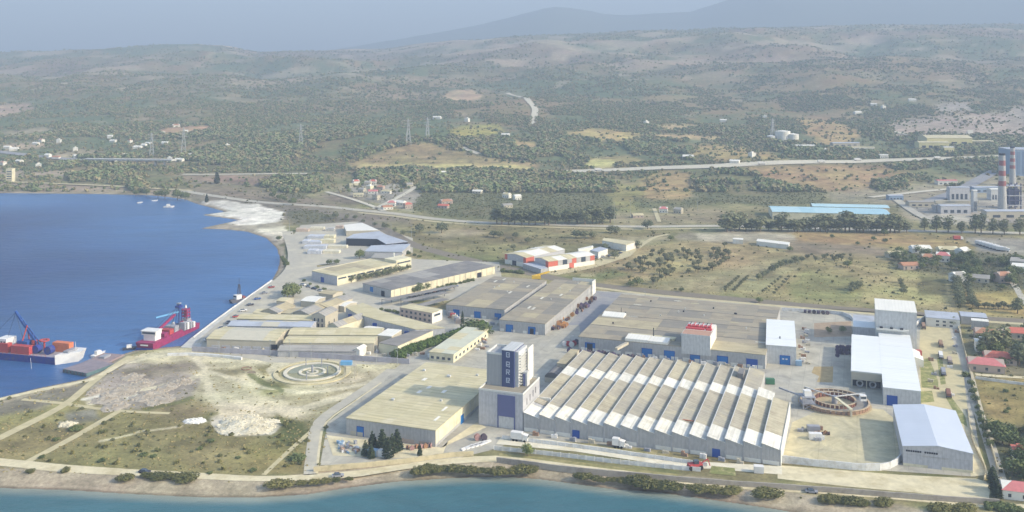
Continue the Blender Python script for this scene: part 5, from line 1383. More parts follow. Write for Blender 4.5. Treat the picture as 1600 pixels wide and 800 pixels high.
# scattered white houses on the slope across the bay
for i in range(30):
    px, py = [(65, 222), (56, 226), (92, 223), (22, 235), (75, 246), (88, 248), (118, 236), (122, 246), (172, 216), (177, 222), (203, 224), (215, 232), (225, 230), (232, 226), (255, 211), (275, 198), (290, 208), (258, 225), (355, 231), (380, 232), (5, 258), (30, 254), (60, 262), (175, 253), (195, 246), (205, 243), (265, 252), (280, 252), (298, 246), (12, 232)][i]
    house(px, py, i % 4, 0, 3 if i % 5 else 2, .8, label='small white house scattered on the slope across the bay', group='white houses on the slope across the bay')
for i, (px, py) in enumerate([(850, 222), (1010, 195), (1075, 248), (1148, 255), (1175, 246), (1340, 178), (1365, 165), (1380, 170), (1425, 158), (790, 213), (730, 190), (683, 186), (1130, 190), (1195, 186)]):
    house(px, py, 1 + i % 3, 0, 3, .95, label='lone small white building on the middle slopes', group='white buildings on the middle slopes')
# tower block on the far shore
b = Bld('far_tower_block', 'small cream tower block on the far left shore', 'tower block', (9, 264), (19, 264), (9.5, 263), 18)
b.walls(W_cream); b.flatroof([R_cream[1]], 1, 1)
for k in range(5): b.part('window', MB().box(1, -.08, 2 + 3 * k, b.w - 1, -.01, 3.3 + 3 * k), W_glass)

# ---------------------------------------------------------- tanks, yellow works, power plant
def on(px, py, w, d, parts, name, label, cat, rz=0.0):
    p = T(px, py)
    r = empty(name, p, rz, label=label, cat=cat)
    for nm, mb, m in parts: mb.build(nm, m, r)
    return r
tp = lambda R_, H_: [('shell', MB().cyl((0, 0, -3), (0, 0, H_), R_, n=24), W_white), ('roof', MB().cyl((0, 0, H_), (0, 0, H_ + 1.5), R_ + .1, .5, n=24), R_white), ('ladder', MB().bar((R_ + .2, -1, 0), (R_ + .2, -1, H_), .6), W_grey)]
on(1223, 219, 0, 0, tp(12, 15), 'storage_tank', 'big white storage tank on the hillside', 'tank')
on(1239, 220, 0, 0, tp(9, 11), 'storage_tank', 'smaller white storage tank right of the big one', 'tank')
on(1205, 219, 0, 0, tp(7, 7), 'storage_tank', 'lowest white storage tank left of the big one', 'tank')
def far_hall(px, py, w, d, h, wall, roof, label, rz=0.0, name='far_works'):
    p = T(px, py)
    r = empty(name, p, rz, label=label, cat='factory')
    MB().box(-w / 2, -d / 2, -4, w / 2, d / 2, h).build('wall', wall, r)
    b = MB(); b.v = [(-w / 2 - .4, -d / 2 - .4, h), (w / 2 + .4, -d / 2 - .4, h), (w / 2 + .4, d / 2 + .4, h), (-w / 2 - .4, d / 2 + .4, h), (-w / 2 - .4, 0, h + d * .09), (w / 2 + .4, 0, h + d * .09)]
    b.f = [(0, 1, 5, 4), (2, 3, 4, 5), (1, 2, 5), (3, 0, 4), (3, 2, 1, 0)]
    b.build('roof', roof, r)
    for k in range(4): MB().box(-w * .4 + w * .22 * k, -d / 2 - .15, 1, -w * .4 + w * .22 * k + w * .12, -d / 2 - .02, h * .5).build('window_band', W_glass, r)
    return r
Y_f = mat('yellow_factory', (226, 216, 160), .7, .06, .1)
far_hall(1476, 226, 70, 40, 12, Y_f, R_cream[1], 'pale yellow main works on the hillside at right', -.05)
far_hall(1456, 231, 46, 20, 9, Y_f, R_cream[2], 'front yellow hall of the hillside works', -.05)
far_hall(1481, 239, 15, 10, 9, Y_f, R_white, 'small bright yellow block below the hillside works', 0)
far_hall(1525, 225, 50, 14, 5, W_beige, R_cream[1], 'low pale hall right of the hillside works', -.1)
far_hall(1508, 229, 16, 10, 6, W_white, R_white, 'small white hall beside the hillside works', 0)
far_hall(1255, 232, 34, 12, 5, W_white, R_white, 'low white hall right of the hillside tanks', 0)
far_hall(1320, 228, 44, 12, 5, W_beige, R_bgrey, 'blue grey hall on the slope between tanks and works', .1)
far_hall(1345, 234, 40, 10, 4, W_white, R_cream[1], 'long low pale hall below the blue grey one', .05)
far_hall(1275, 237, 30, 10, 4, W_beige, R_white, 'low hall at the wood below the tanks', .05)
far_hall(1380, 247, 12, 8, 5, W_white, R_white, 'small white roadside building by the motorway', .0)
far_hall(1478, 288, 24, 10, 5, W_white, R_tile2, 'white building with pinkish roof above the power plant road', .0)

def chimney(px, py, hgt, r0, label):
    p = T(px, py)
    r = empty('chimney', p, label=label, cat='chimney')
    n = 11
    RW = mat('chimney_red', (156, 94, 92), .7, .08, .5)
    for k in range(n):
        z0, z1 = hgt * k / n, hgt * (k + 1) / n
        q = lambda z: r0 * (1 - .35 * z / hgt)
        red = k >= n - 6 and (k - n) % 2 == 0
        MB().cyl((0, 0, z0 - (3 if k == 0 else 0)), (0, 0, z1), q(z0), q(z1), 20, caps=(k == n - 1 or k == 0)).build('shaft_ring', RW if red else W_grey, r)
    MB().cyl((0, 0, hgt), (0, 0, hgt + 2), r0 * .68, r0 * .68, 20).build('cap', W_dark, r)
    return r
chimney(1566, 330, 57, 4.4, 'nearer red and white banded power station chimney')
chimney(1582, 290, 46, 3.8, 'farther red and white banded power station chimney')
p = T(1600, 275)
pb = empty('boiler_house', p, label='tall blue grey boiler house at the right edge', cat='power station')
BG = mat('boiler_blue', (142, 164, 190), .6, .05, .3)
MB().box(-18, 0, -5, 30, 30, 34).build('wall', BG, pb)
MB().box(-18.4, -.4, 34, 30.4, 30.4, 35).build('roof', R_bgrey, pb)
for k in range(6): MB().box(-16 + k * 7, -.3, 2, -12 + k * 7, -.02, 32).build('wall_panel', mat('boiler_dark', (116, 138, 166), .6, .05, .3), pb)
p = T(1577, 326)
st = empty('steel_structure', p, label='dark open steel plant frame beside the nearer chimney', cat='power station')
DS = mat('dark_steel', (92, 94, 122), .6, .1, .5)
for i in range(3):
    for j in range(2):
        MB().box(i * 6 - .5, j * 8 - .5, -3, i * 6 + .5, j * 8 + .5, 26).build('column', DS, st)
for k in range(5): MB().box(-1, -1, 3 + k * 5, 13, 9, 3.8 + k * 5).build('platform', DS if k % 2 else W_lav, st)
MB().box(1, 1, 4, 11, 7, 20).build('boiler', DS, st)
def gantry(px, py, w, h, label):
    p = T(px, py); r = empty('gantry', p, label=label, cat='gantry')
    MB().box(0, 0, h - 2.5, w, 4, h).build('beam', W_beige, r)
    for x in (0.5, w - 2.5): MB().box(x, .4, -2, x + 2, 3.6, h - 2.5).build('leg', W_beige, r)
    return r
gantry(1462, 329, 44, 10, 'long pale conveyor bridge of the power plant')
far_hall(1490, 333, 30, 10, 8, W_lav, R_bgrey, 'grey switch hall in front of the conveyor bridge', 0)
far_hall(1472, 331, 18, 8, 7, W_grey, R_slate[2], 'grey workshop left of the switch hall', .1)
far_hall(1522, 331, 4, 6, 22, W_lgrey, R_white, 'slim grey tower at the end of the conveyor bridge', 0)
far_hall(1497, 312, 22, 8, 14, W_lav, R_bgrey, 'grey boxy plant house behind the conveyor bridge', 0)
far_hall(1540, 300, 34, 10, 6, BG, R_bgrey, 'blue grey low hall behind the power plant', .1)
far_hall(1585, 340, 60, 12, 7, W_beige, R_bgrey, 'long hall at the foot of the nearer chimney', 0)
far_hall(1440, 322, 30, 10, 5, W_beige, R_slate[2], 'low grey hall left of the power plant', .0)
far_hall(1398, 312, 16, 9, 5, BG, R_bgrey, 'small blue building where the power plant road begins', 0)
far_hall(1555, 312, 14, 10, 12, W_lgrey, R_white, 'pale block left of the nearer chimney', 0)
# ================================================================== VEGETATION
def leaf_mat(name, dark, light, rough=0.7):
    m, n, l, p = _new(name)
    oi = n.new('ShaderNodeObjectInfo'); geo = n.new('ShaderNodeNewGeometry')
    nz = n.new('ShaderNodeTexNoise'); nz.inputs['Scale'].default_value = 0.7; nz.inputs['Detail'].default_value = 3
    l.new(geo.outputs['Position'], nz.inputs['Vector'])
    ad = n.new('ShaderNodeMath'); ad.operation = 'MULTIPLY_ADD'; ad.inputs[1].default_value = 0.55
    l.new(oi.outputs['Random'], ad.inputs[0])
    sb = n.new('ShaderNodeMath'); sb.operation = 'MULTIPLY_ADD'; sb.inputs[1].default_value = 1.6; sb.inputs[2].default_value = -0.55
    l.new(nz.outputs['Fac'], sb.inputs[0]); l.new(sb.outputs['Value'], ad.inputs[2])
    cr = n.new('ShaderNodeValToRGB')
    cr.color_ramp.elements[0].color = (*alb(*dark), 1); cr.color_ramp.elements[1].color = (*alb(*light), 1)
    l.new(ad.outputs['Value'], cr.inputs['Fac'])
    l.new(cr.outputs['Color'], p.inputs['Base Color'])
    p.inputs['Roughness'].default_value = rough; p.inputs['Specular IOR Level'].default_value = 0.15
    try:
        p.inputs['Subsurface Weight'].default_value = 0.0
    except Exception:
        pass
    return m
L_dark = leaf_mat('foliage_dark', (82, 98, 62), (130, 138, 84))
L_euc = leaf_mat('foliage_eucalyptus', (90, 102, 76), (146, 146, 106))
L_olive = leaf_mat('foliage_olive', (94, 100, 72), (138, 136, 98))
L_bush = leaf_mat('foliage_bush', (84, 92, 54), (140, 134, 82))
L_hedge = leaf_mat('foliage_hedge', (70, 94, 44), (112, 132, 62))
L_cyp = leaf_mat('foliage_cypress', (46, 58, 44), (78, 90, 60))
L_bright = leaf_mat('foliage_bright', (96, 116, 56), (146, 152, 84))
L_wood = leaf_mat('foliage_wood', (98, 120, 80), (150, 154, 104))
L_wood2 = leaf_mat('foliage_wood_pale', (126, 126, 92), (176, 162, 120))
L_brown = leaf_mat('foliage_brown', (104, 96, 78), (136, 124, 96))
M_trunk = mat('bark', (126, 108, 88), .9, .2, 1.0)

def leaves(lobes, n, size, seed, flat=0.0):
    """quads scattered through and over a set of lobes (x,y,z,rx,ry,rz)"""
    r = np.random.default_rng(seed)
    vol = np.array([l_[3] * l_[4] * l_[5] for l_ in lobes]) ** .66
    which = r.choice(len(lobes), n, p=vol / vol.sum())
    L = np.array(lobes)[which]
    d = r.normal(size=(n, 3)); d /= np.linalg.norm(d, axis=1)[:, None]
    rad = 0.55 + 0.5 * r.random(n) ** .6
    c = L[:, :3] + d * L[:, 3:] * rad[:, None]
    c[:, 2] = np.maximum(c[:, 2], 0.05)
    nrm = d + r.normal(size=(n, 3)) * .7; nrm[:, 2] += .25
    nrm /= np.linalg.norm(nrm, axis=1)[:, None]
    a = np.cross(nrm, r.normal(size=(n, 3))); a /= np.linalg.norm(a, axis=1)[:, None]
    b = np.cross(nrm, a)
    s = size * (.6 + .8 * r.random(n))[:, None]
    v = np.stack([c - a * s, c + b * s * .7, c + a * s, c - b * s * .7], 1).reshape(-1, 3)
    f = np.arange(n * 4).reshape(n, 4)
    me = bpy.data.meshes.new('leaves')
    me.from_pydata(v.tolist(), [], f.tolist())
    return me

def trunk_mesh(h, r, limbs, seed):
    rr = random.Random(seed); b = MB()
    b.cyl((0, 0, -.3), (0, 0, h * .5), r, r * .75, 7, caps=False)
    b.cyl((0, 0, h * .5), (rr.uniform(-.2, .2), rr.uniform(-.2, .2), h * .85), r * .75, r * .3, 6, caps=False)
    for k in range(limbs):
        t = 2 * math.pi * k / limbs + rr.random(); q = h * (.4 + .25 * rr.random())
        b.cyl((0, 0, q), (math.cos(t) * h * .25, math.sin(t) * h * .25, q + h * .25), r * .5, r * .15, 5, caps=False)
    return b.mesh('trunk_mesh')

def lobes_for(kind, seed):
    r = random.Random(seed)
    if kind == 'round':
        return [(0, 0, .56, .34, .34, .36)] + [(.26 * math.cos(t), .26 * math.sin(t), .36 + .34 * r.random(), .2 + .08 * r.random(), .2 + .08 * r.random(), .17 + .06 * r.random()) for t in [r.random() * 6.3 for _ in range(7)]]
    if kind == 'tall':
        return [(r.uniform(-.12, .12), r.uniform(-.12, .12), .3 + .1 * k + .04 * r.random(), .16 + .07 * r.random(), .16 + .07 * r.random(), .11 + .05 * r.random()) for k in range(7)]
    if kind == 'cypress':
        return [(0, 0, .12 + .12 * k, .13 * (1 - (k / 7.5) ** 1.6) + .02, .13 * (1 - (k / 7.5) ** 1.6) + .02, .1) for k in range(8)]
    if kind == 'bush':
        return [(0, 0, .25, .42, .42, .4)] + [(.35 * math.cos(t), .35 * math.sin(t), .2 + .15 * r.random(), .26, .26, .26) for t in [r.random() * 6.3 for _ in range(6)]]
    if kind == 'olive':
        return [(r.uniform(-.22, .22), r.uniform(-.22, .22), .55 + .2 * r.random(), .28, .28, .26) for k in range(5)]
TREE = {}
def tree_meshes(kind, leafm, variant, n, size):
    k = (kind, leafm.name, variant, n)
    if k not in TREE:
        me = leaves(lobes_for(kind, variant * 13 + 1), n, size, variant * 7 + 3)
        me.materials.append(leafm); me.name = kind + '_crown'
        tm = None
        if kind != 'bush':
            tm = trunk_mesh(.5 if kind == 'cypress' else .75, .028 if kind != 'olive' else .05, 0 if kind == 'cypress' else 4, variant); tm.materials.append(M_trunk)
        TREE[k] = (me, tm)
    return TREE[k]
SPEC = {'round': ('round', L_dark, 520, .055, 1.0), 'eucalyptus': ('tall', L_euc, 520, .045, 1.0), 'cypress': ('cypress', L_cyp, 700, .035, 1.0), 'olive': ('olive', L_olive, 300, .08, 1.1),
        'beach_bush': ('bush', L_bush, 1500, .05, 1.0), 'bush': ('bush', L_dark, 420, .09, 1.0), 'bright': ('round', L_bright, 600, .05, 1.0), 'brown': ('bush', L_brown, 420, .09, 1.0), 'grey_round': ('round', L_euc, 520, .055, 1.1)}
NTREE = [0]
def tree(kind, px, py, h, label, group=None, name=None, sx=1.0, sy=None):
    sp, lm, n, sz, wx = SPEC[kind]
    p = T(px, py)
    return tree_at(kind, p, h, label, group, name, sx, sy)
def tree_at(kind, p, h, label, group=None, name=None, sx=1.0, sy=None):
    sp, lm, n, sz, wx = SPEC[kind]
    v = random.randrange(4)
    cm, tm = tree_meshes(sp, lm, v, n, sz)
    r = empty(name or {'round': 'tree', 'bright': 'tree', 'grey_round': 'tree', 'eucalyptus': 'eucalyptus_tree', 'cypress': 'cypress_tree', 'olive': 'olive_tree'}.get(kind, 'bush'), p, random.uniform(0, 6.28) if sx == 1.0 else random.uniform(-.3, .3), (h * wx * sx, h * wx * (sy or sx), h), label, 'bush' if sp == 'bush' else 'tree', group)
    inst('crown' if sp != 'bush' else 'foliage', cm, r)
    if tm: inst('trunk', tm, r)
    NTREE[0] += 1
    return r
def row(kind, pts, n, h, label, group, jit=2.0, hv=.25, **k):
    P = [np.array(q, float) for q in pts]
    seg = [np.linalg.norm(P[i + 1] - P[i]) for i in range(len(P) - 1)]; L = sum(seg)
    for i in range(n):
        t = L * (i + .5) / n; j = 0
        while t > seg[j] and j < len(seg) - 1: t -= seg[j]; j += 1
        q = P[j] + (P[j + 1] - P[j]) * t / seg[j]
        tree(kind, q[0] + random.uniform(-jit, jit), q[1] + random.uniform(-jit, jit) * .4, h * random.uniform(1 - hv, 1 + hv), label + nth(i + 1, 'the left' if abs(P[-1][0] - P[0][0]) > abs(P[-1][1] - P[0][1]) else 'the far end'), group, **k)
def area(kind, poly, n, h, label, group, hv=.3, **k):
    xs = [q[0] for q in poly]; ys = [q[1] for q in poly]; c = 0; got = []
    while c < n:
        x, y = random.uniform(min(xs), max(xs)), random.uniform(min(ys), max(ys))
        if not inpoly(np.array([x]), np.array([y]), poly)[0]: continue
        if any(abs(x - a) < 4 and abs(y - b) < 2 for a, b in got) and random.random() < .8: continue
        got.append((x, y)); c += 1
        tree(kind, x, y, h * random.uniform(1 - hv, 1 + hv), label, group, **k)

# beach bushes, left to right
BB = [(48, 738, 2.0, 1.6, 'small bush beside the coastal track near the left edge'), (102, 737, 2.6, 1.2, 'small upright bush on the coastal track verge'), (195, 749, 3.2, 2.0, 'smallest of the three dark beach bushes in front of the left field'), (246, 747, 3.4, 3.2, 'middle one of the three dark beach bushes in front of the left field'), (287, 750, 4.2, 2.7, 'largest greyish beach bush in front of the left field'),
      (435, 760, 3.8, 2.5, 'dark oval bush on the beach below the works road'), (1090, 767, 3.6, 2.0, 'left bush of a group of three on the right beach'), (1113, 768, 3.2, 2.2, 'middle bush of a group of three on the right beach'), (1139, 770, 3.6, 2.3, 'right bush of a group of three on the right beach'),
      (1197, 775, 4.2, 2.8, 'large lone dark bush at the beach right of the three bushes'), (1378, 788, 3.6, 1.9, 'single round bush on the right beach'), (1467, 797, 3.8, 2.3, 'bush cut by the bottom edge, left of two at right'), (1503, 799, 4.0, 2.3, 'bush cut by the bottom edge, right of two at right')]
for px, py, h, sx_, lb in BB: tree('beach_bush', px, py, h, lb, name='beach_bush', sx=sx_, sy=1.4)
for q_, (px, py, h, s_) in enumerate(((470, 757, 2.4, 1.8), (490, 756, 2.6, 1.8), (508, 754, 2.6, 1.7), (525, 752, 2.2, 1.6), (545, 750, 1.8, 1.6))):
    tree('beach_bush', px, py, h, 'low shrub of the strip below the works road mouth' + nth(q_ + 1), 'low shrubs below the works road', 'beach_bush', s_, 1.2)
for k in range(14):
    px = 655 + k * 13.5
    tree('beach_bush', px, 739 - 3 * math.sin(k * .5) - (2 if k > 6 else 0), random.uniform(2.6, 4.6), 'shrub of the scrub belt between track and beach below the hangar' + nth(k + 1), 'scrub belt shrubs below the hangar', 'beach_bush', random.uniform(1.3, 1.9), 1.2)
for k in range(18):
    px = 905 + k * 9.2
    tree('beach_bush', px, 747 + k * 1.05 + random.uniform(-2, 2), random.uniform(2.6, 5.4) if 8 < k < 16 else random.uniform(2, 3.2), 'shrub of the long scrub belt below the sawtooth hall' + nth(k + 1), 'scrub belt shrubs below the sawtooth hall', 'beach_bush', random.uniform(1.2, 1.7), 1.2)
for k in range(6):
    tree('beach_bush', 1286 + k * 12.5, 783 + k * 1.2, random.uniform(2.8, 4), 'shrub of the short belt below the curved yard wall' + nth(k + 1), 'scrub belt shrubs below the curved wall', 'beach_bush', 1.5, 1.2)
row('bush', [(1540, 793), (1598, 800)], 5, 3.0, 'shrub at the bottom right corner', 'shrubs at the bottom right corner', sx=1.3)
# around the hangar
for px, py, h, lb in ((571, 712, 5.5, 'low dark conifer at the left of the conifer clump before the hangar'), (582, 706, 7.5, 'dark conifer behind the left one in the clump before the hangar'), (597, 707, 8.6, 'tall dark conifer in the middle of the clump before the hangar'), (606, 715, 7.4, 'broad conifer at the front of the clump before the hangar'), (613, 708, 7.0, 'dark conifer right of the middle in the clump before the hangar'), (620, 704, 8.0, 'tall conifer at the right end of the clump before the hangar'), (580, 716, 5.0, 'smallest conifer at the front of the clump before the hangar')):
    tree('cypress', px, py, h, lb, sx=2.1)
tree('cypress', 656, 712, 4.6, 'lone small cypress in front of the hangar right of the clump', sx=1.5)
tree('bright', 824, 713, 5.6, 'single light green tree on the verge below the tower')
tree('bush', 464, 718, 3.2, 'green bush left of the works road mouth', sx=1.8)
tree('bush', 118, 672, 3.0, 'dark bush in the left field by the diagonal track', sx=1.6)
for px, py in ((224, 712), (240, 714), (158, 721), (65, 715), (330, 690), (312, 702), (328, 740), (395, 736), (88, 688), (372, 716)):
    tree('bush', px, py, random.uniform(1.2, 1.9), 'low shrub dotted in the left field', 'shrubs in the left field', sx=1.6)
# hedge
hp = [G(x, y)[:2] for x, y in ((622, 557), (755, 512))]
hd = empty('hedge', (hp[0][0], hp[0][1], 0), label='long thick green hedge running diagonally beside the flat office', cat='hedge')
v_ = hp[1] - hp[0]
for k in range(30):
    q = v_ * k / 29
    cm, _t = tree_meshes('bush', L_hedge, k % 4, 620, .075)
    h_ = 5.6 + .9 * random.random()
    inst('hedge_plant', cm, hd, (q[0] + random.uniform(-.5, .5), q[1] + random.uniform(-.5, .5), 0), (0, 0, random.random() * 6), (h_ * 1.15, h_ * 1.15, h_))
tree('round', 736, 519, 8.5, 'round dark tree at the top end of the long hedge', sx=1.5)
tree('round', 757, 525, 7.5, 'round clipped tree right of the hedge top near the office', sx=1.5)
tree('cypress', 722.5, 506, 7.5, 'slim cypress behind the hedge top', sx=1.0)
# quay and factory lot
for px, py, h, lb in ((449, 466, 9, 'dark tree by the quay sheds, left of three'), (458, 464, 10, 'dark tree by the quay sheds, middle of three'), (452, 458, 8, 'dark tree by the quay sheds, farthest of three'), (562, 404, 8, 'round dark tree behind the strip window factory'), (515, 414, 5, 'tree on the factory forecourt, left of two'), (526, 413, 4.5, 'tree on the factory forecourt, right of two'), (436, 376, 5, 'dark tree where the beach meets the quay road')):
    tree('round', px, py, h, lb, sx=1.25)
row('bush', [(441, 402), (448, 416)], 4, 3.6, 'green bush on the shore side of the quay road bend', 'bushes at the quay road bend', 1)
row('bush', [(470, 438), (500, 452), (540, 466)], 7, 2.8, 'bush along the lane below the strip window factory', 'bushes along the factory lane', 2)
row('bush', [(600, 385), (645, 398), (660, 404)], 7, 3.4, 'bush along the rail line behind the open shed', 'bushes along the rail line', 2)
row('grey_round', [(500, 340), (560, 345), (640, 372)], 9, 5.5, 'tree between the rail line and the trunk road', 'trees between rail and trunk road', 4)
row('grey_round', [(545, 442), (600, 432), (640, 420)], 12, 5.5, 'tree of the row along the lit factory wall', 'trees along the strip window factory', 2)
row('round', [(645, 458), (670, 452)], 4, 5.5, 'dark tree of the clump by the yellowish wall', 'dark trees by the yellowish factory wall', 1.5)
row('bush', [(682, 452), (742, 438)], 9, 3.2, 'small bush along the yellowish factory wall', 'bushes along the yellowish factory wall', 1)
row('bush', [(594, 484), (624, 490)], 5, 2.6, 'bush left of the brown office', 'bushes beside the brown office', 1)
row('bush', [(785, 424), (820, 428)], 6, 3.4, 'bush by the railway below the salmon factory', 'bushes below the salmon factory', 2)
tree('round', 1317, 520, 4.6, 'small round tree on the brown plot, right of two'); tree('round', 1295, 521, 4.2, 'small round tree on the brown plot, left of two')
tree('round', 1490, 511, 6.5, 'dark tree in front of the gate office', sx=1.2)
tree('bush', 1509, 588, 3.5, 'bush on the boundary lane edge')
# olive field
def lbl(k): return 'olive tree dotted in the rough field behind the plant'
area('olive', [(975, 420), (1025, 392), (1130, 385), (1150, 398), (1135, 418), (1090, 428), (1020, 432)], 64, 4.2, lbl(0), 'olive trees in the rough field', .25)
row('olive', [(1018, 446), (1048, 430), (1053, 424)], 6, 4.6, 'tree of the short diagonal row left in the rough field', 'short diagonal row in the rough field', 1)
row('olive', [(1105, 426), (1140, 406)], 7, 4.2, 'tree of the diagonal row in the middle of the rough field', 'middle diagonal row in the rough field', 1)
row('olive', [(1131, 457), (1156, 434)], 8, 2.9, 'sapling in the left row of the first planted pair', 'first planted pair of rows', .6, .15)
row('olive', [(1145, 458), (1170, 434)], 8, 2.9, 'sapling in the right row of the first planted pair', 'first planted pair of rows, right', .6, .15)
row('olive', [(1190, 460), (1222, 434)], 7, 2.4, 'sapling in the left row of the second planted pair', 'second planted pair of rows', .6, .15)
row('olive', [(1208, 462), (1234, 434)], 7, 2.4, 'sapling in the right row of the second planted pair', 'second planted pair of rows, right', .6, .15)
row('grey_round', [(1180, 440), (1200, 428), (1215, 420), (1232, 414), (1255, 408)], 10, 5.5, 'tree of the hedgerow crossing the rough field', 'hedgerow across the rough field', 2)
for px, py, h, lb in ((985, 448, 4.5, 'left tree of a pair at the railway edge of the rough field'), (996, 446, 6.5, 'taller tree of a pair at the railway edge of the rough field'), (1065, 456, 3.4, 'lone bush at the railway edge of the rough field'), (1186, 473, 4, 'lone bush behind the main hall roof edge')):
    tree('round', px, py, h, lb, sx=1.3)
row('grey_round', [(1325, 460), (1345, 447)], 5, 5.0, 'loose tree on the green patch behind the white plant', 'loose trees behind the white plant', 3)
row('grey_round', [(1407, 440), (1413, 462)], 5, 4.2, 'tree of the short line behind the tall white block', 'short line behind the tall white block', 1)
area('olive', [(1255, 400), (1340, 402), (1350, 412), (1260, 410)], 12, 4, 'scrubby tree at the back of the green patch', 'scrubby trees behind the green patch')
for px, py, h, lb in ((1324, 418, 6, 'brownish round tree alone on the pale field'), (1344, 360.5, 6, 'dark lone tree under the eucalyptus row'), (1382, 368, 6.5, 'lone dark tree on the orange strip'), (1300, 372, 4, 'left bush on the orange strip'), (1365, 376, 4.5, 'bush on the orange strip right of centre'), (1383, 380, 5, 'bush where the right gardens begin'), (1340, 383, 3.6, 'small bush in the brown strip'), (1048, 376, 5, 'round tree at the left end of the pale bare yard'), (1234, 393, 5, 'round tree at the right end of the pale bare yard')):
    tree('round', px, py, h, lb, sx=1.2)
# scrub field trees
for px, py, h, lb in ((771, 371, 7, 'dark tree clump in the scrub field, left'), (780, 372, 7, 'dark tree clump in the scrub field, right'), (805, 372, 6, 'bushy tree left of the salmon factory'), (824, 380, 6, 'dark bushy tree above the salmon factory'), (802, 390, 5, 'small tree at the corner of the salmon factory'), (945, 390, 6, 'tree by the white store'), (960, 404, 7, 'tree at the salmon factory car park'), (995, 387, 7, 'tall tree at the depot corner'), (900, 372, 8, 'large tree clump above the depot, left'), (912, 373, 8, 'large tree clump above the depot, middle'), (925, 372, 7, 'large tree clump above the depot, right'), (955, 364, 8, 'big dark tree by the trunk road, left of two'), (963, 364, 7, 'big dark tree by the trunk road, right of two'), (1012, 358, 10, 'tall lone tree on the trunk road'), (690, 364, 11, 'tall dark tree in the scrub field'), (655, 363, 9, 'pale dark tree near the rail bend')):
    tree('grey_round', px, py, h, lb, sx=1.1)
# eucalyptus row
row('eucalyptus', [(1130, 361), (1200, 361), (1420, 364)], 36, 13, 'eucalyptus of the dark row along the trunk road', 'eucalyptus row along the trunk road', 3, .4, sx=1.9)
row('eucalyptus', [(1440, 362), (1600, 366)], 9, 14, 'scattered tall tree of the road row before the power plant', 'scattered road trees before the power plant', 5, .3, sx=1.4)
row('eucalyptus', [(770, 350), (850, 351), (960, 349)], 18, 14, 'tall tree at the front edge of the roadside wood', 'front trees of the wood by the road', 3, .3, sx=1.7)
row('round', [(420, 309), (445, 316), (460, 322)], 4, 9, 'dark tree of the clump by the trunk road bend', 'clump by the trunk road bend', 3)
tree('cypress', 339, 287, 16, 'tall cypress behind the north shore', sx=1.6); tree('cypress', 323, 316, 9, 'cypress at the pale sand terminal', sx=1.6)
row('round', [(205, 303), (280, 310), (300, 312)], 6, 9, 'shore tree at the north end of the bay', 'shore trees at the north end of the bay', 3, .3, sx=1.3)
# right gardens
area('round', [(1392, 392), (1480, 398), (1600, 405), (1600, 455), (1520, 452), (1500, 440), (1475, 425), (1400, 420)], 70, 6.0, 'dark tree among the houses of the right gardens', 'trees of the right gardens', .35, sx=1.25)
row('grey_round', [(1494, 440), (1502, 482)], 9, 6, 'tree of the left file of the garden avenue', 'left file of the garden avenue', 1, .2, sx=1.1)
row('grey_round', [(1512, 448), (1520, 482)], 7, 5.5, 'tree of the right file of the garden avenue', 'right file of the garden avenue', 1, .2, sx=1.1)
row('olive', [(1525, 482), (1590, 484)], 8, 4.2, 'greyish bush along the railway by the gardens', 'greyish bushes along the railway', 2)
area('round', [(1530, 525), (1640, 515), (1640, 582), (1570, 575), (1530, 560)], 38, 6.6, 'dark tree around the pink roofed houses', 'trees around the pink roofed houses', .35, sx=1.2)
for px, py, h, lb in ((1545, 552, 12, 'brownish tall conifer by the pale green house, left of two'), (1563, 548, 12, 'brownish tall conifer by the pale green house, right of two'), (1592, 572, 11, 'big dark tree at the edge behind the pink house'), (1590, 490, 9, 'big dark tree by the railway at the right edge')):
    tree('eucalyptus', px, py, h, lb, sx=1.6)
area('round', [(1550, 680), (1640, 670), (1640, 760), (1600, 760), (1565, 735)], 24, 6.0, 'dark garden tree above the bottom right corner', 'garden trees at the bottom right', .3, sx=1.2)
row('round', [(1515, 600), (1533, 660), (1548, 705)], 9, 3.6, 'bush of the line along the boundary lane', 'bushes along the boundary lane', 1, .2)
for k, (px, py) in enumerate(((1551, 755), (1554, 766), (1558, 777))): tree('cypress', px, py, 6, ['upper', 'middle', 'lower'][k] + ' clipped conifer of the three closing the boundary lane', sx=2.2)
area('bush', [(1540, 610), (1640, 605), (1640, 655), (1560, 650)], 8, 2.0, 'low bush in the dry field at the right edge', 'bushes in the right dry field')

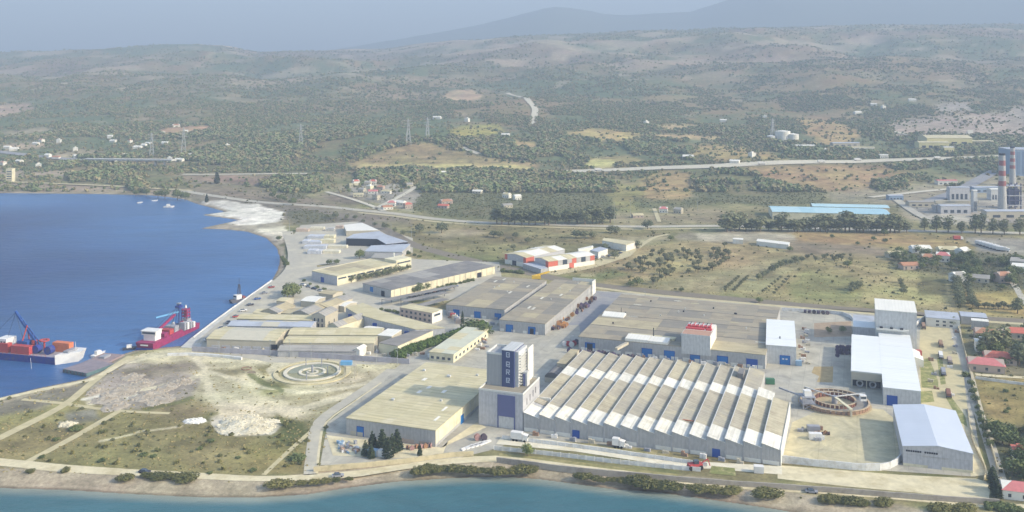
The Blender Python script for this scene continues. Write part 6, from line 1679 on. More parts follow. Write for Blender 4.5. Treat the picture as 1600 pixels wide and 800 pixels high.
# ---------------------------------------------------------- woods and scrub too many to count
def gn_scatter(name, pts, scl, srcs, label, cat):
    n = len(pts)
    me = bpy.data.meshes.new(name)
    me.vertices.add(n); me.vertices.foreach_set('co', np.asarray(pts, np.float32).ravel())
    r = np.random.default_rng(5)
    for nm, ty, val in (('sc', 'FLOAT', np.asarray(scl, np.float32)), ('rt', 'FLOAT', (r.random(n) * 6.28).astype(np.float32)), ('ix', 'INT', r.integers(0, len(srcs), n).astype(np.int32))):
        a = me.attributes.new(nm, ty, 'POINT'); a.data.foreach_set('value', val)
    o = bpy.data.objects.new(name, me); COL.objects.link(o)
    ng = bpy.data.node_groups.new(name + '_nodes', 'GeometryNodeTree')
    ng.interface.new_socket('Geometry', in_out='INPUT', socket_type='NodeSocketGeometry'); ng.interface.new_socket('Geometry', in_out='OUTPUT', socket_type='NodeSocketGeometry')
    N, Lk = ng.nodes, ng.links
    gi, go = N.new('NodeGroupInput'), N.new('NodeGroupOutput')
    ip = N.new('GeometryNodeInstanceOnPoints'); jn = N.new('GeometryNodeGeometryToInstance')
    for s_ in srcs[::-1]:
        oi = N.new('GeometryNodeObjectInfo'); oi.inputs['Object'].default_value = s_; oi.inputs['As Instance'].default_value = True
        Lk.new(oi.outputs['Geometry'], jn.inputs[0])
    jj = N.new('GeometryNodeJoinGeometry')
    for lk in list(jn.inputs[0].links):
        Lk.new(lk.from_socket, jj.inputs[0])
    N.remove(jn)
    def at(nm, ty):
        q = N.new('GeometryNodeInputNamedAttribute'); q.data_type = ty; q.inputs['Name'].default_value = nm; return q.outputs['Attribute']
    cx = N.new('ShaderNodeCombineXYZ'); Lk.new(at('rt', 'FLOAT'), cx.inputs['Z'])
    Lk.new(gi.outputs[0], ip.inputs['Points']); Lk.new(jj.outputs[0], ip.inputs['Instance'])
    ip.inputs['Pick Instance'].default_value = True
    Lk.new(at('ix', 'INT'), ip.inputs['Instance Index']); Lk.new(cx.outputs[0], ip.inputs['Rotation']); Lk.new(at('sc', 'FLOAT'), ip.inputs['Scale'])
    Lk.new(ip.outputs[0], go.inputs[0])
    md = o.modifiers.new('scatter', 'NODES'); md.node_group = ng
    return tag(o, label, cat, kind='stuff')
srcs = []
for v in range(4):
    me = leaves([(0, 0, .45, .42, .42, .36), (.25, .1, .4, .3, .3, .3), (-.2, -.2, .4, .32, .3, .28)], 46, .26, 100 + v)
    me.materials.append(L_wood if v % 2 == 0 else L_wood2); srcs.append(bpy.data.objects.new('wood_clump', me))
src2 = []
for v in range(3):
    me = leaves([(0, 0, .3, .5, .5, .35), (.3, .1, .25, .35, .35, .3)], 34, .28, 200 + v)
    me.materials.append(L_bush if v else L_olive); src2.append(bpy.data.objects.new('scrub_clump', me))
def scatter(n, ylo, yhi, seed):
    r = np.random.default_rng(seed)
    Y = np.exp(r.uniform(math.log(ylo), math.log(yhi), n)) if yhi > 1500 else r.uniform(ylo, yhi, n)
    X = Y * r.uniform(-.66, .66, n)
    z, sd = height(X, Y)
    c, dens = paint(X, Y, z, sd)
    return X, Y, z, sd, dens, r
X, Y, z, sd, dens, r = scatter(430000, 1120, 4600, 3)
nat = fbm(X / 30, Y / 30, 99, 3)
k = (r.random(len(X)) < np.maximum(dens * 0.8 * sstep(.3, .55, nat), (dens > .78) * .9)) & (sd > 8)
px_, py_ = proj(X, Y, z)
# keep roads clear
clear = np.ones(len(X), bool)
for ln, w_ in (([(862, 269), (1000, 264.5), (1140, 259), (1300, 253.5), (1420, 250), (1575, 245), (1700, 242)], 3.5), ([(-300, 228), (0, 238), (60, 245), (140, 252), (270, 258)], 3), ([(285, 273), (340, 273), (480, 271.5)], 2), ([(792, 146), (812, 152), (828, 161), (836, 172), (834, 184), (833, 195)], 2.5), ([(1360, 309), (1440, 300), (1500, 294), (1530, 284)], 3), ([(510, 300), (545, 310), (600, 330), (620, 310), (650, 292)], 3), ([(722, 231), (748, 241)], 2.5), ([(280, 297), (400, 315), (500, 322), (620, 334), (680, 342), (760, 348), (860, 351)], 4)):
    clear &= segdist(px_, py_, ln) > w_
k &= clear
sc_ = (1.8 + 3.6 * r.random(len(X)) ** 1.6) * (1 + .5 * sstep(1600, 3600, Y)) * (1 + .7 * sstep(.6, .85, dens) * (1 - sstep(1500, 1900, Y)))
gn_scatter('woodland', np.stack([X, Y, z - .3], 1)[k], sc_[k], srcs, 'green woods and scrub covering the hills', 'woodland')
print('wood', k.sum())
X, Y, z, sd, dens, r = scatter(110000, 330, 1150, 8)
px_, py_ = proj(X, Y, z)
PL = [(310, 548), (335, 512), (440, 425), (455, 372), (470, 350), (560, 345), (650, 372), (660, 402), (830, 430), (975, 455), (1500, 492), (1530, 580), (1560, 780), (1220, 760), (820, 728), (500, 728), (520, 655), (640, 560)]
k = (r.random(len(X)) < dens * .8) & (sd > 9) & ~inpoly(px_, py_, PL)
for ln, w_ in (([(-150, 712), (0, 722), (200, 738), (400, 748), (560, 740), (775, 717), (1000, 743), (1200, 762), (1640, 797)], 7), ([(-40, 706), (0, 684), (95, 636), (160, 585)], 6), ([(40, 723), (190, 640)], 4), ([(560, 330), (680, 342), (860, 351), (1640, 365)], 4), ([(830, 427), (1000, 455), (1250, 479), (1640, 507)], 6), ([(488, 740), (495, 680), (505, 658), (612, 577)], 8)):
    k &= segdist(px_, py_, ln) > w_
gn_scatter('scrub', np.stack([X, Y, z - .1], 1)[k], (.6 + 1.5 * r.random(len(X)) ** 2.5)[k], src2, 'low scrub and weeds over the plain', 'scrub')
print('scrub', k.sum(), 'trees', NTREE[0])

src3 = []
for v in range(3):
    me = leaves([(0, 0, .2, .5, .5, .3)], 16, .3, 300 + v)
    me.materials.append(leaf_mat('dry_tuft_%d' % v, [(150, 140, 96), (168, 154, 108), (126, 128, 78)][v], [(196, 180, 130), (206, 190, 142), (168, 160, 104)][v])); src3.append(bpy.data.objects.new('tuft', me))
X, Y, z, sd, dens, r = scatter(90000, 335, 720, 21)
px_, py_ = proj(X, Y, z)
k = (r.random(len(X)) < .12 + .9 * np.minimum(dens, .3)) & (sd > 9) & ~inpoly(px_, py_, PL) & ~inpoly(px_, py_, [(318, 650), (445, 655), (440, 684), (330, 680)])
for ln, w_ in (([(-150, 712), (0, 722), (200, 738), (400, 748), (560, 740), (775, 717), (1000, 743), (1200, 762), (1640, 797)], 7), ([(-40, 706), (0, 684), (95, 636), (160, 585)], 5), ([(40, 723), (190, 640)], 3.5), ([(488, 740), (495, 680), (505, 658), (612, 577)], 8), ([(830, 427), (1000, 455), (1250, 479), (1640, 507)], 6)):
    k &= segdist(px_, py_, ln) > w_
for col, wpx, ln in PATHS[:5]: k &= segdist(px_ * .6, py_, [(p[0] * .6, p[1]) for p in ln]) > wpx * .8
gn_scatter('dry_grass', np.stack([X, Y, z - .05], 1)[k], (.35 + .6 * r.random(len(X)))[k], src3, 'tufts of dry grass over the fields', 'grass')
print('tufts', k.sum())
# ================================================================== SHIPS, PLANT AND SMALL THINGS
P_red = mat('ship_red', (192, 76, 78), .6, .14, .5, dirt=(158, 84, 76), dscale=.5); P_mag = mat('ship_magenta', (164, 52, 104), .6, .14, .5, dirt=(130, 60, 88), dscale=.4); P_blue = mat('ship_blue', (44, 90, 168), .6, .14, .5, dirt=(70, 104, 160), dscale=.5)
P_navy = mat('ship_navy', (46, 64, 146), .6, .14, .5, dirt=(84, 84, 120), dscale=.4); P_orange = mat('ship_orange', (224, 130, 88), .6, .14, .5, dirt=(190, 110, 84), dscale=.5); P_white = mat('ship_white', (236, 234, 230), .5, .06, .5)
P_green = mat('barge_green', (92, 118, 122), .7, .15, .4); P_grey = mat('machine_grey', (160, 162, 170), .6, .1, .5); P_dk = mat('machine_dark', (70, 72, 86), .6, .1, .5)
P_sky = mat('ship_lightblue', (110, 170, 214), .5, .1, .5)

def frame(a, b, z=SEA):
    A = G(*a, z)[:2]; B = G(*b, z)[:2]
    u = (B - A) / np.linalg.norm(B - A)
    return A, math.atan2(u[1], u[0]), float(np.linalg.norm(B - A))

# -- cable ship at the left edge
A, rz, L = frame((0, 562), (87, 570))
sh = empty('cable_ship', (A[0], A[1], SEA), rz, label='large blue hulled work ship with red gear and blue crane boom, at the left edge', cat='ship')
h = MB(); X0 = -46
h.v = [(X0, 0, -1), (L, 0, -1), (L, 14, -1), (X0, 14, -1), (X0, -.4, 3.4), (L, -.4, 3.4), (L, 14.4, 3.4), (X0, 14.4, 3.4)]
h.f = [(3, 2, 1, 0), (4, 5, 6, 7), (0, 1, 5, 4), (1, 2, 6, 5), (2, 3, 7, 6), (3, 0, 4, 7)]
h.build('hull', P_navy, sh)
bw = MB(); bw.v = [(L, -.3, -1), (L + 7, 7.5, -1), (L + 5, 13.5, -1), (L, 14.3, -1), (L - .2, -.5, 4.8), (L + 9.5, 7.3, 5.4), (L + 6.5, 14.6, 4.8), (L - .2, 14.5, 4.8)]
bw.f = [(3, 2, 1, 0), (4, 5, 6, 7), (0, 1, 5, 4), (1, 2, 6, 5), (2, 3, 7, 6), (3, 0, 4, 7)]
bow = bw.build('bow', P_white, sh)
MB().box(L + 1, 4, 4.9, L + 4, 11, 5.8).build('deck_winch', P_grey, bow); MB().cyl((L + 6, 7.5, 5), (L + 5.5, 7.5, 10), .15, .08).build('jackstaff', P_white, bow)
MB().box(X0, .3, 3.4, L - .3, 13.7, 3.5).build('deck', mat('deck_grey', (168, 160, 168), .8, .15, .5), sh)
for k, (xa, ya, w, d_, h_, m_) in enumerate(((-30, 3, 10, 8, 7, P_white), (-4, 2, 6, 7, 6.5, P_white), (6, .6, 11, 3.5, 4.0, P_red), (6, 5, 6, 4, 5.2, P_blue), (24, 9, 10, 3.5, 4.6, P_orange), (-3, .8, 7, 3, 4.6, P_red), (-16, 2, 9, 5, 4, P_navy))):
    q = MB().box(xa, ya, 3.5, xa + w, ya + d_, 3.5 + h_).build('deck_house' if m_ is P_white else 'deck_container', m_, sh)
    if m_ is P_white:
        for j in range(3): MB().box(xa + w * (.12 + .3 * j), ya - .06, 3.5 + h_ * .6, xa + w * (.3 + .3 * j), ya - .005, 3.5 + h_ * .82).build('window', W_glass, q)
for k, xx in enumerate((18.5, 26)):
    MB().cyl((xx, 3.0, 5.6), (xx, 6.4, 5.6), 2.1, 2.1, 16).build('cable_reel', P_navy, sh)
cr = MB().cyl((14, 8, 3.5), (14, 8, 9), 1.8, 1.4, 12).build('crane_pedestal', P_red, sh)
bm = MB(); tip = Vector((1.5, 9, 22.5)); base = Vector((16, 8, 7.5))
for dy in (-.9, .9):
    for dz in (-.7, .7):
        bm.bar(base + Vector((0, dy, dz)), tip + Vector((0, dy * .4, dz * .5)), .45)
bm.build('crane_boom', P_blue, sh)
for k in range(8):
    t = k / 8; p0 = base.lerp(tip, t); p1 = base.lerp(tip, t + .12)
    MB().bar(p0 + Vector((0, -.8 * (1 - .5 * t), -.6)), p1 + Vector((0, .8 * (1 - .5 * t), .6)), .3).build('boom_brace', P_blue, cr)
fr_ = MB(); fr_.bar((8, 4, 3.5), (9.5, 8, 16), .5).bar((8, 12, 3.5), (9.5, 8, 16), .5).bar((8.3, 5, 8), (8.3, 11, 8), .4); fr_.build('a_frame', P_red, sh)
MB().ring((0, 0), 1.6, 2.5, -.3, .3, 20).build('work_platform', P_red, sh).location = (20, 8, 9.2)
MB().cyl((20, 8, 3.5), (20, 8, 9), .5).build('platform_post', P_red, sh)
rl = MB()
for k in range(14): rl.box(-6 + k * 2.6, -.35, 3.4, -5.9 + k * 2.6, -.25, 4.5)
rl.box(-6, -.35, 4.5, 28, -.25, 4.6); rl.build('railing', P_red, sh)['kind'] = 'stuff'
MB().bar((19, -.5, 2.5), (27, -9, -.2), .12).build('mooring_line', P_white, sh)

# -- red ship at the quay
A, rz, L = frame((228, 547), (300, 512))
s2 = empty('red_ship', (A[0], A[1], SEA), rz, label='magenta red work ship with white bridge moored at the quay', cat='ship')
h = MB(); h.v = [(0, -4.5, -1), (L, -4.5, -1), (L, 4.5, -1), (0, 4.5, -1), (-1.5, -5.2, 4.2), (L, -5, 3.2), (L, 5, 3.2), (-1.5, 5.2, 4.2)]
h.f = [(3, 2, 1, 0), (4, 5, 6, 7), (0, 1, 5, 4), (1, 2, 6, 5), (2, 3, 7, 6), (3, 0, 4, 7)]
hl = h.build('hull', P_mag, s2)
MB().box(-1.75, -5.0, -.4, -1.2, 5.0, 1.4).build('waterline_band', P_navy, hl)
MB().box(-1.72, -2.2, 2.6, -1.5, 2.2, 3.3).build('name_band', P_white, hl)
wb = MB().box(3, -3.4, 4.0, 8.5, 3.4, 7.2).build('bridge_house', P_white, s2)
MB().box(2.4, -4.2, 7.2, 8, 4.2, 9.2).build('wheelhouse', P_white, wb); MB().box(2.3, -3.8, 7.8, 2.42, 3.8, 8.8).build('window_band', W_glass, wb); MB().box(2, -4.6, 9.2, 8.3, 4.6, 9.5).build('roof', P_white, wb)
MB().box(10, -4.4, 3.6, 27, 4.4, 3.9).build('deck', P_mag, s2)
for k in range(3): MB().box(11 + k * 5, -3.8, 3.9, 15 + k * 5, 2.4, 5.8 + .6 * k).build('deck_container', (P_mag, P_red, P_grey)[k], s2)
MB().bar((12, 2, 6), (27, 0, 12), 1.0, 1.2).build('chute', P_mag, s2)
MB().bar((18, 6, 12.2), (31, 0, 12.6), .8).build('boom', P_sky, s2)
ms = MB()
for dx in (-1.4, 1.4):
    for dy in (-1.4, 1.4): ms.bar((31 + dx, dy, 3.2), (31 + dx * .4, dy * .4, 17), .25)
ms.build('mast', P_navy, s2); MB().box(29.5, -1.5, 15, 32.5, 1.5, 16).build('mast_platform', P_navy, s2); MB().box(30, -1, 17, 32, 1, 17.5).build('mast_platform', P_grey, s2)
rt = MB().box(36, -2, 3.2, 40, 2, 7).build('tower_base', P_grey, s2)
for dx in (-1.6, 1.6):
    for dy in (-1.6, 1.6): MB().bar((38 + dx, dy, 7), (38 + dx * .8, dy * .8, 13), .35).build('tower_leg', P_mag, rt)
for z_ in (8.2, 10.0, 11.8): MB().box(36.2, -1.8, z_, 39.8, 1.8, z_ + .5).build('tower_stage', P_mag, rt)
MB().box(37.2, -.8, 8.7, 38.8, .8, 11.8).build('tower_core', P_mag, rt); MB().cyl((38, 0, 13), (38, 0, 14.6), .6, .4, 10).build('tower_cap', P_white, rt)
for k in range(4): MB().box(27 + k * 2.4, -6 - k * .4, 3.3, 28.8 + k * 2.4, -3, 7.6 - .4 * k).build('deck_machine', P_white if k % 2 else P_grey, s2)

for k in range(26):
    xx, yy = random.uniform(10, 42), random.uniform(-4.2, 4.2)
    MB().box(xx, yy, 3.3, xx + random.uniform(.5, 1.8), yy + random.uniform(.5, 1.4), 3.3 + random.uniform(.8, 3.6)).build('deck_gear', [P_mag, P_grey, P_dk, P_white, P_red][k % 5], s2)
for k in range(6): MB().bar((31, 0, 16.5), (6 + k * 6, (-1) ** k * 4.4, 4), .12).build('rigging', P_dk, s2)
for k in range(24):
    xx, yy = random.uniform(-20, 30), random.uniform(.6, 12.5)
    MB().box(xx, yy, 3.5, xx + random.uniform(.6, 2.2), yy + random.uniform(.6, 1.6), 3.5 + random.uniform(.8, 3.2)).build('deck_gear', [P_red, P_grey, P_blue, P_white, P_orange][k % 5], sh)
for k in range(4): MB().bar((1.5, 9, 22), (-14 + k * 12, 6, 6), .12).build('rigging', P_dk, sh)
# -- tug
A, rz, L = frame((361, 474), (386, 468))
tg = empty('tug_boat', (A[0], A[1], SEA), rz, label='dark small tug with tall mast alongside the far quay', cat='boat')
h = MB(); h.v = [(1, -2.2, -1), (L, -2.6, -1), (L, 2.6, -1), (1, 2.2, -1), (-1.2, -.6, 2.4), (L, -2.8, 1.6), (L, 2.8, 1.6), (-1.2, .6, 2.4)]
h.f = [(3, 2, 1, 0), (4, 5, 6, 7), (0, 1, 5, 4), (1, 2, 6, 5), (2, 3, 7, 6), (3, 0, 4, 7)]
h.build('hull', P_dk, tg); MB().box(3, -1.7, 1.8, 7, 1.7, 4.6).build('wheelhouse', P_white, tg); MB().box(2.9, -1.4, 3.3, 3.02, 1.4, 4.2).build('window_band', W_glass, tg)
m2 = MB()
for dx in (-1, 1):
    for dy in (-1, 1): m2.bar((6.2 + dx, dy, 1.6), (6.2 + dx * .3, dy * .3, 11), .3)
m2.build('mast', P_dk, tg); MB().cyl((6.2, 0, 11), (6.2, 0, 15), .12).build('antenna', P_dk, tg); MB().box(8, -1.5, 1.6, 10, 1.5, 3).build('winch', mat('rusty_red', (150, 88, 84), .7, .2, .6), tg)

# -- barge and pontoon
A, rz, L = frame((98, 582), (135, 589))
bg_ = empty('barge', (A[0], A[1], SEA), rz, label='flat dark green barge moored at the shore', cat='barge')
MB().box(0, 0, -1, L, 17, 1.7).build('hull', P_green, bg_)
MB().box(.2, .2, 1.7, L - .2, 16.8, 1.78).build('deck', mat('barge_deck', (146, 136, 142), .85, .2, .3), bg_)
for k in range(7): MB().cyl((1 + k * (L - 2) / 6, -.25, .5), (1 + k * (L - 2) / 6, -.25, 1.7), .35).build('fender', P_dk, bg_)
A, rz, L = frame((140, 577), (186, 556))
pt = empty('pontoon', (A[0], A[1], SEA), rz, label='brownish work pontoon between the barge and the shore', cat='pontoon')
MB().box(0, -3, -1, L, 9, .9).build('float', mat('pontoon_deck', (158, 140, 140), .85, .2, .3), pt)
MB().box(2, 0, .9, 8, 4, 1.6).build('crate', P_dk, pt); MB().box(L * .6, 2, .9, L * .6 + 5, 5, 1.9).build('crate', P_grey, pt)
def small_boat(px, py, s_, label, m_=None, rz=0.0, cab=True):
    p = G(px, py, SEA)
    r = empty('boat', p, rz, s_, label, 'boat')
    h = MB(); h.v = [(-3, -.9, -.3), (2, -.9, -.3), (3.8, 0, -.1), (2, .9, -.3), (-3, .9, -.3), (-3.1, -1.2, .9), (2.1, -1.2, 1.0), (4.4, 0, 1.2), (2.1, 1.2, 1.0), (-3.1, 1.2, .9)]
    h.f = [(4, 3, 2, 1, 0), (5, 6, 7, 8, 9)] + [(k, (k + 1) % 5, (k + 1) % 5 + 5, k + 5) for k in range(5)]
    h.build('hull', m_ or P_white, r)
    if cab:
        MB().box(-1.2, -.8, .9, 1.2, .8, 2.3).build('cabin', P_white, r); MB().box(1.15, -.6, 1.5, 1.22, .6, 2.1).build('window', W_glass, r)
    return r
small_boat(263, 324, 1.5, 'white motor boat anchored in the upper bay', rz=.1)
small_boat(218, 317, .9, 'small white skiff nearest the north shore, left of two', rz=.9, cab=False)
small_boat(241, 314, .9, 'small white skiff nearest the north shore, right of two', rz=.5, cab=False)
small_boat(153, 556, 1.2, 'white launch tied to the brownish pontoon', rz=1.2)
small_boat(202, 546, 1.1, 'dark workboat at the shore left of the red ship', P_dk, rz=.4)

# ---------------------------------------------------------- carousels
M_rust = mat('rust_panel', (160, 130, 108), .8, .2, .5); M_rust2 = mat('rust_dark', (138, 96, 82), .8, .2, .5); M_coil = mat('cable_coil', (116, 110, 104), .7, .2, 2.0)
p = G(1304, 631)
ca = empty('cable_carousel', p, label='big rust brown ring carousel with crossing gantry arms in the yard', cat='carousel')
R1 = 14.6
MB().cyl((0, 0, 0), (0, 0, .25), R1 + .9, R1 + .9, 48).build('base', mat('carousel_base', (190, 172, 136), .9, .1, .3), ca)
for k in range(44):
    a0 = 2 * math.pi * k / 44
    MB().ring((0, 0), R1 - .35, R1, .25, 1.8, 2, a0 + .012, a0 + 2 * math.pi / 44 - .012).build('wall_panel', M_rust if k % 5 else mat('rust_pale', (178, 146, 120), .8, .2, .5), ca)
MB().ring((0, 0), R1 - .55, R1 + .25, 1.8, 2.0, 48).build('rim', mat('rim_tan', (200, 178, 148), .8, .1, .5), ca)
MB().ring((0, 0), 9.2, R1 - .4, .25, 1.0, 48).build('cable_coil', mat('coil_grey', (150, 146, 140), .8, .2, 1.5), ca)
for k in range(30):
    a0 = 2 * math.pi * k / 30
    MB().ring((0, 0), 8.6, 9.0, .25, 2.3, 2, a0 + .03, a0 + 2 * math.pi / 30 - .03).build('inner_panel', M_rust2, ca)
MB().ring((0, 0), 8.4, 9.2, 2.3, 2.5, 40).build('inner_rim', mat('rim_tan', (0, 0, 0)), ca)
MB().cyl((0, 0, .25), (0, 0, 3.6), 1.3, 1.1, 16).build('hub', P_grey, ca)
for a0 in (-1.45, 2.2, .3): MB().bar((0, 0, 3.2), (math.cos(a0) * (R1 + 1.2), math.sin(a0) * (R1 + 1.2), 3.2), .5 if a0 != -1.45 else 1.3, .4).build('gantry_arm', W_cream if a0 == -1.45 else W_lgrey, ca)
for a0 in (-1.45, 2.2, .3): MB().box(-.4, -.4, 0, .4, .4, 3.0).build('arm_leg', W_beige, ca).location = (math.cos(a0) * (R1 + .9), math.sin(a0) * (R1 + .9), 0)
MB().box(9.2, -6.5, 3.4, 11.8, -4.2, 5.8).build('control_cabin', P_white, ca); MB().box(9.3, -6.56, 4.4, 11.6, -6.48, 5.4).build('cabin_window', W_glass, ca)
p = G(1255, 640)
lt = empty('loading_tower', p, label='low steel loading frame with white cabin left of the brown carousel', cat='machine')
for x in (0, 5):
    for y in (0, 5): MB().box(x - .2, y - .2, 0, x + .2, y + .2, 5.2).build('leg', P_grey, lt)
for z in (2.4, 5.2): MB().box(-.4, -.4, z, 5.4, 5.4, z + .2).build('platform', P_grey, lt)
MB().box(1, 1, 5.4, 4, 4, 7.6).build('cabin', P_white, lt)
for k in range(4): MB().bar((0, -.2 + 5.4 * (k > 1), .2 if k % 2 else 2.4), (5, -.2 + 5.4 * (k > 1), 2.4 if k % 2 else .2), .2).build('brace', P_grey, lt)
MB().bar((0, 2.5, 5), (-8, 9, 6.5), .6).build('cable_chute', P_grey, lt)
p = G(488, 582)
cl = empty('ring_pool', p, label='pale concrete ring carousel in the bare ground left of the works road', cat='carousel')
CW = mat('ring_concrete', (226, 218, 196), .9, .1, .4)
MB().ring((0, 0), 12.0, 13.8, 0, .7, 60).build('outer_wall', CW, cl)
MB().ring((0, 0), 16.2, 18.6, -.1, .45, 60).build('earth_bank', mat('earth_bank', (214, 202, 162), .95, .2, .4), cl)
MB().ring((0, 0), 13.8, 16.2, -.1, .1, 60).build('earth_ditch', mat('earth_ditch', (176, 166, 124), .95, .25, .4), cl)
MB().cyl((0, 0, .05), (0, 0, .12), 12.2, 12.2, 48).build('floor', mat('ring_floor', (160, 158, 126), .9, .2, .3), cl)
MB().ring((0, 0), 6.8, 11.4, .1, .5, 48, .9, 3.4).build('cable_coil', mat('coil_green', (150, 154, 136), .8, .15, 1.0), cl)
MB().ring((0, 0), 5.2, 6.6, .1, .6, 48).build('inner_wall', CW, cl)
MB().ring((0, 0), 2.0, 3.0, .1, .5, 32).build('hub_wall', CW, cl)
MB().cyl((0, 0, .1), (0, 0, 3.6), .5).build('hub_post', P_grey, cl)
for k, (xx, yy) in enumerate(((3, 8), (8, -3), (-5, 9), (0, -12.8), (13.0, 2))): MB().box(xx - .2, yy - .2, .1, xx + .2, yy + .2, 4.4).build('lamp_post', P_grey, cl)
p = G(538, 592)
gf = empty('loading_gantry', p, label='small steel frame gantry with blue box right of the concrete ring', cat='gantry')
for x in (0, 5):
    for y in (0, 4): MB().box(x - .15, y - .15, 0, x + .15, y + .15, 6).build('leg', W_beige, gf)
MB().box(-.3, -.3, 6, 5.3, 4.3, 6.3).build('top', W_beige, gf); MB().box(-2, .5, 6.3, 3.4, 3, 8).build('blue_box', P_sky, gf)
p = G(385, 583)
tk = empty('old_tank', p, -.3, label='rusty grey tank lying on the bare ground left of the concrete ring', cat='tank')
MB().cyl((0, 0, 2.3), (5, 1, 2.3), 2.3, 2.3, 18).build('shell', mat('tank_brown', (150, 134, 112), .85, .2, .4), tk); MB().ring((0, 0), 2.2, 2.45, -.15, .15, 20).build('end_ring', M_rust2, tk).location = (0, 0, 2.3); tk.children[1].rotation_euler = (0, math.pi / 2, .2)

# ---------------------------------------------------------- walls and fences
def wall(label, pxs, h, t, m, seg=7.0, name='boundary_wall', post=None, cat='wall', dz=0.0):
    pts = [G(*q)[:2] for q in pxs]
    fine = smooth_pts(pts, .5)
    d_ = [0]
    for i in range(1, len(fine)): d_.append(d_[-1] + float(np.linalg.norm(fine[i] - fine[i - 1])))
    L = d_[-1]; n = max(1, int(L / seg))
    r = empty(name, (fine[0][0], fine[0][1], dz), label=label, cat=cat)
    at = lambda s_: np.array([np.interp(s_, d_, [f_[0] for f_ in fine]), np.interp(s_, d_, [f_[1] for f_ in fine])]) - fine[0]
    for k in range(n):
        a, b_ = at(L * k / n), at(L * (k + 1) / n)
        u = (b_ - a) / (np.linalg.norm(b_ - a) + 1e-9)
        b_ = b_ - u * .03
        hh = h * (1 + .03 * math.sin(k * 2.3))
        MB().bar((a[0], a[1], hh / 2 - .2), (b_[0], b_[1], hh / 2 - .2), t, hh + .4).build('wall_panel', m, r)
        if post: MB().box(a[0] - post, a[1] - post, 0, a[0] + post, a[1] + post, h * 1.12).build('post', m, r)
    return r
WW = mat('wall_white', (232, 232, 230), .8, .08, .5, dirt=(206, 202, 192), dscale=.3)
WC = mat('wall_concrete', (178, 170, 158), .9, .1, .5, dirt=(156, 148, 136), dscale=.3)
WB = mat('wall_sand', (206, 194, 160), .9, .1, .5, dirt=(178, 168, 138), dscale=.3)
WL = mat('wall_lilac', (180, 178, 186), .9, .1, .5, dirt=(162, 158, 160), dscale=.2)
wall('white wall curving around the front of the carousel yard', [(1221, 722), (1260, 727), (1300, 731), (1345, 735), (1380, 735), (1398, 729), (1408, 720)], 2.6, .4, WW, 5)
wall('long grey wall between the quay works and the bare ground', [(300, 549), (360, 552), (420, 555), (520, 561), (580, 565), (640, 569)], 2.6, .4, WL, 6)
wall('low grey brown wall along the coastal track below the sawtooth hall', [(776, 722), (830, 729), (900, 738), (1000, 747), (1100, 756), (1215, 764), (1330, 772), (1440, 781), (1562, 789)], 1.9, .5, WC, 8)
wall('sandy wall along the track in front of the hangar', [(490, 737), (560, 731), (640, 723), (700, 715), (740, 712)], 1.9, .45, WB, 7)
wall('upper white panel fence before the sawtooth hall', [(785, 686), (900, 700), (1000, 714), (1105, 729)], 1.5, .16, WW, 3.2, 'panel_fence', .14, 'fence')
wall('lower white panel fence before the sawtooth hall', [(772, 703), (860, 712), (960, 724), (1060, 734), (1095, 737)], 1.6, .16, WW, 3.2, 'panel_fence', .14, 'fence')
wall('pale wall between the plant and the boundary lane', [(1497, 512), (1510, 560), (1522, 610), (1538, 665), (1553, 715), (1560, 742)], 1.8, .35, WB, 7)
wall('white wall behind the brown plot at the back of the plant', [(1222, 486), (1280, 489), (1320, 493), (1333, 502)], 2.0, .35, WW, 7)
wall('short sloping white wall joining the tall block to the gate office', [(1430, 512), (1447, 500)], 3.0, .4, WW, 6)
wall('pipe rack fence along the sand path right of the gabled shed', [(1512, 640), (1520, 690), (1540, 735), (1537, 752)], 1.2, .25, WB, 6, 'pipe_fence', None, 'fence')
wall('low white wall beside the pink roofed houses', [(1524, 592), (1560, 597), (1600, 602)], 1.3, .3, WW, 6)
wall('quay parapet along the water side of the quay road', [(302, 528), (331, 505.5), (366, 480), (400, 456), (424, 439)], .7, .5, WW, 8)
wall('pale concrete beam row on the shore by the red ship', [(262, 556), (300, 555), (345, 558), (378, 562)], 1.2, 1.2, WW, 9)

# ---------------------------------------------------------- cable drums, boxes, vehicles
D_c = {'brown': mat('drum_brown', (168, 128, 98), .8, .2, 1), 'orange': mat('drum_orange', (214, 156, 96), .8, .2, 1), 'dark': mat('drum_dark', (86, 76, 88), .7, .2, 1), 'red': mat('drum_red', (184, 62, 76), .6, .15, 1), 'white': P_white, 'purple': mat('drum_purple', (96, 84, 116), .7, .15, 1), 'pink': mat('drum_pink', (176, 138, 134), .7, .15, 1)}
_dm = {}
def drum(px, py, rad, c, label, group=None, rz=None):
    if 'f' not in _dm:
        _dm['f'] = MB().cyl((0, -.5, 1), (0, -.38, 1), 1, 1, 16).mesh('flange'); _dm['g'] = MB().cyl((0, .38, 1), (0, .5, 1), 1, 1, 16).mesh('flange'); _dm['c'] = MB().cyl((0, -.38, 1), (0, .38, 1), .72, .72, 14).mesh('winding')
    p = G(px, py)
    r = empty('cable_drum', p, random.uniform(-.5, 1.4) if rz is None else rz, rad, label, 'cable drum', group)
    inst('flange', matted(_dm['f'], D_c[c]), r); inst('flange', matted(_dm['g'], D_c[c]), r); inst('winding', matted(_dm['c'], D_c['dark'] if c != 'dark' else D_c['purple']), r)
    return r
for k in range(46):
    t = random.random(); px = 862 + t * 58 + random.uniform(-10, 8); py = 518 - t * 50 + random.uniform(-3, 3)
    c = random.choice(['orange', 'brown', 'orange', 'brown', 'dark'] if 0.1 < t < .55 else ['dark', 'brown', 'purple'])
    drum(px + 4, py, random.uniform(.8, 1.3), c, {'orange': 'orange wooden', 'brown': 'brown wooden', 'dark': 'dark', 'purple': 'purple grey'}[c] + ' cable drum stored beside the right warehouse', c + ' drums beside the right warehouse')
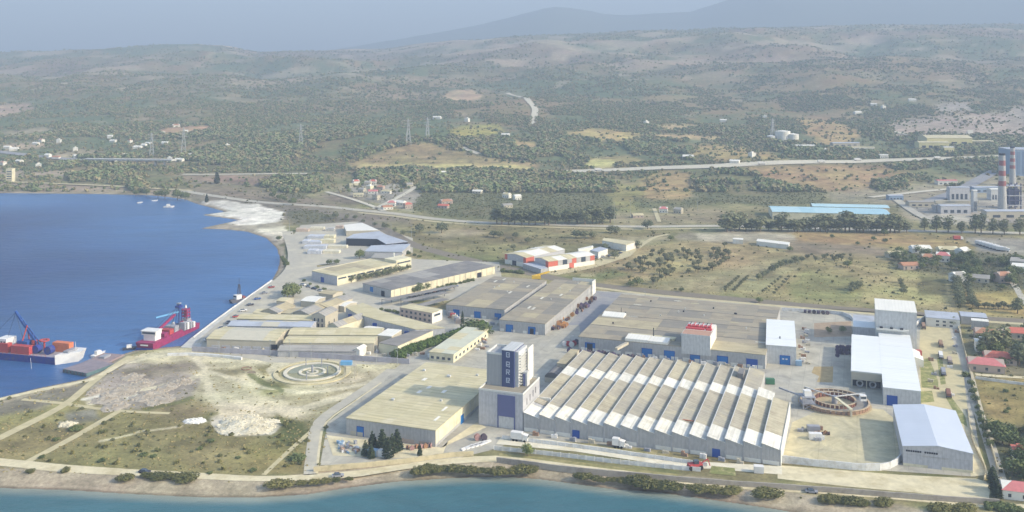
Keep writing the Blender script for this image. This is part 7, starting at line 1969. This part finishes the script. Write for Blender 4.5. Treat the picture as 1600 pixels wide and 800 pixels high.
for k, (px, py, c, lb) in enumerate(((882, 541, 'white', 'front white flanged drum left of the main hall'), (888, 541, 'red', 'front red drum left of the main hall'), (893, 542, 'white', 'white drum between two red drums left of the main hall'), (897, 540, 'red', 'second red drum left of the main hall'), (895, 532, 'white', 'rear white drum left of the main hall'), (901, 538, 'purple', 'purple drum at the main hall corner'))):
    drum(px, py, 1.35, c, lb, rz=.2)
for k in range(15): drum(890 + k * 7.6, 552 + k * .75 + random.uniform(-1, 1), random.uniform(1.1, 1.5), 'dark' if k % 3 else 'purple', ('dark' if k % 3 else 'purple') + ' drum lined up between main hall and sawtooth hall' + nth(k + 1), ('dark' if k % 3 else 'purple') + ' drums between the halls')
for k in range(16):
    drum(1308 + (k % 5) * 5 + random.uniform(-1, 1), 545 + (k // 5) * 4.5 + random.uniform(-.6, .6), 1.0, 'purple', 'dark purple drum of the cluster left of the white plant', 'purple drum cluster')
drum(746, 688, 1.3, 'pink', 'pinkish drum in front of the tower, left of two', rz=.3); drum(756, 688, 1.3, 'dark', 'dark open drum in front of the tower, right of two', rz=.3)
for k in range(10): drum(733 + random.uniform(0, 26), 525 + random.uniform(0, 10), .9, 'brown', 'brown drum between the flat office and the middle yard', 'brown drums by the flat office')
for k in range(6): drum(1258 + k * 7, 489 + k * .5, 1.1, 'dark', 'dark drum along the rear yard wall' + nth(k + 1), 'dark drums along the rear wall')
for k in range(5): drum(1275 + k * 5, 679 + random.uniform(-1, 1), .8, 'brown', 'small brown drum of the row in the dusty yard' + nth(k + 1), 'brown drum row in the dusty yard')
for k in range(6): drum(637 + k * 7, 704 - k * .8 + random.uniform(-2, 2), .9, 'pink' if k % 2 else 'brown', ('pinkish' if k % 2 else 'brown') + ' drum stored along the hangar front wall' + nth(k + 1), ('pink' if k % 2 else 'brown') + ' drums at the hangar front')

def container(px, py, c, label, rz=-.34, L=6.0, group=None, stack_=1):
    p = G(px, py); r = empty('container', p, rz, label=label, cat='container', group=group)
    MB().box(0, 0, .15, L, 2.4, 2.6).build('body', c, r)
    for k in range(int(L / 1.2)): MB().box(.4 + k * 1.2, -.05, .3, .9 + k * 1.2, -.005, 2.5).build('side_rib', c, r)
    MB().box(L + .005, .15, .3, L + .06, 2.25, 2.5).build('door', W_lgrey, r)
    return r
B_c = mat('container_blue', (150, 180, 206), .6, .1, .5); B_r = mat('container_red', (188, 88, 82), .6, .1, .5); B_g = mat('container_green', (74, 128, 96), .6, .1, .5)
container(566, 712, B_c, 'pale blue container in front of the conifer clump', L=6)
container(590, 714, P_white, 'white container behind the conifer clump', L=5)
container(1197, 601, B_g, 'green container at the sawtooth hall right corner', -.1, 4)
container(1243, 572, B_c, 'small blue container beside the white hall door', -.2, 3)
container(1430, 556, B_r, 'red container right of the white plant', 0, 3.5)
container(1262, 676, P_grey, 'grey generator box in the dusty yard', -.1, 5)
container(1265, 688, P_white, 'pale box below the grey generator in the dusty yard', -.1, 5)
container(1178, 740, P_white, 'white box on the verge right of the grassy plot', -.2, 3.5)
for k in range(5): container(700 + k * 3, 494 + k * 3, [P_grey, B_r, W_beige, P_grey, W_pink][k], ['grey box at the left warehouse forecourt, farthest', 'reddish box at the left warehouse forecourt', 'beige box at the left warehouse forecourt', 'grey box at the left warehouse forecourt, nearer', 'pink box at the left warehouse forecourt, nearest'][k], -.2, 3)

W_tyre = mat('tyre', (44, 44, 46), .9, .1, 1)
_wm = MB().cyl((0, -.14, 0), (0, .14, 0), .5, .5, 12).mesh('wheel_mesh')
def wheels(r, xs, y, R_):
    for x in xs:
        for yy in (-y, y): inst('wheel', matted(_wm, W_tyre), r, (x, yy, R_), (0, 0, 0), (R_ * 2, 1.6 * R_, R_ * 2))
def truck(px, py, label, body, rz=-.34, L=9, group=None, z=0.0, cat='truck'):
    p = T(px, py); r = empty('truck', (p[0], p[1], p[2] + z), rz, label=label, cat=cat, group=group)
    MB().box(-L / 2, -1.2, 1.0, L / 2 - 2.3, 1.2, 3.6).build('cargo_box', body, r)
    c = MB(); c.prism([(L / 2 - 2.1, -1.15), (L / 2, -1.15), (L / 2, 1.15), (L / 2 - 2.1, 1.15)], .6, [3.1, 2.7, 2.7, 3.1]); cb = c.build('cab', P_white, r)
    MB().box(L / 2 - .02, -1.0, 1.7, L / 2 + .06, 1.0, 2.6).build('windscreen', W_glass, cb)
    MB().box(-L / 2, -.9, .7, L / 2 - 2.2, .9, 1.0).build('chassis', P_dk, r)
    wheels(r, (-L / 2 + 1.2, -L / 2 + 2.5, L / 2 - 1.2), 1.05, .5)
    return r
truck(967, 699, 'white lorry standing on the gravel strip before the sawtooth hall', P_white, -.34, 5)
truck(812, 689, 'white lorry parked below the tower', P_white, -.3, 7)
truck(1497, 375, 'red and white truck on the trunk road verge', B_r, 0, 8)
for k in range(7): truck(1534 + k * 5.5, 383 + k * 1.6, 'white lorry parked in the row of the far right lot' + nth(k + 1), P_white, -.7, 10, 'white lorries of the far right lot')
for k, (px, py) in enumerate(((935, 268), (1190, 258), (1283, 255), (1340, 252), (1465, 249))): truck(px, py, 'white truck driving on the right motorway' + nth(k + 1), P_white, .1, 10, 'trucks on the right motorway', 1.0)
def car(px, py, c, label, rz=0.0, group=None, z=0.0):
    p = T(px, py); r = empty('parked_car', (p[0], p[1], p[2] + z), rz, label=label, cat='car', group=group)
    b = MB(); b.prism([(-2.1, -.85), (2.1, -.85), (2.1, .85), (-2.1, .85)], .35, [.95, .85, .85, .95]); b.build('body', c, r)
    b = MB(); b.prism([(-1.6, -.8), (1.0, -.8), (1.0, .8), (-1.6, .8)], .9, 1.45, [(-1.2, -.65), (.4, -.65), (.4, .65), (-1.2, .65)]); b.build('cabin', W_glass, r)
    wheels(r, (-1.3, 1.3), .78, .32)
    return r
CC = [P_white, P_grey, P_dk, P_red, P_blue]
CN = ['white', 'grey', 'dark', 'red', 'blue']
car(226, 739, P_dk, 'dark car parked on the coastal track before the left field', -.2)
car(528, 745, P_grey, 'grey car stopped on the coastal track at the works road mouth', .2)
car(1268, 770, P_grey, 'pale car on the coastal track below the curved wall', -.2)
for k in range(12):
    j = random.randrange(5); car(640 + k * 6.5, 466 - k * 1.6, CC[j], CN[j] + ' car under the parking canopies' + nth(k + 1), .9, CN[j] + ' cars under the canopies')
for k in range(9):
    j = k % 3; car(925 + k * 5.5, 401 + (k % 2) * 3 - k * .6, CC[j], CN[j] + ' car parked beside the salmon factory' + nth(k + 1), .8, CN[j] + ' cars beside the salmon factory')
for k in range(10):
    j = (k * 2) % 5; car(325 + k * 11, 533 - k * 9.2, CC[j], CN[j] + ' car on the quay road' + nth(k + 1, 'the near end'), .6, CN[j] + ' cars on the quay road', .25)
for k in range(7): j = k % 3; car(473 + k * 9, 446 + k * 3, CC[j], CN[j] + ' car on the factory lot lane' + nth(k + 1), -.5, CN[j] + ' cars on the factory lot lane', .05)
# red excavator on the gravel strip
p = G(1086, 733); ex = empty('excavator', p, .2, label='red digger on the gravel strip near the right blue door', cat='digger')
MB().box(-2.6, -1.2, .9, 2.6, 1.2, 2.2).build('body', P_red, ex); MB().box(-.6, -1, 2.2, 1.2, .6, 3.4).build('cab', W_glass, ex); wheels(ex, (-1.9, 1.9), 1.25, .85)
MB().bar((2.4, 0, 2), (5, 0, 3.4), .35).bar((5, 0, 3.4), (5.9, 0, .8), .3).build('arm', P_red, ex)
# old trailers along the right boundary
for k, (px, py, c, lb) in enumerate(((1470, 540, M_rust, 'long rusty trailer right of the white plant, farthest'), (1470, 558, P_white, 'white trailer with dark end right of the white plant'), (1484, 566, W_pink, 'pinkish trailer by the boundary lane'), (1474, 584, P_grey, 'grey long trailer right of the white plant'), (1482, 618, M_rust2, 'dark red trailer nearest the gabled shed'), (1443, 512, M_rust, 'rusty beam load near the gate office'))):
    p = G(px, py); r = empty('trailer', p, 1.2, label=lb, cat='trailer')
    MB().box(-5, -1.1, .9, 5, 1.1, 1.2).build('bed', P_dk, r); MB().box(-4.6, -.9, 1.2, 3.4, .9, 2.3).build('load', c, r); wheels(r, (-3.6, -2.4, 3.6), 1.0, .42)
# stacked crates and pallets along the yard walls
PC = [('brown', M_rust), ('white', P_white), ('grey', P_grey), ('tan', W_beige)]
def crates(px, py, k, where):
    nm, m_ = PC[k % 4]; p = G(px, py)
    r = empty('crate_stack', p, -.34 + random.uniform(-.2, .2), label='%s crate stack %s' % (nm, where), cat='crates', group='%s crates %s' % (nm, where))
    for j in range(2): MB().box(j * 1.3, 0, .1, j * 1.3 + 1.15, 1.1, random.uniform(.8, 1.8)).build('crate', m_, r)
    MB().box(-.1, -.1, 0, 2.6, 1.2, .1).build('pallet', W_beige, r)
for k in range(16): crates(1247 + random.uniform(0, 13), 515 + k * 3.6, k, 'right of the white hall')
for k in range(14): crates(735 + random.uniform(0, 22), 527 + k * 1.6, k, 'right of the flat office')
for k in range(12): crates(700 + k * 11, 497 + k * 1.6 + random.uniform(-1, 2), k, 'on the forecourt of the two warehouses')
for k in range(10): crates(1000 + k * 19, 560.5 + k * 1.7, k, 'along the main hall front')
for k in range(12): crates(832 + k * 29, 681 + k * 3.9, k, 'along the sawtooth hall front')
for k in range(8): crates(1240 + random.uniform(0, 40), 668 + random.uniform(0, 22), k, 'in the dusty yard')
for k in range(10): crates(560 + k * 12, 555 + k * 0.4 - (k % 3) * 2, k, 'along the works lane')
for k in range(10): crates(345 + k * 20, 547 + k * .6, k, 'behind the grey works wall')
for k in range(10): crates(1448 + random.uniform(0, 45), 520 + k * 11, k, 'on the sandy yard right of the white plant')
# junk by the hangar
JK = [P_white, P_grey, W_pink, M_rust, B_c]
for k in range(26):
    p = G(531 + random.uniform(0, 30), 692 + random.uniform(0, 18))
    r = MB().box(0, 0, 0, random.uniform(.8, 2.2), random.uniform(.5, 1.4), random.uniform(.5, 1.5)).bar((0, 0, .2), (1.5, 1, 1.2), .15).build('scrap_piece', JK[k % 5], None)
    r.location = p; r.rotation_euler = (0, 0, random.uniform(0, 3)); tag(r, ['white', 'grey', 'pinkish', 'rusty', 'pale blue'][k % 5] + ' piece of scrap in the heap left of the conifer clump', 'scrap', ['white', 'grey', 'pink', 'rusty', 'blue'][k % 5] + ' scrap left of the conifers')
for k in range(5):
    p = G(722 + k * 7, 705 - k * 2); r = MB().bar((0, 0, .3), (6, 2.2, .3), .5).bar((0, 1, .3), (6, 3.2, .3), .5).build('concrete_beam', P_white, None); r.location = p; r.rotation_euler = (0, 0, .5)
    tag(r, 'white concrete beam pair laid in front of the tower' + nth(k + 1), 'beam', 'concrete beams before the tower')
yl = G(838, 447, 0)
ym = empty('yellow_crane', yl, label='yellow mobile crane parts between the two warehouses', cat='crane')
YM = mat('crane_yellow', (226, 186, 62), .6, .1, .5)
MB().box(-3, -1.2, 5.0, 3, 1.2, 7.2).build('body', YM, ym); MB().bar((-3, 0, 6.5), (9, 3, 9.2), .9).build('boom', YM, ym); MB().bar((-2, 3, 6.5), (7, 5, 7.6), .7).build('boom_section', YM, ym); wheels(ym, (-2, 2), 1.2, .6); MB().box(-2.5, -1, 0.6, 2.5, 1, 5).build('outrigger_base', P_dk, ym)

# ---------------------------------------------------------- rubble heap
r_ = np.random.default_rng(4)
def heap(px, py, rx, ry, h_, n, m_, label):
    p = G(px, py); v = []; f = []
    g = np.linspace(-1, 1, 34)
    gx, gy = np.meshgrid(g, g); rr = np.sqrt(gx ** 2 + gy ** 2)
    rr = rr * (1 + 1.1 * (fbm(gx * 2.2 + px * .7, gy * 2.2 + py, 16, 3) - .42))
    zz = h_ * np.clip(1 - rr, 0, 1) ** .8 * (.4 + 1.1 * fbm(gx * 3 + px, gy * 3, 6, 4)) - .25 * (rr > .98)
    idx = np.arange(34 * 34).reshape(34, 34)
    v = np.stack([gx * rx, gy * ry, zz], -1).reshape(-1, 3).tolist()
    keep = (rr < 1.0)
    for i in range(33):
        for j in range(33):
            if keep[i, j]: f.append((int(idx[i, j]), int(idx[i, j + 1]), int(idx[i + 1, j + 1]), int(idx[i + 1, j])))
    for k in range(n):
        a = r_.random() * 6.28; q = math.sqrt(r_.random()) * .95
        cx, cy = q * math.cos(a), q * math.sin(a); i = int((cy + 1) * 16.5); j = int((cx + 1) * 16.5)
        cz = zz[i, j]; s_ = r_.uniform(.15, .55); o = len(v)
        if rr[i, j] > .95: continue
        for dx, dy, dz in ((-1, -1, -.5), (1, -1, -.4), (1.1, 1, -.5), (-1, .9, -.4), (-.6, -.7, .8), (.7, -.5, .6), (.5, .8, .9), (-.7, .5, .7)):
            v.append((cx * rx + dx * s_ * r_.uniform(.7, 1.2), cy * ry + dy * s_ * r_.uniform(.7, 1.2), cz + dz * s_))
        f += [(o, o + 3, o + 2, o + 1), (o + 4, o + 5, o + 6, o + 7), (o, o + 1, o + 5, o + 4), (o + 1, o + 2, o + 6, o + 5), (o + 2, o + 3, o + 7, o + 6), (o + 3, o, o + 4, o + 7)]
    me = bpy.data.meshes.new('rubble'); me.from_pydata(v, [], f); me.materials.append(m_)
    o = bpy.data.objects.new('rubble_heap', me); o.location = p; COL.objects.link(o); return tag(o, label, 'rubble', kind='stuff')
M_rub = mat('rubble_pale', (226, 218, 194), .95, .2, .8, dirt=(196, 186, 158), dscale=.3)
heap(383, 667, 14, 13, 2.6, 420, M_rub, 'pale rubble heap on the bare ground')
heap(304, 659, 5, 3, 1.2, 90, mat('rubble_white', (238, 236, 230), .95, .15, .8), 'small white rubble pile left of the big heap')
M_lil = mat('rubble_lilac', (184, 174, 158), .95, .25, .8, dirt=(158, 146, 126), dscale=.2)
for hx, hy, ra, hh in ((168, 622, 7, 1.1), (190, 612, 8, 1.3), (205, 590, 6, .9), (232, 618, 8, 1.2), (222, 600, 6, 1.0), (262, 606, 6, .9), (180, 634, 7, 1.0), (250, 625, 7, 1.0), (286, 596, 5, .8), (150, 612, 5, .8)):
    heap(hx, hy, ra, ra * 1.2, hh, 60, M_lil, 'lilac grey spoil mound on the bare ground near the shore')
heap(106, 664, 4, 3, 1.0, 60, M_rub, 'little pale heap in the left field')

# ---------------------------------------------------------- pylons, poles, viaduct
M_pyl = mat('pylon_steel', (176, 180, 180), .6, .05, 1)
def pylon(px, py, h_, label):
    p = T(px, py); r = empty('power_pylon', p, .3, label=label, cat='pylon')
    w = h_ * .09
    for dx in (-1, 1):
        for dy in (-1, 1): MB().bar((dx * w, dy * w, -1), (dx * w * .12, dy * w * .12, h_), .7).build('leg', M_pyl, r)
    for k in range(6):
        t = k / 6; t2 = (k + 1) / 6; a = w * (1 - .88 * t); b_ = w * (1 - .88 * t2)
        MB().bar((-a, -a, h_ * t), (b_, -b_, h_ * t2), .4).build('brace', M_pyl, r); MB().bar((a, a, h_ * t), (-b_, b_, h_ * t2), .4).build('brace', M_pyl, r)
    for z in (.68, .8, .92): MB().bar((-h_ * .16, 0, h_ * z), (h_ * .16, 0, h_ * z), .5).build('cross_arm', M_pyl, r)
    return r
pylon(287, 243, 42, 'tall lattice pylon on the slope across the bay, right of two'); pylon(237, 243, 34, 'lattice pylon on the slope across the bay, left of two'); pylon(638, 226, 40, 'lattice pylon on top of the terraced hill, left of two'); pylon(668, 218, 34, 'lattice pylon on top of the terraced hill, right of two'); pylon(470, 228, 34, 'faint lattice pylon in the middle woods'); pylon(1207, 217, 34, 'slim pylon left of the hillside tanks')
def pole(px, py, h_, label, group=None):
    p = T(px, py); r = empty('light_pole', p, label=label, cat='pole', group=group)
    MB().cyl((0, 0, -.2), (0, 0, h_), .16, .09, 6).build('shaft', M_pyl, r); MB().box(-.9, -.15, h_ - .2, .3, .15, h_).build('arm', M_pyl, r)
for k, (px, py, h_) in enumerate(((423, 556, 8), (453, 558, 9), (486, 560, 8), (520, 562, 8), (588, 567, 9), (621, 570, 7), (342, 552, 6))): pole(px, py, h_, 'light pole along the grey works wall' + (nth(k + 2) if k < 6 else ', first from the left'), 'light poles along the works wall')
for k, (px, py, h_) in enumerate(((611, 372, 12), (643, 372, 11), (452, 362, 11), (1008, 470, 6), (960, 350, 20), (985, 342, 18), (755, 318, 26), (1090, 330, 14))): pole(px, py, h_, ['tall pole by the rail bend, left of two', 'tall pole by the rail bend, right of two', 'pole on the quay road near the goods yard', 'pole behind the main hall', 'tall pole on the trunk road right of the wood', 'tall pole right of the wood, farther', 'tall pole standing in the wood', 'pole near the field lane'][k])
a = T(132, 252); b_ = T(272, 260)
vd = empty('viaduct', (0, 0, 0), label='long motorway viaduct on piers across the far shore valley', cat='bridge')
za, zb = a[2] + 3, b_[2] + 9
MB().bar((a[0], a[1], za), (b_[0], b_[1], zb), 12, 2.2).build('deck', M_quay, vd)
for k in range(1, 10):
    t = k / 10; x, y = a[0] + (b_[0] - a[0]) * t, a[1] + (b_[1] - a[1]) * t; z = za + (zb - za) * t
    MB().box(x - 1, y - 3, hz(x, y) - 2, x + 1, y + 3, z - 1).build('pier', M_quay, vd)
